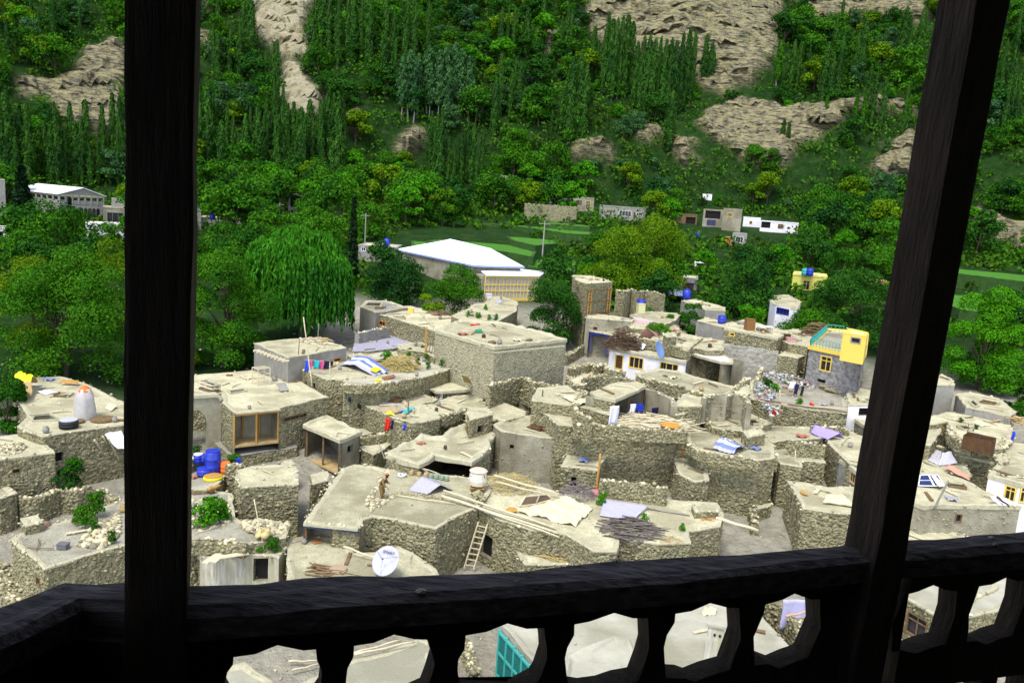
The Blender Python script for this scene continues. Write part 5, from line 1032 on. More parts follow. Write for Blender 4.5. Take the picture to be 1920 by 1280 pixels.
def proto(key, kind, H, seed, leaf, bark=None, **k):
    rng = np.random.default_rng(seed)
    if kind == 'poplar':
        V, F = crown_poplar(rng, H, k['R'], k.get('z0', H * .12), k['n'], k['s']); tm = trunk_mesh(rng, H * .93, .011 * H, (), bark or M_PALE)
    elif kind == 'broad':
        V, F, c = crown_broad(rng, k['R'], H - k['z0'], k['z0'], k['nl'], k['n'], k['s'], lob=k.get('lob', .38), ar=k.get('ar', .62), low=k.get('low', .3)); tm = trunk_mesh(rng, H * .62, .02 * H, c[::2], bark or M_BARK)
    elif kind == 'willow':
        R = k['R']; nl = 26; d = unit(rng, nl); d[:, 2] = np.abs(d[:, 2]) * .8 + .1; c = d * np.array([R * .72, R * .72, H * .36]) * rng.uniform(.55, 1, (nl, 1)); c[:, 2] += H * .52; lr = R * .30 * rng.uniform(.7, 1.3, nl)
        ns = k['n']; kk = rng.integers(0, nl, ns); dd = unit(rng, ns); dd[:, 2] = np.abs(dd[:, 2]); st = c[kk] + dd * lr[kk][:, None]; ln = rng.uniform(2.0, 6.5, ns) * H / 14; ln = np.minimum(ln, st[:, 2] - .8 - rng.uniform(0, 1.5, ns)); seg = 13; CC = []; NN = []
        outw = st[:, :2] / (np.linalg.norm(st[:, :2], axis=1, keepdims=True) + 1e-6); ph = rng.uniform(0, 6, ns)
        for i in range(seg):
            u = i / (seg - 1); x = st[:, 0] + outw[:, 0] * .5 * np.sqrt(u) + .10 * np.sin(ph + 3 * u); y = st[:, 1] + outw[:, 1] * .5 * np.sqrt(u) + .10 * np.cos(ph + 3 * u); CC.append(np.stack([x, y, st[:, 2] - ln * u + .25 * np.sin(np.pi * min(1, u * 3)) * (u < .33)], 1)); n2 = unit(rng, ns); n2[:, :2] += outw * .8; n2[:, 2] *= .35; NN.append(n2 / np.linalg.norm(n2, axis=1, keepdims=True))
        V, F = quads(np.concatenate(CC), np.concatenate(NN), k['s'], .30, rng, up=1.5); tm = trunk_mesh(rng, H * .6, .03 * H, c[::2], M_BARK)
    elif kind == 'conifer':
        n = k['n']; lay = 13; u = rng.integers(0, lay, n) / lay + rng.normal(size=n) * .012; a = rng.uniform(0, 2 * np.pi, n); gap = .55 + .45 * np.sin(a * 3 + u * 40); r = k['R'] * (1 - u) ** .8 * np.sqrt(rng.uniform(0, 1, n)) * (.6 + .4 * gap) + .1
        C = np.stack([r * np.cos(a), r * np.sin(a), H * (.12 + .88 * u) - r * .18 + rng.normal(size=n) * .12], 1); N_ = unit(rng, n); N_[:, 2] = np.abs(N_[:, 2]) + .4; N_ /= np.linalg.norm(N_, axis=1, keepdims=True); V, F = quads(C, N_, k['s'], .5, rng); tm = trunk_mesh(rng, H * .95, .018 * H, (), M_BARK)
    PROTO[key] = (new_mesh('crown', V, F, leaf), tm, H)
for i in range(4): proto('pop%d' % i, 'poplar', 20, 20 + i, L_POP, R=1.7 + .3 * i, z0=.9, n=3000, s=.62, bark=M_PALE if i == 3 else M_BARK)
for i in range(2): proto('asp%d' % i, 'poplar', 18, 40 + i, L_GRY if i == 0 else L_BRO, R=2.4, z0=4.0, n=2000, s=.7, bark=M_PALE)
for i, (lf, R) in enumerate(((L_BRO, 4.6), (L_DRK, 4.3), (L_BRO, 5.2), (L_LIM, 4.2), (L_YEL, 4.4), (L_DRK, 5.0), (L_GRY, 4.0))): proto('bro%d' % i, 'broad', 9, 60 + i, lf, R=R, z0=1.6, nl=22, n=2600, s=.62, lob=.36)
for i, lf in enumerate((L_BRO, L_DRK, L_LIM, L_GRY)): proto('shr%d' % i, 'broad', 3, 80 + i, lf, R=1.7, z0=.0, nl=12, n=800, s=.42, lob=.5, low=.5)
def put(key, p, H, label, cat='tree', group=None, name='tree', wide=1.0, rz=None):
    cr, tm, h0 = PROTO[key]; s = H / h0; r = empty(name, p, label, cat, group, random.uniform(0, 6.28) if rz is None else rz); r.scale = (s * wide, s * wide, s)
    link('trunk', tm, r); link('crown', cr, r); return r
def pxh(p, npx): return npx / FPX * (p - CAM).dot(FW)
# -- large near trees, each grown on its own
def big(key, kind, base, npx, label, leaf, name, h0=0.0, d=None, **k):
    p = hit(base, h0)
    if d:
        q = ray(base); s = d / math.hypot(q.x, q.y); p = CAM + q * s; top = p.z + npx / FPX * (p - CAM).dot(FW); g = Tp(p.x, p.y); H = top - g; p = Vector((p.x, p.y, g))
    else: H = pxh(p, npx)
    sc = (p - CAM).dot(FW) / FPX; kk = dict(k); kk['R'] = k['R'] * sc
    if 'z0' in kk: kk['z0'] = k['z0'] * H; kk['low'] = .48
    proto(key, kind, H, abs(hash(key)) % 1000 if False else sum(map(ord, key)), leaf, **kk); return put(key, p, H, label, name=name, rz=0)
big('N1', 'broad', (125, 742), 285, 'large pale green tree overhanging the sack strewn roof', L_BRO, 'broadleaf_tree', d=82, R=132, z0=.02, nl=46, n=44000, s=0.22, lob=.30)
big('N1b', 'broad', (60, 640), 165, 'yellowish feathery tree crown behind the pale green tree', L_YEL, 'broadleaf_tree', d=90, R=75, z0=.1, nl=34, n=13000, s=.26, lob=.30, ar=.35)
big('N1c', 'broad', (205, 560), 110, 'fine leaved yellow green tree partly behind the left post', L_YEL, 'broadleaf_tree', d=94, R=80, z0=.1, nl=34, n=11000, s=.26, lob=.30, ar=.35)
big('N2', 'broad', (420, 698), 268, 'dense dark green tree beside the weeping willow', L_BRO, 'broadleaf_tree', d=84, R=92, z0=.0, nl=40, n=40000, s=0.21, lob=.32)
big('N2b', 'broad', (350, 690), 150, 'low yellow tinged bush right behind the left post', L_YEL, 'broadleaf_tree', d=83, R=36, z0=.05, nl=16, n=5000, s=.26)
big('N3', 'willow', (566, 655), 240, 'weeping willow with long hanging strands', L_WIL, 'willow_tree', d=93, R=112, n=5600, s=.72)
big('N4', 'broad', (1034, 645), 132, 'dark rounded tree between blank house and tower house', L_DRK, 'broadleaf_tree', d=96, R=62, z0=.05, nl=30, n=24000, s=0.21)
big('N5', 'broad', (850, 592), 88, 'leafy thicket behind the long flat roof', L_BRO, 'broadleaf_tree', d=104, R=58, z0=.02, nl=26, n=16000, s=0.22)
big('N5b', 'broad', (740, 570), 85, 'dark shrubby tree between willow and hall', L_DRK, 'broadleaf_tree', d=112, R=62, z0=.02, nl=26, n=9000, s=.34)
big('N5c', 'broad', (815, 590), 42, 'small pale bush at the back edge of the long roof', L_YEL, 'broadleaf_tree', d=100, R=34, z0=.02, nl=12, n=4000, s=.26)
big('N6', 'broad', (1190, 556), 152, 'wide yellow green walnut tree behind the tower house', L_YEL, 'walnut_tree', d=132, R=106, z0=.06, nl=52, n=36000, s=0.3, lob=.25)
big('N7', 'broad', (1592, 668), 160, 'dark blue green tree behind the yellow terrace house', L_DRK, 'broadleaf_tree', d=112, R=88, z0=.05, nl=40, n=28000, s=0.26, lob=.28)
big('N7b', 'broad', (1505, 640), 60, 'low green tree in front of the blue glazed house', L_BRO, 'broadleaf_tree', d=110, R=62, z0=.03, nl=22, n=8000, s=.3)
big('N8', 'broad', (1838, 728), 188, 'full round green tree beside the right post', L_LIM, 'broadleaf_tree', d=100, R=78, z0=.05, nl=40, n=34000, s=0.23, lob=.30)
big('N9', 'broad', (1395, 595), 108, 'dark bushy tree behind the grey garage', L_DRK, 'broadleaf_tree', d=124, R=66, z0=.05, nl=28, n=9000, s=.38)
big('N9b', 'broad', (1400, 600), 28, 'bright lime green bush beside the low block house', L_LIM, 'broadleaf_tree', d=108, R=38, z0=.02, nl=14, n=4000, s=.26)
big('N9c', 'broad', (1290, 612), 46, 'small bushy tree beside the banner roof', L_BRO, 'broadleaf_tree', d=104, R=34, z0=.03, nl=14, n=4000, s=.26)
big('N10', 'broad', (95, 500), 120, 'dark spreading tree below the gabled hall', L_BRO, 'broadleaf_tree', d=150, R=86, z0=.05, nl=36, n=9000, s=.5)
big('N11', 'conifer', (44, 445), 140, 'dark layered conifer in front of the gabled hall', L_CON, 'conifer_tree', d=165, R=36, n=5200, s=.75)
big('N12', 'conifer', (131, 402), 36, 'small pointed cypress before the gabled hall', L_CON, 'conifer_tree', d=168, R=10, n=900, s=.6)
big('N13', 'conifer', (661, 470), 105, 'slim dark cypress rising above the willow', L_CON, 'cypress_tree', d=128, R=13, n=2200, s=.5)
big('N14', 'broad', (1905, 640), 95, 'dark green tree at the right edge behind the round tree', L_DRK, 'broadleaf_tree', d=125, R=55, z0=.04, nl=22, n=7000, s=.4)
big('N15', 'broad', (1915, 790), 110, 'shadowy leafy tree at the right edge below the round tree', L_BRO, 'broadleaf_tree', d=92, R=48, z0=.04, nl=20, n=7000, s=.3)
big('N16', 'broad', (15, 820), 125, 'leafy tree edge overlapping the sack roof corner', L_BRO, 'broadleaf_tree', d=70, R=34, z0=.04, nl=20, n=7000, s=.28)
CLEAR2 = [pts('P',735,430,985,430,1030,540,880,560,740,480), pts('P',1025,368,1120,375,1120,405,1025,400), pts('P',1120,385,1212,392,1212,415,1120,408), pts('P',1260,398,1500,412,1500,440,1380,445,1260,425)] + [[(x, y + 5) for x, y in Q] for Q in FIELDS]
CLEAR = [pts('P',735,430,985,430,1030,540,880,560,740,480), pts('P',890,402,1115,435,1115,465,1045,475,900,440), pts('P',975,372,1215,385,1215,425,1100,415,975,400), pts('P',1265,385,1500,405,1510,450,1380,475,1270,430), pts('P',20,345,240,350,240,425,150,425,90,405,20,400), pts('P',1475,505,1560,515,1560,560,1475,560),
   pts('P',1690,480,1930,515,1930,600,1690,560), pts('P',660,450,745,460,745,490,660,490), pts('P',960,480,1085,495,1085,525,960,520), pts('P',540,360,580,365,580,400,540,400), pts('P',1440,540,1500,540,1500,600,1440,600), pts('P',340,390,450,405,450,430,340,430), pts('P',1270,515,1310,515,1310,560,1270,560)]
# -- poplars, read off the photograph as (x, base y, height in px)
POP = []
rg = random.Random(5)
for x in range(2, 232, 9): POP.append((x + rg.uniform(-4, 4), 345 + rg.uniform(-22, 8), rg.uniform(80, 172), 0))
for x in range(362, 645, 8): POP.append((x + rg.uniform(-4, 4), 346 + rg.uniform(-26, 12), rg.uniform(75, 172), 1))
for x in range(802, 908, 9): POP.append((x + rg.uniform(-3, 3), 364 + rg.uniform(-18, 8), rg.uniform(90, 150), 2))
for x, b, h_ in ((1064,270,150),(1078,262,175),(1090,268,140),(1128,180,120),(1138,184,140),(1146,190,160),(1156,186,165),(1166,182,158),(1176,178,130),(1186,205,120),(1196,215,140),(1206,222,165),(1216,228,150),(1226,225,160),(1236,230,165),(1246,228,155),(1256,225,140),(1268,215,150),(1280,205,160),(1292,195,130),(1316,165,95),(1328,168,85),(1333,170,70)): POP.append((x, b, h_, 3))
for x, b, h_ in ((590,110,110),(602,118,118),(616,122,122),(632,128,125),(650,120,120),(660,122,122),(676,118,118),(690,135,140),(470,120,112),(455,116,105),(925,260,110),(935,130,110),(948,120,105),(960,118,100),(985,110,90),(1015,95,95),(1030,290,80),(760,118,115),(775,122,110),(800,110,105),(720,140,130),(735,138,120)): POP.append((x, b, h_, 4))
for x, b, h_ in ((1540,200,110),(1552,205,100),(1566,195,120),(1480,175,95),(1492,172,90),(1510,168,80),(1620,235,110),(1632,240,100),(1650,245,95),(1690,260,100),(1560,120,90),(1575,60,60),(1870,200,120),(1885,210,110),(1900,120,100),(1680,150,70),(30,110,70),(75,100,80),(100,90,90),(150,80,70),(60,60,60),(15,120,80)): POP.append((x, b, h_, 5))
PLB = ['tall slender poplar in the row behind the gabled hall', 'tall slender poplar in the long row below the pale cliff', 'tall slender poplar in the clump on the lower slope', 'slim dark poplar standing before the layered cliff', 'slim poplar on the steep upper slope', 'thin poplar scattered along the outer slopes', 'young slender poplar in a loose clump among the hillside trees']
PGR = ['poplars behind the gabled hall', 'poplars below the pale cliff', 'poplar clump on the lower slope', 'poplars before the layered cliff', 'poplars on the upper slope', 'poplars on the outer slopes', 'loose clumps of young poplars']
cl_ = random.Random(21)
for _ in range(26):
    cx_, cy_ = cl_.uniform(240, 1900), cl_.uniform(70, 330)
    for _ in range(cl_.randint(3, 6)): POP.append((cx_ + cl_.uniform(-26, 26), cy_ + cl_.uniform(-9, 9), cl_.uniform(60, 115), 6))
for (x, b, h_, g) in POP:
    g_ = hit((x, b))
    if g == 6 and (rockmask(np.array([g_.x]), np.array([g_.y]), np.array([g_.z]))[0] or any(inpoly(np.array([x] * 2), np.array([b, b - h_ * .5]), Q).any() for Q in CLEAR + ROCKS)): continue
    p = hit((x, b)); H = min(30, pxh(p, h_)); put(('pop%d' % rg.randrange(4)), p, max(8, H), PLB[g], group=PGR[g], name='poplar_tree', wide=rg.uniform(.6, 1.15))
for x in range(752, 880, 11): p = hit((x + rg.uniform(-4, 4), 225 + rg.uniform(-12, 10))); put('asp0', p, min(26, pxh(p, rg.uniform(95, 130))), 'grey leaved aspen with a bare pale trunk on the mid slope', group='aspens on the mid slope', name='aspen_tree', wide=1.2)
for x, b, h_ in ((1545,235,55),(1465,275,50),(1475,278,48),(1245,190,100),(1570,185,100),(1455,170,90),(1600,240,60),(1615,242,64),(1700,240,60)): p = hit((x, b)); put('asp1', p, pxh(p, h_), 'thin pale trunked aspen beside the rocky slope', group='aspens beside the rocks', name='aspen_tree')
# -- scattered broadleaf trees and shrubs on the slope and in the orchards
def scatter(n, dlo, dhi, rng, avoid=True, crown=True, rocky=0.0):
    out = []; tries = 0
    while len(out) < n and tries < n * 30:
        tries += 1; d = math.sqrt(rng.uniform(dlo ** 2, dhi ** 2)); az = math.radians(rng.uniform(-37, 37)); x, y = d * math.sin(az), d * math.cos(az); z = Tp(x, y); P_ = proj(Vector((x, y, z)))
        if not (-60 < P_[0] < 1980 and -160 < P_[1] < 700): continue
        if avoid and ((rng.random() >= rocky and rockmask(np.array([x]), np.array([y]), np.array([z]))[0]) or any(inpoly(np.array([P_[0]] * 2), np.array([P_[1], P_[1] - (6 * FPX / d if crown else 1.5 * FPX / d)]), Q).any() for Q in (CLEAR if crown else CLEAR2))): continue
        if crown and avoid and rng.random() < .9 and any(inpoly(np.array([P_[0]] * 3), P_[1] - np.array([3, 7, 10]) * FPX / d, Q).any() for Q in ROCKS[:6]): continue
        out.append((Vector((x, y, z)), P_))
    return out
rs = random.Random(11)
for p, P_ in scatter(300, 282, 430, rs):
    k = rs.choice((0, 0, 1, 2, 3, 4, 5, 6, 1, 0)); put('bro%d' % k, p, rs.uniform(7.5, 15), ['rounded green tree on the wooded hillside', 'dark rounded tree on the wooded hillside', 'rounded green tree on the wooded hillside', 'bright fresh green tree on the wooded hillside', 'yellow green tree on the wooded hillside', 'dark rounded tree on the wooded hillside', 'grey green tree on the wooded hillside'][k], group='%s trees on the hillside' % ('green', 'dark', 'green', 'bright', 'yellow', 'dark', 'grey')[k], name='broadleaf_tree')
for p, P_ in scatter(150, 190, 288, rs):
    k = rs.choice((0, 0, 1, 2, 2, 3, 4, 5)); put('bro%d' % k, p, rs.uniform(6.5, 12), ['rounded green orchard tree on the valley floor', 'dark orchard tree on the valley floor', 'rounded green orchard tree on the valley floor', 'bright orchard tree on the valley floor', 'yellow green orchard tree on the valley floor', 'dark orchard tree on the valley floor'][k], group='%s orchard trees' % ('green', 'dark', 'green', 'bright', 'yellow', 'dark')[k], name='orchard_tree')
for p, P_ in scatter(240, 300, 480, rs):
    k = rs.choice((1, 5, 0, 6)); put('bro%d' % k, p, rs.uniform(5, 11), 'small dark bushy tree in the hillside thicket' if k in (1, 5) else ('small green bushy tree in the hillside thicket' if k == 0 else 'small silvery bushy tree in the hillside thicket'), group='%s bushy trees in the thicket' % ('silvery' if k == 6 else 'green' if k == 0 else 'dark'), name='bushy_tree')
for p, P_ in scatter(70, 122, 190, rs):
    k = rs.choice((0, 1, 2, 5, 1, 3)); put('bro%d' % k, p, rs.uniform(4, 7.5), 'low garden tree beyond the mud roofs', group='garden trees beyond the roofs', name='garden_tree')
for p, P_ in scatter(290, 285, 470, rs, rocky=.5):
    put('shr%d' % rs.randrange(4), p, rs.uniform(2.2, 6.0), 'low leafy shrub on the green slope', cat='shrub', group='shrubs on the slope', name='shrub')
# -- undergrowth: countless low clumps, one mass
def undergrowth():
    rng = np.random.default_rng(3); rr = random.Random(4); CC = []; NN = []
    for p, P_ in scatter(7200, 118, 600, rr, crown=False, rocky=.07):
        R = rr.choice((1.2, 1.8, 2.6, 3.4, 4.6)) * rr.uniform(.8, 1.2) * (1 if p.y > 230 else .5); n = int(10 + R * 7); d = unit(rng, n); d[:, 2] = np.abs(d[:, 2]); CC.append(np.array(p) + d * R * np.array([1, 1, 1.15]) * rng.uniform(.7, 1.1, (n, 1))); N_ = d + rng.normal(size=d.shape) * .5; NN.append(N_ / np.linalg.norm(N_, axis=1, keepdims=True))
    V, F = quads(np.concatenate(CC), np.concatenate(NN), 1.15, .65, rng); link('undergrowth', new_mesh('undergrowth', V, F, leafmat('undergrowth_leaves', (.022, .082, .005), (.05, .145, .008), (.04, .09, .007))))
    tag(bpy.data.objects['undergrowth'], 'dense low green undergrowth covering the hillside', 'undergrowth', kind='stuff')
undergrowth()
# ------------------------------------------------------------------ things on the roofs and in the yards
UP = Vector((0, 0, 1))
def Z(k): return HS[k].z
def sc(p): return (p - CAM).dot(FW) / FPX          # metres per pixel at a point
def solid(o, th=.015):
    m = o.modifiers.new('thickness', 'SOLIDIFY'); m.thickness = th; m.offset = 0; return o
def single(name, mb, m, label, cat, group=None, smooth=False):
    me_v = mb.v; c = sum(me_v, Vector()) / len(me_v); c = Vector((c.x, c.y, min(v.z for v in me_v)))
    o = link(name, new_mesh(name, [v - c for v in me_v], mb.f, m, smooth), None, c); return tag(o, label, cat, group)
def pole(label, z, a, b, za, zb, r=.06, m=None, name='wooden_pole', cat='pole', group=None, dza=.1, dzb=.1):
    A_, B_ = onz(px(z, *a), za + dza), onz(px(z, *b), zb + dzb); P_ = [A_.lerp(B_, q / 6) + Vector((0, 0, .03 * math.sin(q * 1.7))) for q in range(7)]; return single(name, MB().tube(P_, [r * (1.1 - .05 * q) for q in range(7)], 7), m or M_POLE, label, cat, group, True)
def vpole(label, z, base, top, zb, r=.05, m=None, name='upright_pole', cat='pole', group=None):
    A_ = onz(px(z, *base), zb); q = px(z, *top); n = Vector((A_.x, A_.y, 0)).normalized(); B_ = onvert(q, A_, n); P_ = [A_ - UP * .1 + (B_ - A_) * (i / 6) + Vector((.02 * math.sin(i * 2), 0, 0)) for i in range(7)]
    return single(name, MB().tube(P_, [r * (1.15 - .06 * i) for i in range(7)], 7), m or M_POLE, label, cat, group, True)
def sheet(label, P, z, hts, m, name='cloth_sheet', cat='sheet', wr=.06, n=12, ridge=None, group=None, th=.02):
    """draped sheet: px corners (4) on plane z, corner heights, optional ridge height along u or v"""
    c = [onz(p, z + h_) for p, h_ in zip(P, hts)]; V = []; F = []
    for i in range(n + 1):
        for j in range(n + 1):
            u, v = i / n, j / n; p = c[0] * (1 - u) * (1 - v) + c[1] * u * (1 - v) + c[2] * u * v + c[3] * (1 - u) * v
            w = wj(p, wr, .35) + wj(p, wr * .5, .16)
            if ridge: ax, hh, po = ridge; s = (u if ax == 'u' else v); w += hh * max(0, 1 - abs(s - po) / (po if s < po else 1 - po))
            V.append(p + Vector((wj(p, wr * .6, .5), wj(p + UP, wr * .6, .5), max(w, -.02 if not any(hts) else -1) + .03)))
    for i in range(n):
        for j in range(n): k = i * (n + 1) + j; F.append((k, k + n + 1, k + n + 2, k + 1))
    mb = MB(); mb.v = V; mb.f = F; mm = m if isinstance(m, list) else [m]; o = single(name, mb, mm[0], label, cat, group, True)
    if len(mm) > 1:
        for x in mm[1:]: o.data.materials.append(x)
        k = len(mm); o.data.polygons.foreach_set('material_index', np.array([(f // n) * k // n if True else 0 for f in range(n * n)], dtype=np.int32))
    solid(o, th); return o
def hang(label, P, z, hgt, m, name='hanging_cloth', cat='cloth', group=None, wr=.05):
    """cloth hanging from the px top edge P[0]-P[1] at height z"""
    a, b = onz(P[0], z), onz(P[1], z); n = 8; V = []; F = []; t = (b - a).normalized(); nn = Vector((t.y, -t.x, 0))
    for i in range(n + 1):
        for j in range(n + 1): u, v = i / n, j / n; p = a.lerp(b, u) - UP * (hgt * v * (1 + .06 * math.sin(9 * u))); V.append(p + nn * (wr * math.sin(u * 11 + v) * (.3 + v)) + t * (.04 * math.sin(v * 5)))
    for i in range(n):
        for j in range(n): k = i * (n + 1) + j; F.append((k, k + n + 1, k + n + 2, k + 1))
    mb = MB(); mb.v = V; mb.f = F; return solid(single(name, mb, m, label, cat, group, True), .012)
def barrel(label, z, p, zz, r, h_, m=None, name='barrel', cat='barrel', group=None, lid=None):
    c = onz(px(z, *p), zz); root = empty(name, c, label, cat, group)
    MB().lathe(c, [(r * .9, 0), (r, .05 * h_), (r, .3 * h_), (r * 1.04, .33 * h_), (r, .36 * h_), (r, .64 * h_), (r * 1.04, .67 * h_), (r, .7 * h_), (r * .98, .92 * h_), (r * .9, h_)], 18).build('body', m or M_BLUE, root, smooth=True)
    MB().lathe(c + UP * h_, [(r * .94, -.03), (r * .94, .04), (r * .3, .07)], 14).build('lid', lid or m or M_BLUE, root); return root
def sticks(label, z, p, zz, R, n, m, name, cat, h_=.5, L=1.4, r=.02, flat=False, rng=random, parallel=None):
    c = onz(px(z, *p), zz); root = empty(name, c, label, cat); mb = MB()
    for _ in range(n):
        a = rng.uniform(0, 6.28); q = c + Vector((math.cos(a), math.sin(a), 0)) * (R * math.sqrt(rng.random())); k = 1 - ((q - c).length / R) ** 2; q.z += rng.uniform(0, h_) * k + .04
        th = rng.uniform(0, 6.28) if parallel is None else parallel + rng.gauss(0, .15); d = Vector((math.cos(th), math.sin(th), rng.gauss(0, .12))) * (L * rng.uniform(.4, 1) / 2); mb.tube([q - d, q + Vector((0, 0, .03)), q + d], [r, r, r * .5], 4, cap=False)
    mb.build('sticks', m, root, kind='stuff'); return root
def rubble(label, z, P, zz, n, m, name='rubble_heap', cat='rubble', s=(.06, .22), hmax=.4, flat=.7):
    pw = [onz(px(z, *P[i:i + 2]), zz) for i in range(0, len(P), 2)]; c = sum(pw, Vector()) / len(pw); root = empty(name, c, label, cat); C = []; S = []; poly = [(v.x, v.y) for v in pw]; xs = [v.x for v in pw]; ys = [v.y for v in pw]; R = max((v - c).length for v in pw)
    while len(C) < n:
        x, y = random.uniform(min(xs), max(xs)), random.uniform(min(ys), max(ys))
        if inpoly(np.array([x]), np.array([y]), poly)[0]: k = max(0, 1 - math.hypot(x - c.x, y - c.y) / R); C.append((x, y, zz + hmax * k * random.uniform(.3, 1))); S.append(random.uniform(*s) * (1 if random.random() > .1 else 1.6))
    stones('stones', C, S, m, root, flat=flat); return root
def dish(label, z, p, zz, r, aim, m=None, text=None, name='satellite_dish', lift=.3):
    c = onz(px(z, *p), zz + lift + r * .8); root = empty(name, onz(px(z, *p), zz), label, 'satellite dish'); aim = Vector(aim).normalized(); x = aim.cross(UP).normalized(); y = x.cross(aim).normalized(); m = m or M_METW
    V = []; F = []; nr, na = 6, 28
    for i in range(nr + 1):
        for j in range(na): a = 2 * math.pi * j / na; rr = r * i / nr; V.append(c + x * (rr * math.cos(a)) + y * (rr * 1.08 * math.sin(a)) + aim * (.22 * r * (i / nr) ** 2))
    for i in range(nr):
        for j in range(na): F.append((i * na + j, i * na + (j + 1) % na, (i + 1) * na + (j + 1) % na, (i + 1) * na + j))
    o = part('reflector', V, F, m, root, smooth=True); solid(o, .02)
    fp = c + aim * r * .75
    for a in (.5, 2.6, 4.7): e = c + x * (r * .97 * math.cos(a)) + y * (r * .97 * math.sin(a)) + aim * (.22 * r); MB().tube([e, fp], .014, 5).build('feed_arm', M_GREY, root)
    MB().tube([fp - aim * .08, fp + aim * .12], .045, 8).build('feed_horn', M_GREY, root)
    g = root.location.copy(); MB().tube([g - UP * .1, c - aim * .12], .04, 7).build('mast', M_GREY, root); MB().box(g + UP * .03, .5, .5, .08).build('foot', M_GREY, root)
    if text:
        cu = bpy.data.curves.new('dish_text', 'FONT'); cu.body = text; cu.size = r * .30; cu.align_x = 'CENTER'; cu.extrude = .002; t = bpy.data.objects.new('lettering', cu); COL.objects.link(t)
        bpy.context.view_layer.update(); me = bpy.data.meshes.new_from_object(t.evaluated_get(bpy.context.evaluated_depsgraph_get())); bpy.data.objects.remove(t); me.materials.clear(); me.materials.append(M_DARK)
        o = link('lettering', me, root); rot = Matrix((( -x.x, y.x, aim.x), (-x.y, y.y, aim.y), (-x.z, y.z, aim.z))) if False else Matrix(((x.x, y.x, aim.x), (x.y, y.y, aim.y), (x.z, y.z, aim.z)))
        sx = 1 if x.x > 0 else -1
        if sx < 0: rot = Matrix(((-x.x, y.x, aim.x), (-x.y, y.y, aim.y), (-x.z, y.z, aim.z)))
        o.matrix_local = Matrix.Translation(c - root.location + y * (r * .5) + aim * (.22 * r * .36 + .10)) @ rot.to_4x4()
    return root
def shrub(label, z, p, zz, H, key='shr0', group=None, name='green_plant', cat='plant', wide=1.0):
    return put(key, onz(px(z, *p), zz), H, label, cat, group, name, wide)
def boxm(label, z, p, zz, sx, sy, sz, m, name, cat, rz=0, legs=0, group=None, lid=None):
    c = onz(px(z, *p), zz); t = Vector((math.cos(rz), math.sin(rz), 0)); n = Vector((-t.y, t.x, 0)); root = empty(name, c, label, cat, group); l = legs
    MB().box(c + UP * (l + sz / 2), sx, sy, sz, t, n, jit=.01).build('body', m, root)
    MB().box(c + UP * (l + sz + .02), sx + .06, sy + .06, .04, t, n).build('lid', lid or m, root)
    if l:
        for a in (-1, 1):
            for b in (-1, 1): MB().beam(c + t * (a * (sx / 2 - .05)) + n * (b * (sy / 2 - .05)), c + t * (a * (sx / 2 - .05)) + n * (b * (sy / 2 - .05)) + UP * l, .06, .06).build('leg', m, root)
    return root
# --- shop roof, clothes terrace
zs1, zc1 = Z('shop'), Z('clothes')
def rack():
    a, b, c = onz(px('c', 848, 255), zs1), onz(px('c', 918, 280), zs1), onz(px('c', 1062, 262), zs1); d = a + c - b; s = sc(b); H = 230 / 6.4 * s * .9; r = empty('pole_rack', b, 'square rack of crossed poles standing on the shop roof', 'rack')
    q = [a, b, c, d]
    for v in q: MB().beam(v, v + UP * H, .06, .06).build('upright', M_POLE, r)
    for k in (.3, .65, 1.0):
        for i in range(4): MB().beam(q[i] + UP * (H * k), q[(i + 1) % 4] + UP * (H * k), .05, .05).build('crossbar', M_POLE, r)
    for i in range(5): f = (i + .5) / 5; MB().beam(a.lerp(b, f) + UP * H, d.lerp(c, f) + UP * (H + .03), .05, .05).build('top_bar', M_POLE, r)
rack()
def crate():
    c = onz(px('c', 370, 375), zs1); t = (onz(px('c', 480, 370), zs1) - onz(px('c', 360, 390), zs1)).normalized(); n = (onz(px('c', 262, 300), zs1) - onz(px('c', 360, 390), zs1)); n = (n - t * n.dot(t)).normalized(); s = sc(c); r = empty('slatted_crate', c, 'weathered slatted crate with dark cloth inside on the shop roof', 'crate'); w, l, h_ = 115 / 6.4 * s, 1.9, .75; o = c + t * 0
    for k in (.12, .4, .68):
        for (p, q) in ((o, o + t * w), (o, o + n * l), (o + t * w, o + t * w + n * l), (o + n * l, o + n * l + t * w)): MB().beam(p + UP * k, q + UP * k, .05, .17).build('slat', M_WOOD if k < .3 else M_POLE, r)
    MB().box(o + t * w / 2 + n * l / 2 + UP * .55, w * .85, l * .85, .1, t, n, jit=.04).build('dark_cloth', M_RAG['navy'], r)
crate()
sheet('blue edged grey hatch board propped on the shop roof', pts('c', 1135, 250, 1245, 245, 1290, 335, 1190, 345), zs1, [.55, .5, .1, .1], M_GREY, 'hatch_board', 'hatch', wr=.005, th=.06)
rubble('little line of stones beside the propped hatch', 'c', (1210,350,1420,330,1430,345,1230,365), zs1, 26, M_EDGE, s=(.05,.12), hmax=.05)
vpole('tall leaning bamboo pole beside the washing', 'A', (925, 630), (863, 120), zs1, .06)
vpole('slim bamboo pole at the corner of the clothes terrace', 'A', (1040, 820), (1050, 440), zs1 - 2.6, .045)
vpole('short post wired behind the clothes terrace', 'A', (806, 565), (836, 275), zs1, .045, M_WOOD)
vpole('thin aerial post on the beam end house', 'A', (965, 285), (970, 165), Z('grey'), .04, M_GREY)
z_ = zc1 + 1.25
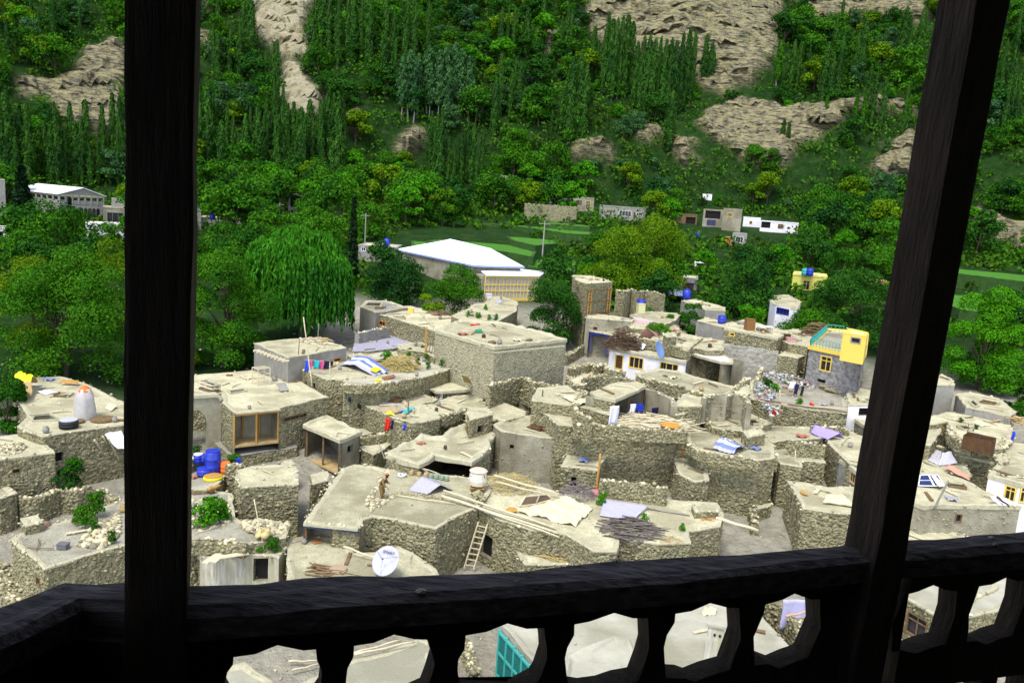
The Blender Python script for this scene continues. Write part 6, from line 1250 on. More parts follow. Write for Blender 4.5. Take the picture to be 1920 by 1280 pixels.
for (x, col, w_, hh, lb) in ((888, 'blue', 26, 1.0, 'blue shirt pegged on the washing line'), (912, 'pink', 16, .8, 'dark pink cloth pegged on the washing line'), (955, 'teal', 32, .75, 'teal trousers pegged on the washing line'), (991, 'pink', 26, .8, 'pink striped trousers pegged on the washing line'), (1026, 'navy', 34, .75, 'navy trousers pegged on the washing line'), (1060, 'black', 18, .5, 'small black cloth at the end of the washing line')):
    hang(lb, pts('A', x - w_ / 2, 432, x + w_ / 2, 436), z_, hh, M_RAG[col], 'washing', 'clothes', 'washing on the line' if False else None)
pole('thin rope of the washing line', 'A', (870, 430), (1080, 440), z_, z_, .012, M_POLE, 'washing_line', 'rope', dza=.0, dzb=.0)
sheet('white and blue striped tent sheet propped on the clothes terrace', pts('A', 1120, 470, 1235, 405, 1465, 512, 1365, 545), zc1, [.1, .25, .2, .1], [M_RAG['lilac'], M_RAG['white'], plain('dull_blue_sheet', (.12, .18, .45)), M_RAG['white'], plain('dull_blue_sheet', (.12, .18, .45))], 'tent_sheet', 'sheet', wr=.08, n=15, ridge=('v', .45, .4))
sheet('yellow printed cloth at the foot of the tent sheet', pts('A', 1330, 500, 1370, 478, 1415, 498, 1375, 520), zc1, [.5, .5, .4, .4], M_RAG['yellow'], 'cloth', 'cloth', wr=.04)
sticks('large heap of golden brushwood on the garden terrace', 'A', (1545, 490), zc1, 1.8, 420, mat('golden_brush', (.30, .24, .08), (.46, .37, .14), scale=4), 'brushwood_heap', 'brushwood', 1.5, 1.5, .022)
sheet('curled rusty metal sheet by the brushwood', pts('A', 1415, 555, 1500, 535, 1510, 555, 1430, 575), zc1, [.1, .3, .1, .05], plain('rusty_brown', (.22, .10, .04)), 'rusty_sheet', 'metal sheet', wr=.03)
boxm('bright yellow bag on the stone wall edge', 'A', (1390, 605), zc1, .5, .35, .4, M_RAG['yellow'], 'yellow_bag', 'bag')
for (x, y) in ((1610, 400), (1725, 440), (1837, 485), (1668, 470), (1740, 500), (1605, 430), (1700, 385)): shrub('small upright green plant in the mud garden', 'A', (x, y), zc1, .75, 'shr0', 'plants in the mud garden', wide=.6)
shrub('leafy green bush beside the brushwood heap', 'A', (1445, 450), zc1, 1.1, 'shr2')
sticks('firewood and rope heap on the beam end house', 'A', (945, 305), Z('grey'), 1.5, 70, M_POLE, 'firewood_heap', 'firewood', .4, 1.6, .035)
boxm('tan sack on the beam end house roof', 'A', (1000, 305), Z('grey'), .9, .5, .35, M_TAN, 'sack', 'sack', .3)
sticks('brown stick heap on the long flat roof', 'D', (250, 420), Z('wing'), 1.6, 70, M_WOOD, 'stick_heap', 'firewood', .4, 1.3, .03)
boxm('yellow tin on the long flat roof', 'D', (38, 410), Z('wing'), .6, .5, .55, M_YEL, 'yellow_tin', 'tin')
for (x, y) in ((450, 440), (515, 450), (600, 465), (652, 462), (580, 390), (530, 452)): shrub('small seedling on the bare earth roof', 'D', (x, y), Z('plat'), .7, 'shr2', 'seedlings on the bare earth roof', wide=.6)
boxm('tipped white bucket on the bare earth roof', 'D', (595, 305), Z('plat'), .9, .6, .6, M_RAG['white'], 'white_bucket', 'bucket', .6)
sheet('blue and white rag on the bare earth roof', pts('D', 650, 320, 690, 318, 692, 340, 660, 340), Z('plat'), [0, .2, .1, 0], M_RAG['lilac'], 'rag', 'cloth')
pole('red painted pole lying on the long roof', 'D', (470, 496), (535, 490), Z('big'), Z('big'), .08, M_RAG['red'])
sheet('small propped straw canopy by the blank house', pts('g', 1600, 160, 1690, 190, 1740, 300, 1640, 260), Z('hut'), [2.0, 1.9, .4, .8], mat('straw_mat', (.24, .18, .07), (.34, .27, .12), scale=5), 'straw_canopy', 'canopy', wr=.05)
# --- red house
zr1 = Z('red')
sheet('brown wooden skylight flap standing open', pts('g', 640, 525, 800, 465, 895, 500, 740, 545), zr1, [.1, .5, .1, .05], M_DOOR, 'skylight_flap', 'skylight', wr=.03, ridge=('u', .3, .5))
sheet('pale dusty groundsheet round the skylight flap', pts('g', 470, 520, 700, 470, 800, 560, 520, 580), zr1, [.02, .02, .02, .02], plain('dusty_sheet', (.46, .42, .36)), 'groundsheet', 'sheet', wr=.03)
barrel('round brown drying tray on the parapet', 'g', (655, 640), zr1, .9, .12, mat('basket_brown', (.28, .22, .12), (.4, .33, .2)), 'drying_tray', 'tray')
sheet('bright yellow cloth on the parapet', pts('g', 590, 680, 640, 640, 710, 690, 620, 700), zr1, [.1, .3, .2, .1], M_RAG['yellow'], 'cloth', 'cloth', wr=.1)
sheet('turquoise cloth spread over the roof stones', pts('g', 795, 685, 910, 590, 995, 600, 860, 685), zr1, [.1, .25, .1, .1], M_RAG['teal'], 'cloth', 'cloth', wr=.1)
sheet('violet cloth crumpled beside the turquoise cloth', pts('g', 755, 630, 830, 620, 850, 645, 780, 655), zr1, [.1, .1, .1, .1], M_RAG['violet'], 'cloth', 'cloth', wr=.08)
vpole('short weathered post beside the turquoise cloth', 'g', (895, 670), (893, 460), zr1, .06, M_WOOD)
hang('bright red cloth hanging over the stone parapet', pts('g', 585, 735, 655, 735), zr1 + .1, 1.05, M_RAG['red'])
hang('dark navy cloth hanging beside the red cloth', pts('g', 664, 755, 696, 760), zr1 + .05, .75, M_RAG['navy'])
hang('small blue cloth hung on the rubble wall', pts('g', 825, 815, 862, 818), zr1 - .1, .5, M_RAG['blue'])
hang('black cloth hung on the terrace corner wall', pts('g', 60, 415, 125, 470), zr1 + .9, .4, M_RAG['navy'])
hang('dark cloth hung above the orange door', pts('g', 215, 530, 262, 560), zr1 + .25, .4, M_RAG['black'])
dish('small grey satellite dish leaning on the courtyard wall', 'g', (262, 740), Z('lowcourt'), .55, (.2, -1, .35), plain('grey_metal', (.35, .35, .38)))
pole('thick log lying along the courtyard edge', 'g', (440, 940), (600, 885), Z('lowcourt'), Z('lowcourt'), .14, M_WOOD, 'log', 'log')
pole('thin grey stick leaning over the passage', 'g', (490, 1050), (575, 1270), Z('kpassage') + .6, Z('wavy') - .3, .04, M_GREY)
hang('whitewashed board beside the ragged hut roof', pts('g', 1285, 390, 1350, 395), Z('hut') - .1, 1.2, M_WHITE, 'white_board', 'board', wr=.0)
# --- man's house
sheet('lilac gravel pile under a thin sheet', pts('B', 780, 690, 940, 615, 1070, 690, 900, 720), zm, [.0, .1, 0, 0], mat('lilac_gravel', (.34, .33, .40), (.46, .45, .52), scale=9, bump=.8, bscale=30), 'gravel_pile', 'gravel', wr=.03, n=16, ridge=('u', .55, .5))
def drum():
    c = onz(px('B', 1228, 690), zm); r = empty('wrapped_stove', c, 'stack of trays wrapped in clear plastic with a pinkish lid', 'stack'); s = sc(c); w = 56 / 3.46 * s; H = 145 / 3.46 * s
    for i in range(7): MB().box(c + UP * (.12 + i * H / 9), w * 1.6, w * 1.3, H / 16, jit=.03).build('tray', M_ORNG if i % 2 else M_WOOD, r)
    MB().lathe(c + UP * H * .3, [(w * .95, 0), (w * 1.05, H * .2), (w, H * .45), (w * .92, H * .62)], 12).build('plastic_wrap', mat('hazy_plastic', (.50, .46, .40), (.62, .58, .50), rough=.35), r)
    MB().lathe(c + UP * H * .9, [(w * 1.0, 0), (w * 1.08, .06), (w * .8, .16)], 12).build('lid', plain('pinkish_lid', (.62, .46, .36)), r)
drum()
pole('long pale pole crossing from the man\'s roof to the terrace', 'B', (995, 725), (1750, 965), zm, zt, .085, dza=.25)
pole('second long pale pole beside the crossing pole', 'B', (1010, 690), (1740, 935), zm, zt, .075, dza=.3)
pole('third pale pole resting on the crossing poles', 'B', (1120, 765), (1760, 990), zm, zt, .06, dza=.2)
pole('long pale pole leaning above the dark courtyard', 'B', (720, 490), (930, 580), Z('wavy'), zm, .06)
pole('thinner pale pole above the dark courtyard', 'B', (755, 500), (1000, 590), Z('wavy'), zm, .045)
pole('pale pole on the thorn pile with a forked end', 'B', (1335, 592), (1760, 712), zt, zt, .07, dza=.9, dzb=.4)
pole('straight pale pole below the forked pole', 'B', (1345, 632), (1700, 720), zt, zt, .06, dza=.7, dzb=.3)
pole('thin stick lying on the man\'s roof', 'B', (700, 722), (1090, 775), zm, zm, .035)
for i, x in enumerate((800, 850, 895, 930, 965, 1000, 1030)):
    barrel('ochre flower pot in the row by the courtyard' if i < 3 else 'green flower pot in the row by the courtyard', 'B', (x, 592 + i * 6), zm, .16, .3, M_TAN if i < 3 else plain('dull_green_pot', (.22, .30, .20)), 'flower_pot', 'pot', 'ochre pots in the row' if i < 3 else 'green pots in the row')
def tyre():
    c = onz(px('B', 741, 592), zm + .08); mb = MB(); k = 14
    P_ = [c + Vector((.26 * math.cos(i * 6.2832 / k), .26 * math.sin(i * 6.2832 / k), .05 + .05 * math.cos(i))) for i in range(k + 1)]; single('white_ring', mb.tube(P_, .07, 7), M_RAG['white'], 'white painted ring lying on the man\'s roof', 'ring', smooth=True)
tyre()
rubble('row of loose stones dividing the man\'s roof', 'B', (590,600,650,570,620,640,560,720,600,790,530,830,500,780,545,700), zm, 90, M_EDGE, s=(.06,.17), hmax=.1)
rubble('cluster of pale stones at the man\'s feet', 'B', (560,760,680,700,690,730,600,800), zm, 26, M_EDGE, s=(.08,.2), hmax=.15)
rubble('line of dark stones beside the gravel pile', 'B', (690,700,1000,735,990,750,690,720), zm, 34, M_STONE, s=(.08,.17), hmax=.05)
rubble('heap of stones at the corner by the wrapped stack', 'B', (1185,720,1250,700,1280,760,1220,790), zm, 50, M_STONE, s=(.08,.2), hmax=.4)
def ladder():
    a, b = onz(px('B', 1143, 1192), 1.1), onz(px('B', 1205, 1200), 1.1); n = Vector((a.x, a.y, 0)).normalized(); H = zt + .55; r = empty('wooden_ladder', (a + b) / 2, 'wooden ladder leaning against the terrace wall', 'ladder')
    ta = onvert(px('B', 1237, 890), a + n * .9, n); tb = onvert(px('B', 1296, 905), b + n * .9, n)
    for p, q in ((a, ta), (b, tb)): MB().beam(p, q, .07, .09).build('rail', M_POLE, r)
    for i in range(8): f = (i + .6) / 8.3; MB().beam(a.lerp(ta, f), b.lerp(tb, f), .05, .06).build('rung', M_POLE, r)
ladder()
dish('large white satellite dish with lettering on the near mud roof', 'B', (640, 1150), Z('dishroof'), .78, (-.30, -.72, .62), plain('white_dish_paint', (.42, .42, .54), .5), 'SMART')
pole('pale plank pole beside the large dish', 'B', (360, 1052), (630, 1150), Z('dishroof') + .5, Z('dishroof'), .06)
boxm('reddish brown tile on the dish roof', 'B', (187, 1025), Z('dishroof'), .5, .5, .06, plain('terracotta', (.40, .18, .07)), 'tile', 'tile', .6)
barrel('round brown lid with a blue rim on the dish roof', 'B', (325, 1210), Z('dishroof'), .5, .14, plain('brown_lid', (.36, .27, .18)), 'round_lid', 'lid')
sticks('bundle of dark wood planks on the dish roof', 'B', (250, 1225), Z('dishroof'), .9, 26, M_WOOD, 'wood_bundle', 'wood', .25, 1.4, .05, parallel=-.2)
pole('short wooden plank lying under the dish', 'B', (515, 1172), (625, 1180), Z('dishroof'), Z('dishroof'), .05, M_WOOD)
# --- tarp terrace
def skylight():
    q = [onz(p, zt + h_) for p, h_ in zip(pts('C', 205, 865, 320, 850, 345, 785, 245, 795), (.05, .1, .55, .5))]; q2 = [q[1], onz(px('C', 440, 815), zt + .1), onz(px('C', 395, 780), zt + .45), q[2]]; r = empty('framed_skylight', q[0], 'two pane wooden skylight frame raised over the terrace', 'skylight')
    for Q in (q, q2):
        part('pane', [v + UP * .02 for v in Q], [(0, 1, 2, 3)], plain('brown_glass', (.10, .07, .045), .3), r)
        for i in range(4): MB().beam(Q[i] + UP * .04, Q[(i + 1) % 4] + UP * .04, .08, .08).build('frame_bar', M_POLE, r)
skylight()
sheet('large crumpled cream cloth spread over the terrace', pts('C', 185, 900, 520, 785, 720, 880, 600, 1000), zt, [.1, .1, .1, .1], M_RAG['cream'], 'cream_cloth', 'cloth', wr=.16, n=30)
sheet('lilac sheet spread flat and weighed by stones', pts('C', 770, 930, 800, 812, 1110, 860, 1010, 960), zt, [.05, .25, .2, .05], M_RAG['lilac'], 'lilac_sheet', 'sheet', wr=.03, n=16)
pole('grey beam lying right of the lilac sheet', 'C', (1100, 872), (1405, 925), zt, zt, .07, M_GREY)
pole('pale beam holding down the lilac sheet edge', 'C', (1030, 925), (1110, 868), zt, zt, .06)
for (x, y, H, lb) in ((815, 800, 1.0, 'tall green pot plant by the lilac sheet'), (905, 795, .9, 'bushy green pot plant behind the lilac sheet'), (770, 855, .8, 'green pot plant at the left end of the lilac sheet'), (1080, 985, .7, 'green plant above the firewood stack'), (1355, 1035, .5, 'little green plant on the terrace edge')): shrub(lb, 'C', (x, y), zt, H, 'shr2', wide=.75)
vpole('stout brown post standing on the terrace edge', 'C', (745, 755), (776, 480), zt, .09, M_ORNG)
barrel('round pink basin at the foot of the brown post', 'C', (745, 775), zt, .45, .18, plain('dull_pink', (.45, .2, .2)), 'basin', 'basin')
sticks('dark firewood stack at the terrace edge', 'C', (1000, 1040), zt, 1.7, 110, mat('dark_sticks', (.06, .05, .045), (.16, .14, .12), scale=5), 'firewood_stack', 'firewood', .7, 1.9, .045, parallel=-.1)
sticks('spilled orange grain on the terrace', 'C', (1520, 948), zt, .6, 60, M_ORNG, 'drying_grain', 'grain', .06, .3, .02)
sticks('scattered yellow straw at the terrace front', 'C', (1265, 1105), zt, .7, 80, M_TAN, 'straw_patch', 'straw', .08, .5, .012)
pole('long log bridging the terrace and the sunken yard', 'C', (1590, 945), (1890, 1032), zt, zt - .4, .12, M_POLE, 'log', 'log')
sticks('tangle of purplish thorn twigs by the hut doorway', 'C', (612, 790), zt, 1.2, 240, mat('thorn_twigs', (.11, .085, .09), (.22, .18, .19), scale=5), 'thorn_twigs', 'twigs', 1.1, .8, .015)
sticks('dry golden brush pile in the terrace corner', 'C', (130, 720), zt, 1.9, 260, mat('dry_golden_brush', (.32, .26, .10), (.46, .38, .17), scale=4), 'dry_brush', 'brushwood', .9, 1.1, .02)
sticks('golden straw heap on the low shed', 'C', (500, 1150), Z('strawroof'), 2.2, 620, mat('golden_straw', (.34, .25, .08), (.50, .39, .16), scale=4), 'straw_heap', 'straw', .8, 1.7, .016, parallel=-.5)
shrub('green weed growing in front of the ladder doorway', 'C', (60, 1230), 1.2, .8, 'shr0')
sheet('orange rag on the terrace by the skylight frame', pts('C', 110, 880, 170, 870, 190, 905, 130, 910), zt, [.1, .2, .1, .05], M_ORNG, 'rag', 'cloth', wr=.1)
# --- middle courtyards
hang('white cloths hung at the lean-to corner', pts('E', 268, 645, 325, 640), zw + 1.75, 1.5, M_RAG['white'])
sticks('stack of pale poles along the high retaining wall', 'E', (540, 755), zw, 2.7, 120, M_POLE, 'pole_stack', 'poles', .6, 3.2, .045, parallel=.05)
barrel('orange drying tray on the pole stack', 'E', (630, 765), zw + .45, .75, .12, M_ORNG, 'drying_tray', 'tray', lid=plain('orange_fruit', (.55, .25, .04)))
def chair():
    c = onz(px('E', 445, 700), zw); r = empty('plastic_chair', c, 'blue plastic chair in the lean-to courtyard', 'chair')
    MB().box(c + UP * .45, .5, .48, .05).build('seat', M_BLUE, r); MB().box(c + Vector((0, .24, .72)), .5, .05, .5).build('backrest', M_BLUE, r)
    for a in (-1, 1):
        for b in (-1, 1): MB().beam(c + Vector((a * .21, b * .2, 0)), c + Vector((a * .2, b * .19, .43)), .05, .05).build('leg', M_BLUE, r)
        MB().beam(c + Vector((a * .26, -.2, .65)), c + Vector((a * .26, .22, .66)), .05, .04).build('armrest', M_BLUE, r)
chair()
hang('dark cloth draped beside the blue chair', pts('E', 518, 655, 560, 650), zw + .9, .8, M_RAG['navy'])
hang('white and blue cloths hanging under the lean-to', pts('E', 390, 632, 425, 630), zw + 1.5, .7, M_RAG['white'])
boxm('rusty brown box on legs on the outhouse corner', 'C', (1390, 515), Z('tank'), 1.3, .8, .55, plain('rust_box', (.26, .12, .04)), 'rusty_box', 'box', .05, .25)
sheet('blue and white striped cloth tented over a roof hatch', pts('E', 880, 900, 960, 835, 1085, 900, 1010, 935), Z('striped'), [.05, .3, .1, .1], [M_RAG['lilac'], plain('stripe_blue', (.15, .2, .5)), M_RAG['white'], plain('stripe_blue', (.15, .2, .5)), M_RAG['white'], plain('stripe_blue', (.15, .2, .5)), M_RAG['white']], 'tent_cloth', 'sheet', wr=.12, n=21, ridge=('u', .5, .45))
sheet('cream striped cloth over a small skylight', pts('C', 500, 90, 560, 70, 690, 120, 620, 150), Z('upleft'), [.1, .1, .3, .2], M_RAG['cream'], 'skylight_cloth', 'cloth', wr=.08)
sheet('dark propped skylight lid with a wooden frame', pts('C', 250, 305, 345, 262, 415, 300, 360, 330), Z('skylight'), [.05, .65, .1, .05], M_DOOR, 'tented_skylight', 'skylight', wr=.01, th=.05)
vpole('short dark post on the flat mud roof', 'C', (365, 85), (370, 28), Z('upleft'), .06, M_WOOD)
sheet('sagging violet sheet over a roof hatch', pts('b', 985, 935, 1060, 905, 1440, 1015, 1220, 1030), Z('sheet'), [.1, .2, .1, .1], M_RAG['violet'], 'violet_sheet', 'sheet', wr=.05, n=14, ridge=('u', .55, .7))
vpole('slim pale post standing on the pale roof', 'E', (1378, 985), (1382, 902), Z('postroof'), .05)
vpole('short dark post by the grey eave', 'E', (1555, 925), (1560, 880), Z('postroof'), .05, M_ORNG)
sheet('yellow mattress laid on the stone house roof', pts('G', 675, 535, 690, 490, 790, 490, 875, 560), Z('mattress'), [.15, .2, .2, .15], M_RAG['cream'], 'mattress', 'mattress', wr=.05, th=.16)
sheet('orange rag at the corner of the mattress roof', pts('G', 525, 470, 545, 455, 580, 490, 555, 492), Z('mattress'), [.05, .2, .1, .05], M_ORNG, 'rag', 'cloth', wr=.08)
sticks('tangled grey branches below the mattress roof', 'G', (720, 740), 2.2, 2.4, 140, mat('grey_branches', (.22, .2, .17), (.36, .33, .28), scale=5), 'branch_heap', 'branches', .8, 2.2, .03)
sticks('dry yellow weeds in the sunken yard', 'G', (340, 610), Tp(17, 52) + .1, 1.0, 120, M_TAN, 'dry_weeds', 'weeds', .5, .7, .012)
# --- rubbish yard
M_TRASH = mat('mixed_rubbish', (.5, .5, .5), (.8, .8, .8), scale=5, island=[(.75, .75, .78), (.3, .3, .32), (.55, .52, .42), (.7, .7, .75), (.45, .15, .1), (.5, .47, .38), (.8, .8, .82), (.2, .25, .42), (.6, .57, .45), (.22, .22, .2), (.3, .4, .25), (.75, .73, .7)])
rubble('long heap of colourful household rubbish against the yard wall', 'E', (1150,470,1200,450,1330,455,1420,500,1520,520,1480,550,1380,530,1250,500), ztr, 300, M_TRASH, 'rubbish_heap', 'rubbish', (.05,.2), .8)
rubble('rubbish spilled down the yard corner', 'E', (1120,560,1170,500,1230,520,1270,590,1230,640,1150,610), ztr, 200, M_TRASH, 'rubbish_heap', 'rubbish', (.05,.2), .7)
rubble('rubbish scattered on the wall below the yard', 'E', (1170,650,1260,640,1300,690,1240,710), Z('court2') + .8, 120, M_TRASH, 'rubbish_heap', 'rubbish', (.05,.16), .5)
rubble('stone pile at the end of the rubbish yard', 'E', (1500,520,1600,490,1690,520,1650,580,1560,560), ztr, 260, M_STONE, s=(.1,.26), hmax=1.2)
for (x, y, k, H) in ((1200, 540, 'shr1', 1.1), (1245, 570, 'shr2', 1.0), (1300, 455, 'shr0', .8), (1330, 450, 'shr1', .7)): shrub({'shr1': 'dark weed bush on the rubbish', 'shr2': 'bright weed bush on the rubbish', 'shr0': 'green weed at the block wall foot'}[k], 'E', (x, y), ztr, H, k, 'weeds on the rubbish' if k == 'shr1' else None)
shrub('round green plant beside the yard floor', 'E', (1402, 635), ztr, .6, 'shr2')
sheet('red cloth lying in the rubbish yard', pts('b', 975, 540, 1000, 525, 1045, 565, 1010, 575), ztr, [.1, .1, .1, .1], M_RAG['red'], 'cloth', 'cloth', wr=.08)
sheet('crimson cloth on the rubbish below the yard', pts('b', 470, 680, 490, 630, 545, 680, 525, 720), Z('court2') + 1.0, [.1, .5, .4, .0], M_RAG['red'], 'cloth', 'cloth', wr=.08)
hang('dark trousers draped over the rubbish yard wall', pts('b', 785, 285, 840, 285), ztr + 1.2, 1.0, M_RAG['navy'])
hang('black cloth draped beside the dark trousers', pts('b', 870, 310, 910, 312), ztr + 1.0, .95, M_RAG['black'])
hang('white patterned cloth draped over the rubble', pts('b', 715, 250, 800, 255), ztr + 1.4, .7, M_RAG['white'])
vpole('weathered post at the rubbish yard edge', 'b', (585, 520), (588, 345), ztr, .07, M_POLE)
pole('long grey beam along the rubbish yard edge', 'b', (380, 505), (1490, 660), ztr, ztr, .08, M_WOOD, dza=.3, dzb=.2)
pole('second beam along the rubbish yard edge', 'b', (600, 545), (1480, 620), ztr, ztr, .06, M_POLE, dza=.25, dzb=.2)
# --- white house and neighbours
sticks('dark brown hay mound on the white house roof', 'd', (690, 975), zwh, 2.0, 700, mat('brown_hay', (.06, .04, .025), (.13, .085, .05), scale=5), 'hay_mound', 'hay', 2.4, 1.0, .035)
sheet('folded white panels leaning on the white house roof', pts('d', 815, 955, 905, 910, 990, 990, 930, 1000), zwh, [.05, .4, .1, .1], M_RAG['white'], 'folded_boards', 'boards', wr=.01, ridge=('u', .5, .5))
dish('blue satellite dish on the white house roof', 'd', (1118, 1000), zwh, .85, (.75, -.5, .4), plain('blue_dish', (.16, .26, .52), .4))
sheet('ragged tent hatch on the rambling roof', pts('d', 870, 855, 1040, 790, 1160, 900, 1020, 870), Z('midterr'), [.1, .9, .1, .1], plain('brown_red_sheet', (.22, .12, .09)), 'tent_hatch', 'tent', wr=.06, ridge=('u', .8, .5))
barrel('blue water tank on the banner roof corner', 'd', (905, 490), Z('banner') + .5, .55, 1.0, name='water_tank', cat='tank')
boxm('pale yellow sack below the blue tank', 'd', (898, 560), Z('banner'), .9, .7, 1.2, plain('pale_yellow_sack', (.55, .55, .28)), 'sack', 'sack', .3)
hang('pink printed banner with blue motifs on the roof front', pts('d', 812, 610, 1045, 650), Z('banner') + .05, 1.0, plain('pink_banner', (.62, .44, .46)), 'pink_banner', 'banner', wr=.0)
for x in (850, 895, 945, 1030):
    a = onz(px('d', x, 625), Z('banner') - .3); mb = MB(); mb.lathe(a - Vector((a.x, a.y, 0)).normalized() * .08, [(.16, 0), (.2, .12), (.05, .34)], 8); single('banner_motif', mb, plain('banner_blue', (.2, .22, .5)), 'blue motif on the pink banner', 'motif', 'motifs on the banner')
for (x, y) in ((1080, 785), (1140, 775), (1030, 770), (1200, 810), (1250, 660), (1280, 665), (1010, 565)): shrub('leafy green plant on the stony roof', 'd', (x, y), Z('midterr2'), .9, 'shr2', 'plants on the stony roof')
barrel('blue drum in the swept yard', 'd', (170, 1125), Tp(8, 82) + .2, .3, .8, name='drum', cat='drum')
boxm('orange red tin in the swept yard', 'd', (265, 1020), Tp(9, 86) + .6, .5, .4, 1.0, plain('orange_red', (.45, .14, .04)), 'tin', 'tin')
barrel('blue drum on the low block house corner', 'E', (938, 148), Z('blk'), .5, .9, name='drum', cat='drum')
boxm('rusty chimney box on the stone house roof', 'E', (1102, 190), Z('chim'), 1.0, .8, 1.3, plain('chimney_rust', (.20, .10, .035)), 'chimney_box', 'chimney', .1)
def table():
    c = onz(px('E', 1195, 205), Z('chim')); r = empty('white_table', c, 'pale table standing on the stone house roof', 'table')
    MB().box(c + UP * .75, 1.6, .8, .07).build('tabletop', M_RAG['white'], r)
    for a in (-1, 1):
        for b in (-1, 1): MB().beam(c + Vector((a * .7, b * .33, 0)), c + Vector((a * .7, b * .33, .72)), .06, .06).build('leg', M_GREY, r)
table()
boxm('brown stool box on the earth terrace', 'E', (1320, 250), Z('backterr'), .9, .6, .7, M_DOOR, 'wooden_box', 'box')
boxm('pink box beside the brown box', 'E', (1352, 262), Z('backterr'), 1.0, .6, .5, plain('faded_pink', (.5, .3, .28)), 'pink_box', 'box')
sticks('stacked timber frame behind the yellow terrace', 'p', (500, 690), Z('backterr'), 1.8, 60, M_WOOD, 'timber_stack', 'timber', 1.6, 2.2, .07, parallel=.1)
barrel('blue tank on the striped house roof', 'p', (415, 92), HS['stripeh'].z, .6, 1.3, name='water_tank', cat='tank')
barrel('teal tank on the striped house roof', 'p', (365, 86), HS['stripeh'].z, .55, 1.2, M_TEAL, 'water_tank', 'tank')
for z0, x, y, lb, dz in (('l', 345, 168, 'blue tank on the grey house roof by the hall', None), ('k', 438, 545, 'blue tank among the orchard houses', None), ('i', 1155, 1140, 'blue tank among shrubs below the gabled hall', None), ('i', 1515, 1160, 'blue tank beside the whitewashed low building', None), ('P', 370, 400, 'blue tank on the grey concrete box', None), ('P', 398, 412, 'blue tank on the long low pale house', None), ('P', 1287, 560, 'blue tank beside the pavilion', None)):
    c = hit(px(z0, x, y), 3.2 if z0 in 'lP' else .3); root = empty('water_tank', c, lb, 'tank'); MB().lathe(c, [(.55, 0), (.6, .1), (.6, 1.0), (.5, 1.2), (.25, 1.3)], 14).build('body', M_BLUE, root, smooth=True); MB().lathe(c + UP * 1.3, [(.25, 0), (.25, .12), (.1, .16)], 10).build('lid', M_BLUE, root)
# --- right
def trough():
    a, b = onz(px('e', 330, 605), Z('rwide') - .1), onz(px('e', 545, 655), Z('rwide') - .1); t = (b - a).normalized(); n = Vector((-t.y, t.x, 0)); L = (b - a).length; r = empty('dark_trough', a, 'long dark trough with a divided top on the wide roof', 'trough'); h_ = 1.1
    MB().box((a + b) / 2 + UP * h_ / 2, L, .06, h_, t, n).build('front_panel', M_DOOR, r); MB().box((a + b) / 2 + n * 1.1 + UP * (h_ / 2 + .1), L, .06, h_, t, n).build('rear_panel', M_DOOR, r)
    for f in (0, .5, 1): MB().box(a.lerp(b, f) + n * .55 + UP * h_ / 2, .06, 1.04, h_, t, n).build('divider', M_DOOR, r)
    MB().box((a + b) / 2 + n * .55 + UP * .5, L - .1, 1.02, .06, t, n).build('bottom', M_DARK, r)
trough()
def solar(label, P_, zz, hts, n=2):
    q = [onz(p, zz + h_) for p, h_ in zip(P_, hts)]; r = empty('solar_panel', q[0], label, 'solar panel'); o = part('glass', [v + UP * .05 for v in q] + [v for v in q], [(0, 1, 2, 3), (7, 6, 5, 4), (0, 4, 5, 1), (1, 5, 6, 2), (2, 6, 7, 3), (3, 7, 4, 0)], mat('solar_glass', (.006, .012, .07), (.01, .02, .1), rough=.2, spec=.5), r)
    for i in range(4): MB().beam(q[i] + UP * .055, q[(i + 1) % 4] + UP * .055, .06, .05).build('frame_bar', M_METW, r)
    for k in range(1, n): MB().beam(q[0].lerp(q[1], k / n) + UP * .06, q[3].lerp(q[2], k / n) + UP * .06, .04, .03).build('divider_bar', M_METW, r)
solar('large solar panel lying on the plastered house roof', pts('e', 8, 885, 20, 808, 80, 805, 122, 888), Z('rsolar'), (.1, .4, .4, .1))
solar('smaller solar panel beside the pale cloth', pts('e', 130, 888, 85, 806, 150, 805, 200, 885), Z('rsolar'), (.12, .42, .42, .12))
solar('small blue solar panel below the wide roof', pts('e', 290, 525, 275, 490, 340, 490, 370, 520), Z('rlow'), (.1, .4, .4, .1), 3)
sheet('pale pink cloth lying across the solar panels', pts('e', 100, 810, 140, 808, 200, 885, 165, 895), Z('rsolar'), [.5, .5, .2, .2], plain('pale_pink', (.66, .52, .52)), 'pink_cloth', 'cloth', wr=.04)
vpole('leaning grey pole on the plastered house', 'e', (125, 1050), (237, 830), Z('rsolar'), .07, M_GREY)
sheet('heap of white boards at the plastered house corner', pts('e', 550, 970, 620, 955, 755, 1025, 620, 1035), Z('rsolar'), [.4, .5, .1, .1], M_RAG['white'], 'board_heap', 'boards', wr=.12)
pole('dark board on the white board heap', 'e', (600, 965), (690, 1035), Z('rsolar') + .4, Z('rsolar') + .2, .07, M_DOOR)
sheet('salmon pink sheet hanging into the rubble gap', pts('e', 205, 745, 250, 728, 392, 815, 380, 840), Z('rtent'), [.3, .35, .1, 0], M_RAG['salmon'], 'salmon_sheet', 'sheet', wr=.05)
sheet('pale lilac plastic tent on the small roof', pts('e', 160, 735, 190, 635, 255, 625, 305, 715), Z('rtent'), [.1, .9, .9, .1], plain('pale_plastic', (.52, .51, .58), .4), 'plastic_tent', 'tent', wr=.08)
sheet('pale plastic groundsheet on the small roof', pts('e', 60, 680, 80, 600, 185, 620, 165, 730), Z('rtent'), [.05, .05, .1, .05], plain('pale_plastic', (.52, .51, .58), .4), 'groundsheet', 'sheet', wr=.06)
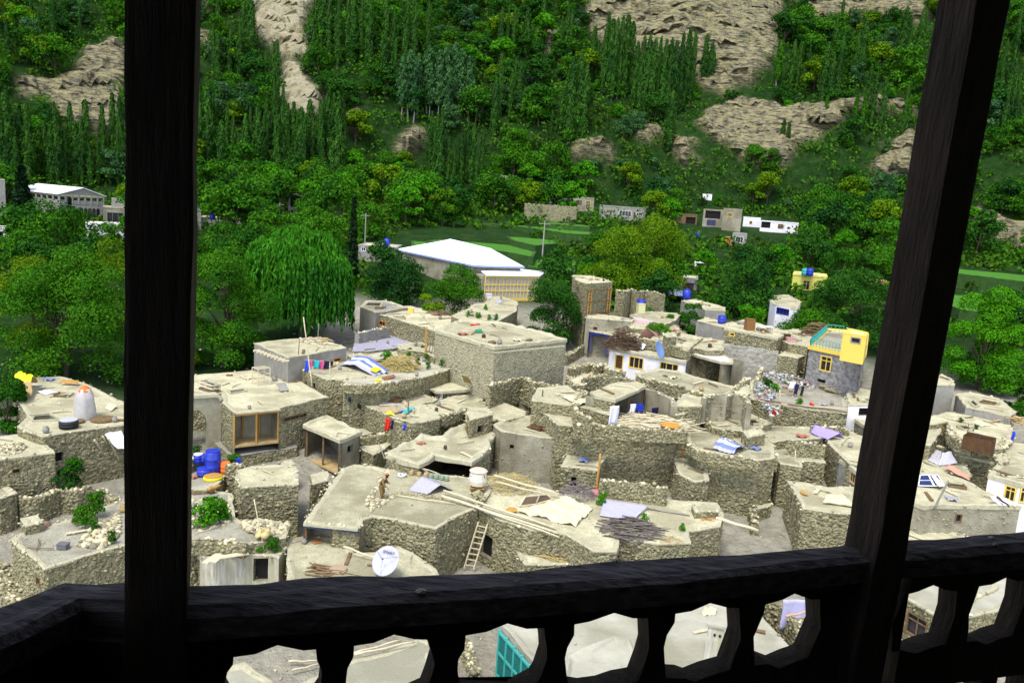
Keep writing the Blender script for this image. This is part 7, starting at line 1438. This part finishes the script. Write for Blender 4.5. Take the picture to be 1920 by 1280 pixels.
sheet('yellow straw spread on the wide roof', pts('e', 410, 400, 460, 385, 550, 430, 480, 440), Z('rwide'), [.05, .08, .05, .05], M_RAG['cream'], 'straw_spread', 'straw', wr=.05)
for (x, y, lb) in ((325, 405, 'little green pot plant on the wide roof'), (435, 455, 'small potted plant beside the spread straw')): shrub(lb, 'e', (x, y), Z('rwide'), .4, 'shr1')
vpole('thin aerial pole on the wide roof', 'e', (372, 510), (390, 405), Z('rwide'), .04, M_WOOD); vpole('dark stub post on the ledge', 'e', (577, 610), (577, 548), Z('rlow'), .08, M_WOOD)
sticks('heap of yellow planks at the far roof corner', 'e', (730, 400), Z('rwide') + .2, 1.6, 30, M_TAN, 'plank_heap', 'planks', .6, 2.2, .06)
hang('blue cloth on the far parapet', pts('e', 712, 470, 735, 475), Z('rwide') + 1.0, .9, M_RAG['blue']); rubble('stone heap along the far parapet', 'e', (610,570,700,500,720,540,650,610), Z('rwide'), 90, M_EDGE, s=(.08,.2), hmax=.4)
pole('leaning dark plank by the wide roof ladder', 'e', (170, 420), (250, 585), Z('rwide') + .6, Z('rlow') - .3, .08, M_WOOD)
hang('white transparent sheet hung over the rubble wall', pts('n', 1405, 130, 1560, 130), 4.0, 1.7, M_RAG['lilac'], 'hanging_sheet', 'sheet', wr=.08)
pole('pinkish pole holding the hanging sheet', 'n', (1420, 225), (1570, 190), 3.6, 3.8, .06, plain('pinkish_wood', (.5, .3, .2)))
# --- near left
z1, z2, z3 = Z('sack'), Z('nearyard'), Z('barrel')
sheet('heap of tan sacks under a yellow tarp', pts('F', 70, 160, 110, 85, 210, 100, 165, 180), z1, [.3, .6, .4, .3], [M_TAN, M_RAG['yellow'], M_TAN], 'sack_heap', 'sacks', wr=.3, n=18, ridge=('u', .9, .5))
sheet('orange tarp roll at the back of the sack roof', pts('F', 325, 110, 340, 92, 430, 95, 425, 118), z1, [.2, .4, .4, .2], M_ORNG, 'tarp_roll', 'tarp', wr=.1)
def bag():
    c = onz(px('F', 465, 300), z1); s = sc(c); w = 50 / 2.909 * s; H = 165 / 2.909 * s; r = empty('plastic_covered_frame', c, 'tall frame wrapped in clear plastic with an orange cloth on top', 'frame'); V = []; F = []; n = 18; k = 10
    for i in range(k):
        for j in range(n): a = 6.2832 * j / n; u = i / (k - 1); rr = w * (1.0 - .12 * u - .35 * max(0, u - .75) * 4 + .10 * math.sin(5 * a + 3 * u) + .06 * math.sin(9 * a - 4 * u)); V.append(c + Vector((rr * math.cos(a), rr * math.sin(a), H * u)))
    for i in range(k - 1):
        for j in range(n): F.append((i * n + j, i * n + (j + 1) % n, (i + 1) * n + (j + 1) % n, (i + 1) * n + j))
    F.append(tuple((k - 1) * n + j for j in range(n))); m = mat('clear_plastic', (.56, .54, .54), (.7, .68, .66), rough=.25, trans=.45, spec=.5); part('plastic_wrap', V, F, m, r, smooth=True)
    mb = MB(); mb.lathe(c + UP * (H * .8), [(w * .6, 0), (w * .66, H * .12), (w * .4, H * .25), (w * .15, H * .3)], 10); mb.build('orange_cloth', M_RAG['orange'], r)
    for a in (0, 1.57, 3.14, 4.71): MB().beam(c + Vector((w * .6 * math.cos(a), w * .6 * math.sin(a), 0)), c + Vector((w * .5 * math.cos(a), w * .5 * math.sin(a), H * .9)), .05, .05).build('pole', M_POLE, r)
bag()
barrel('black cooking pot with a pale lid on the sack roof', 'F', (375, 352), z1, .62, .55, plain('soot_black', (.02, .02, .022)), 'cooking_pot', 'pot', lid=plain('grey_lid', (.4, .42, .46)))
for (x, y, lb) in ((565, 312, 'round brown drying tray near the plastic wrap'), (425, 322, 'small brown tray behind the cooking pot')): barrel(lb, 'F', (x, y), z1, .85 if x > 500 else .45, .1, M_WOOD, 'drying_tray', 'tray')
sheet('yellow straw mat on the sack roof', pts('F', 570, 250, 600, 215, 640, 235, 605, 265), z1, [.1, .3, .2, .1], M_RAG['cream'], 'straw_mat', 'mat', wr=.04); sheet('white crumpled plastic on the sack roof', pts('F', 200, 160, 235, 145, 320, 160, 240, 175), z1, [.05, .15, .1, .05], M_RAG['white'], 'plastic_scrap', 'plastic', wr=.1)
for (a, b) in (((515, 420), (600, 555)), ((560, 400), (640, 545)), ((590, 410), (665, 560))): pole('pale pole leaning against the small plastic shelter', 'F', a, b, z1 - .6, z1 - 3.2, .06, group='poles leaning on the plastic shelter')
sheet('white plastic shelter sheet beside the left post', pts('F', 555, 380, 660, 375, 720, 480, 640, 470), z1 - .6, [.2, .2, -.6, -.6], M_RAG['white'], 'plastic_shelter', 'sheet', wr=.08)
rubble('mound of pebbles on the left stone house roof', 'F', (-20,450,60,440,150,460,100,500,0,515), Z('leftstone'), 220, M_EDGE, s=(.05,.13), hmax=.3)
for (x, y, H, lb) in ((520, 845, 1.5, 'tall green cactus clump on the stony yard'), (468, 905, 1.4, 'broad green cactus clump on the stony yard'), (512, 925, .8, 'small green cactus by the broad clump'), (425, 885, 1.0, 'pale green cactus left of the broad clump'), (615, 985, .7, 'single round green plant on the stony yard')): shrub(lb, 'F', (x, y), z2, H, 'shr0', wide=.6)
shrub('dark green plant growing in the stone pit', 'F', (372, 680), z2 - .6, 1.6, 'shr1'); shrub('green plant by the pit poles', 'F', (398, 600), z2 + .4, 1.0, 'shr0')
rubble('bank of loose stones across the near yard', 'F', (420,1000,520,900,640,820,665,860,640,960,560,1020), z2, 240, M_EDGE, s=(.07,.2), hmax=.25)
boxm('purple stone and pale stone pair on the yard', 'F', (345, 1010), z2, .5, .4, .25, plain('purple_stone', (.13, .125, .14)), 'boulder', 'stone'); rubble('flat reddish stones at the yard corner', 'F', (160,890,240,880,245,910,180,920), z2, 9, plain('reddish_stone', (.3, .2, .15)), s=(.25,.4), hmax=.1, flat=.4)
zb2 = Z('nearyard2')
shrub('rounded green shrub on the stony earth yard', 'h', (265, 715), zb2, 1.7, 'shr2'); shrub('smaller green shrub by the mud wall', 'h', (392, 665), zb2, 1.2, 'shr2', wide=.7)
rubble('scattered stones over the earth yard', 'h', (60,480,380,460,470,600,450,700,150,780,50,700), zb2, 160, M_EDGE, s=(.06,.2), hmax=.1); rubble('stone heap under the square rubble house', 'h', (560,660,700,690,1000,700,980,780,700,830,580,760), zb2, 240, M_EDGE, s=(.07,.22), hmax=.4)
barrel('tall blue plastic barrel tilted by the stone wall', 'h', (290, 235), z3, .52, 1.65, name='barrel'); barrel('blue jerrycan with a white top on the wall', 'h', (155, 138), z3 + .5, .32, .65, name='jerrycan', cat='jerrycan', lid=M_RAG['white']); barrel('second blue jerrycan beside it on the wall', 'h', (210, 125), z3 + .6, .28, .5, name='jerrycan', cat='jerrycan')
barrel('upturned blue basin on the yard floor', 'h', (212, 250), z3, .5, .5, name='basin', cat='basin'); barrel('shallow yellow basin on the yard floor', 'h', (292, 285), z3, .62, .22, M_RAG['yellow'], 'basin', 'basin', lid=M_ORNG); barrel('red bucket tipped against the mud wall', 'h', (405, 235), z3, .34, .8, M_RAG['orange'], 'bucket', 'bucket')
boxm('orange cloth bundle behind the blue barrel', 'h', (275, 90), z3 + .7, .7, .5, .4, M_RAG['orange'], 'bundle', 'bundle'); shrub('green pot plant on the jug wall', 'h', (480, 170), z3 + .2, .9, 'shr0'); shrub('dark pot plant at the wall end', 'h', (118, 75), z3 + .7, .8, 'shr1')
boxm('lime green bucket on the path', 'h', (773, 155), 2.2, .45, .45, .5, M_RAG['lime'], 'bucket', 'bucket'); boxm('small blue jug by the pot plant', 'h', (528, 165), z3 + .4, .3, .3, .5, M_BLUE, 'jug', 'jug')
pole('orange plank on the earth yard', 'h', (245, 385), (365, 345), z3, z3, .12, M_ORNG)
for i, (a, b, lb) in enumerate((((215, 1060), (375, 955), 'pale plank slanting over the whitewashed hut'), ((290, 1050), (380, 985), 'short plank beneath the slanting plank'), ((365, 1005), (618, 965), 'long pale plank along the whitewashed hut roof'))):
    A_, B_ = onz(px('h', *a), Z('washhut') + .2 + .08 * i), onz(px('h', *b), Z('washhut') + .2 + .08 * i); mb = MB(); mb.beam(A_, B_, .38, .06); single('plank', mb, M_POLE, lb, 'plank')
for (x, k, lb) in ((662, 'shr3', 'reddish flower pot on the hut lintel'), (722, 'shr2', 'green flower pot on the hut lintel'), (848, 'shr0', 'spiky yellow green pot plant on the hut roof')): shrub(lb, 'h', (x, 955), Z('washhut'), .5 if x < 800 else .8, k)
pole('thin leaning rod beside the hut roof', 'h', (670, 470), (765, 950), zb2 + 2.2, Z('washhut'), .03, M_POLE)
rubble('yellow sandstone blocks on the stone heap', 'h', (705,810,740,760,800,765,790,815), zb2 + .3, 7, plain('yellow_sandstone', (.5, .4, .18)), s=(.22,.36), hmax=.2); rubble('large pale boulders at the whitewashed hut corner', 'h', (180,1000,260,940,280,1000,230,1030), Z('washhut') - .2, 9, M_LIME, s=(.2,.4), hmax=.3)
def slat_ladder():
    a, b = onz(px('h', 900, 1190), .9), onz(px('h', 965, 900), Z('washhut')); n = Vector((a.y, -a.x, 0)).normalized() * .4; r = empty('slatted_ladder', a, 'pale slatted ladder beside the whitewashed hut', 'ladder')
    for s in (0, 1): MB().beam(a + n * s, b + n * s, .06, .08).build('rail', M_POLE, r)
    for i in range(9): f = (i + .5) / 9; MB().beam(a.lerp(b, f), a.lerp(b, f) + n, .05, .06).build('rung', M_POLE, r)
slat_ladder()
for (a, b, lb) in (((450, 445), (640, 442), 'thin stick on the ground below the balcony'), ((470, 500), (640, 460), 'crossed thin stick on the ground below the balcony'), ((845, 395), (1130, 315), 'long bamboo on the pale roof edge'), ((845, 405), (1210, 325), 'second bamboo on the pale roof edge')): pole(lb, 'm', a, b, .5 if a[0] < 700 else Z('pale1') + .2, .5 if a[0] < 700 else Z('pale1') + .2, .05)
# loose stones and dust clods on open ground between the houses
def ground_stones():
    C = []; S = []
    for _ in range(1800):
        d = random.uniform(36, 100); az = math.radians(random.uniform(-37, 37)); x, y = d * math.sin(az), d * math.cos(az); C.append((x, y, Tp(x, y) + .03)); S.append(random.choice((.04, .05, .07, .1, .15)))
    V, F = blobs(C, S); o = link('ground_stones', new_mesh('ground_stones', V, F, M_EDGE)); tag(o, 'loose stones scattered over the dusty ground between the houses', 'stones', kind='stuff')
ground_stones()
# power poles and lines beyond the roofs
for i, (x, b, h_) in enumerate(((1012, 545, 130), (900, 520, 42), (684, 460, 60), (524, 425, 45))):
    p = hit((x, b)); H = pxh(p, h_); r = empty('power_pole', p, ['tall power pole in the field behind the hall', 'short power pole beside the hall roof ridge', 'power pole left of the grey house by the hall', 'power pole in the orchard above the willow'][i], 'pole'); MB().tube([p - UP * .3, p + UP * H], [.16, .09], 8).build('shaft', M_GREY, r); MB().beam(p + UP * (H - .5) - Vector((.9, 0, 0)), p + UP * (H - .5) + Vector((.9, 0, 0)), .1, .1).build('crossarm', M_GREY, r)
# --- people
def skin(name, J, E, R, m, parent, sub=2):
    me = bpy.data.meshes.new(name); me.from_pydata(J, E, []); me.update(); me.materials.append(m); o = link(name, me, parent); sm = o.modifiers.new('skin', 'SKIN'); sv = me.skin_vertices[0].data
    for i, r in enumerate(R): sv[i].radius = (r, r) if not isinstance(r, tuple) else r
    sv[0].use_root = True; sb = o.modifiers.new('smooth', 'SUBSURF'); sb.levels = sub; sb.render_levels = sub; return o
M_SKIN = plain('skin', (.30, .16, .09)); M_TUNIC = plain('olive_brown_cloth', (.16, .105, .035)); M_VEST = plain('dark_brown_vest', (.045, .026, .018))
def person(c, rz, S, label, tunic, vest, cap, trousers, stoop=1.0):
    r = empty('person', c, label, 'person', None, rz); r.scale = (S, S, S); k = stoop
    J = [(0,0,.9),(.05*k,0,1.1),(.16*k,0,1.3),(.25*k,0,1.44),(.31*k,0,1.53),(.36*k,0,1.66),(.17*k,.18,1.36),(.24*k,.25,1.12),(.44,.12,1.14),(.52,.06,1.17),(.17*k,-.18,1.36),(.28*k,-.26,1.10),(.50,-.2,.98),(.57,-.18,.93),(0,.1,.86),(.08,.13,.48),(-.10,.14,.09),(.06,.15,.045),(0,-.1,.86),(.10,-.12,.48),(.10,-.13,.09),(.27,-.14,.045)]
    E = [(0,1),(1,2),(2,3),(3,4),(4,5),(2,6),(6,7),(7,8),(8,9),(2,10),(10,11),(11,12),(12,13),(0,14),(14,15),(15,16),(16,17),(0,18),(18,19),(19,20),(20,21)]
    R = [.13,.13,.15,.065,.085,.085,.07,.05,.038,.042,.07,.05,.038,.042,.09,.065,.045,.05,.09,.065,.045,.05]
    skin('body', J, E, R, M_SKIN, r)
    skin('tunic', [(.0,0,.62),(.0,0,.92),(.06*k,0,1.12),(.16*k,0,1.33),(.17*k,.19,1.36),(.24*k,.26,1.12),(.40,.14,1.14),(.17*k,-.19,1.36),(.28*k,-.27,1.10),(.46,-.21,.99)], [(0,1),(1,2),(2,3),(3,4),(4,5),(5,6),(3,7),(7,8),(8,9)], [(.26,.24),(.19,.17),(.17,.16),(.17,.15),.095,.08,.065,.095,.08,.065], tunic, r)
    skin('vest', [(.02*k,0,.98),(.07*k,0,1.14),(.16*k,0,1.34),(.2*k,0,1.42)], [(0,1),(1,2),(2,3)], [(.2,.19),(.19,.18),(.2,.17),(.1,.1)], vest, r)
    skin('trousers', [(0,0,.86),(0,.11,.8),(.08,.14,.48),(-.09,.145,.14),(0,-.11,.8),(.10,-.13,.48),(.10,-.135,.14)], [(0,1),(1,2),(2,3),(0,4),(4,5),(5,6)], [.14,.13,.12,.085,.13,.12,.085], trousers, r)
    h_ = Vector((.36*k, 0, 1.63)); f = Vector((.85, 0, -.5)).normalized() if k > .5 else Vector((1, 0, 0))
    def loc(nm, mb, m): o = link(nm, new_mesh(nm, mb.v, mb.f, m, True), r); return o
    mb = MB(); mb.tube([h_ + f * .075, h_ + f * .12 - UP * .02], [.022, .014], 6); loc('nose', mb, M_SKIN)
    for s in (-1, 1):
        mb = MB(); mb.tube([h_ + f * .078 + Vector((0, s * .035, .025)), h_ + f * .092 + Vector((0, s * .035, .022))], .012, 6); loc('eye', mb, M_DARK)
        mb = MB(); mb.tube([h_ + Vector((0, s * .085, .0)), h_ + Vector((-.02, s * .105, .02))], [.03, .02], 6); loc('ear', mb, M_SKIN)
        base = Vector((.52, .06, 1.17)) if s > 0 else Vector((.57, -.18, .93)); d = Vector((.8, -.3, .2)).normalized() if s > 0 else Vector((.3, 0, -.9)).normalized(); w = Vector((0, .5, .8)).normalized() if s > 0 else Vector((.2, 1, 0)).normalized()
        for q, L in enumerate((.07, .085, .09, .08)): p = base + w * (-.033 + .022 * q) + d * .03; mb = MB(); mb.tube([p, p + d * L * .55, p + d * L * .8 - Vector((0, s * .02, .025))], [.0105, .0095, .007], 6); loc('finger', mb, M_SKIN)
        p = base - w * .042; mb = MB(); mb.tube([p, p + d * .04 - w * .025, p + d * .065 - w * .02], [.012, .011, .008], 6); loc('thumb', mb, M_SKIN)
    mb = MB(); mb.tube([h_ + f * .082 - UP * .045 - Vector((0, .025, 0)), h_ + f * .082 - UP * .045 + Vector((0, .025, 0))], .009, 6); loc('mouth', mb, M_VEST)
    mb = MB(); mb.lathe(h_ + UP * -.02 - f * .02, [(.088, -.06), (.098, .0), (.096, .06)], 14); loc('hair', mb, M_DARK)
    if cap: mb = MB(); mb.lathe(h_ + UP * .04, [(.115, 0), (.125, .03), (.118, .10)], 16); loc('cap_band', mb, M_VEST); mb = MB(); mb.lathe(h_ + UP * .14, [(.117, 0), (.11, .015), (.03, .02)], 16); loc('cap_top', mb, cap)
    return r
mp = onz(px('a', 700, 840), zm)
person(mp, -.35, 1.0, 'stooping person in brown vest and olive clothes with an orange topped cap', M_TUNIC, M_VEST, plain('orange_cap', (.75, .12, .04)), M_TUNIC, 1.0)
cp = onz(px('g', 1192, 232), Z('hut'))
person(cp, -1.3, .55, 'small figure in a red top and dark trousers on the hut roof', M_RAG['red'], M_RAG['red'], None, M_RAG['navy'], .2)
# ------------------------------------------------------------------ everyday litter of the roofs: sticks, pots, rags, hatches, low mud ridges
def roof_litter():
    rr = random.Random(77); stick_m = [new_mesh('stick', *(lambda mb: (mb.v, mb.f))(MB().tube([Vector((-.7, 0, .03)), Vector((0, .05, .05)), Vector((.8, -.04, .03))], [.03, .028, .018], 5)), m) for m in (M_POLE, M_WOOD, M_GREY)]
    pot_m = [new_mesh('pot', *(lambda mb: (mb.v, mb.f))(MB().lathe((0, 0, 0), [(.13, 0), (.2, .12), (.19, .26), (.13, .32), (.15, .36)], 10)), m, True) for m in (M_TAN, M_GREY, M_DOOR)]
    plank_m = [new_mesh('plank', *(lambda mb: (mb.v, mb.f))(MB().box((0, 0, .04), 1.5, .2, .05, jit=.012)), m) for m in (M_POLE, M_WOOD)]
    rag_m = []
    for m in (M_RAG['cream'], plain('dusty_grey_rag', (.32, .31, .33)), plain('dusty_blue_rag', (.16, .2, .36)), plain('dusty_red_rag', (.34, .12, .08))):
        V = []; F = []; n = 6
        for i in range(n + 1):
            for j in range(n + 1): V.append(Vector(((i / n - .5) * .8, (j / n - .5) * .55, .06 + .06 * math.sin(i * 1.9 + j) + .05 * math.sin(j * 2.3))))
        for i in range(n):
            for j in range(n): k = i * (n + 1) + j; F.append((k, k + n + 1, k + n + 2, k + 1))
        rag_m.append(new_mesh('rag', V, F, m, True))
    kinds = (('stick', stick_m, 'loose stick lying on a mud roof', 'stick', 'loose sticks on the roofs', 3.2), ('plank', plank_m, 'short weathered plank lying on a mud roof', 'plank', 'short planks on the roofs', 1.2), ('clay_pot', pot_m, 'small round pot standing on a mud roof', 'pot', 'small pots on the roofs', .9), ('rag', rag_m, 'dusty crumpled rag on a mud roof', 'rag', 'dusty rags on the roofs', .8))
    for key, H in HS.items():
        if H is None or not hasattr(H, 'poly') or not hasattr(H, 'at') or H.d > 112 or key in ('yellow', 'ycube', 'lime2', 'white', 'shed', 'tarp', 'man', 'bigwall'): continue
        poly = [(w.x, w.y) for w in H.poly]; xs = [p[0] for p in poly]; ys = [p[1] for p in poly]; ar = abs(area2(H.poly)) / 2
        def spot(margin=.0):
            for _ in range(40):
                x, y = rr.uniform(min(xs), max(xs)), rr.uniform(min(ys), max(ys))
                if all(inpoly(np.array([x + dx]), np.array([y + dy]), poly)[0] for dx, dy in ((0, 0), (margin, 0), (-margin, 0), (0, margin), (0, -margin))): return x, y
            return None
        for nm, ms, lb, ct, gr, dn in kinds:
            for _ in range(int(min(4, ar / 45 * dn + rr.random()))):
                s = spot(.6)
                if s: o = link(nm, rr.choice(ms), None, (s[0], s[1], H.z + .03)); o.rotation_euler.z = rr.uniform(0, 6.28); o.scale = (rr.uniform(.7, 1.3),) * 3; tag(o, lb, ct, gr)
        if ar > 22 and key not in ('man', 'tarp', 'big', 'wavy', 'dishroof', 'sky2', 'shop', 'trashyard', 'barrel', 'nearyard', 'nearyard2', 'gravel', 'garden', 'lime', 'pale1', 'pale2'):
            s = spot(1.1)
            if s and rr.random() < .75:    # square smoke hole with a timber rim
                c = Vector((s[0], s[1], H.z)); a = rr.uniform(0, 1.5); t = Vector((math.cos(a), math.sin(a), 0)); n = Vector((-t.y, t.x, 0)); w, l = rr.uniform(.35, .55), rr.uniform(.4, .7); hh = .16
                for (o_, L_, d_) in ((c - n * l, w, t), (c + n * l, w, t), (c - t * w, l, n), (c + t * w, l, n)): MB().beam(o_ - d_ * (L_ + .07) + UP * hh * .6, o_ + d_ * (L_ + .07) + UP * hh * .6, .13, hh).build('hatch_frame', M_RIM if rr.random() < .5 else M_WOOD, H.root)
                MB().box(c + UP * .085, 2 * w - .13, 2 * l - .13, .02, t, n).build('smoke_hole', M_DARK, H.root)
            s1, s2 = spot(.3), spot(.3)
            if s1 and s2 and rr.random() < .6:   # low mud ridge with stones
                a, b = Vector((*s1, H.z + .06)), Vector((*s2, H.z + .06)); L = (b - a).length
                if L > 1.5:
                    k = int(L / .5) + 1; MB().tube([a.lerp(b, i / k) + Vector((rr.uniform(-.08, .08), rr.uniform(-.08, .08), 0)) for i in range(k + 1)], [rr.uniform(.1, .18) for _ in range(k + 1)], 7).build('mud_ridge', M_RIM, H.root)
                    stones('ridge_stones', [tuple(a.lerp(b, rr.random()) + Vector((rr.uniform(-.2, .2), rr.uniform(-.2, .2), .08))) for _ in range(int(L * 4))], [rr.choice((.05, .07, .09, .12)) for _ in range(int(L * 4))], M_EDGE, H.root)
roof_litter()
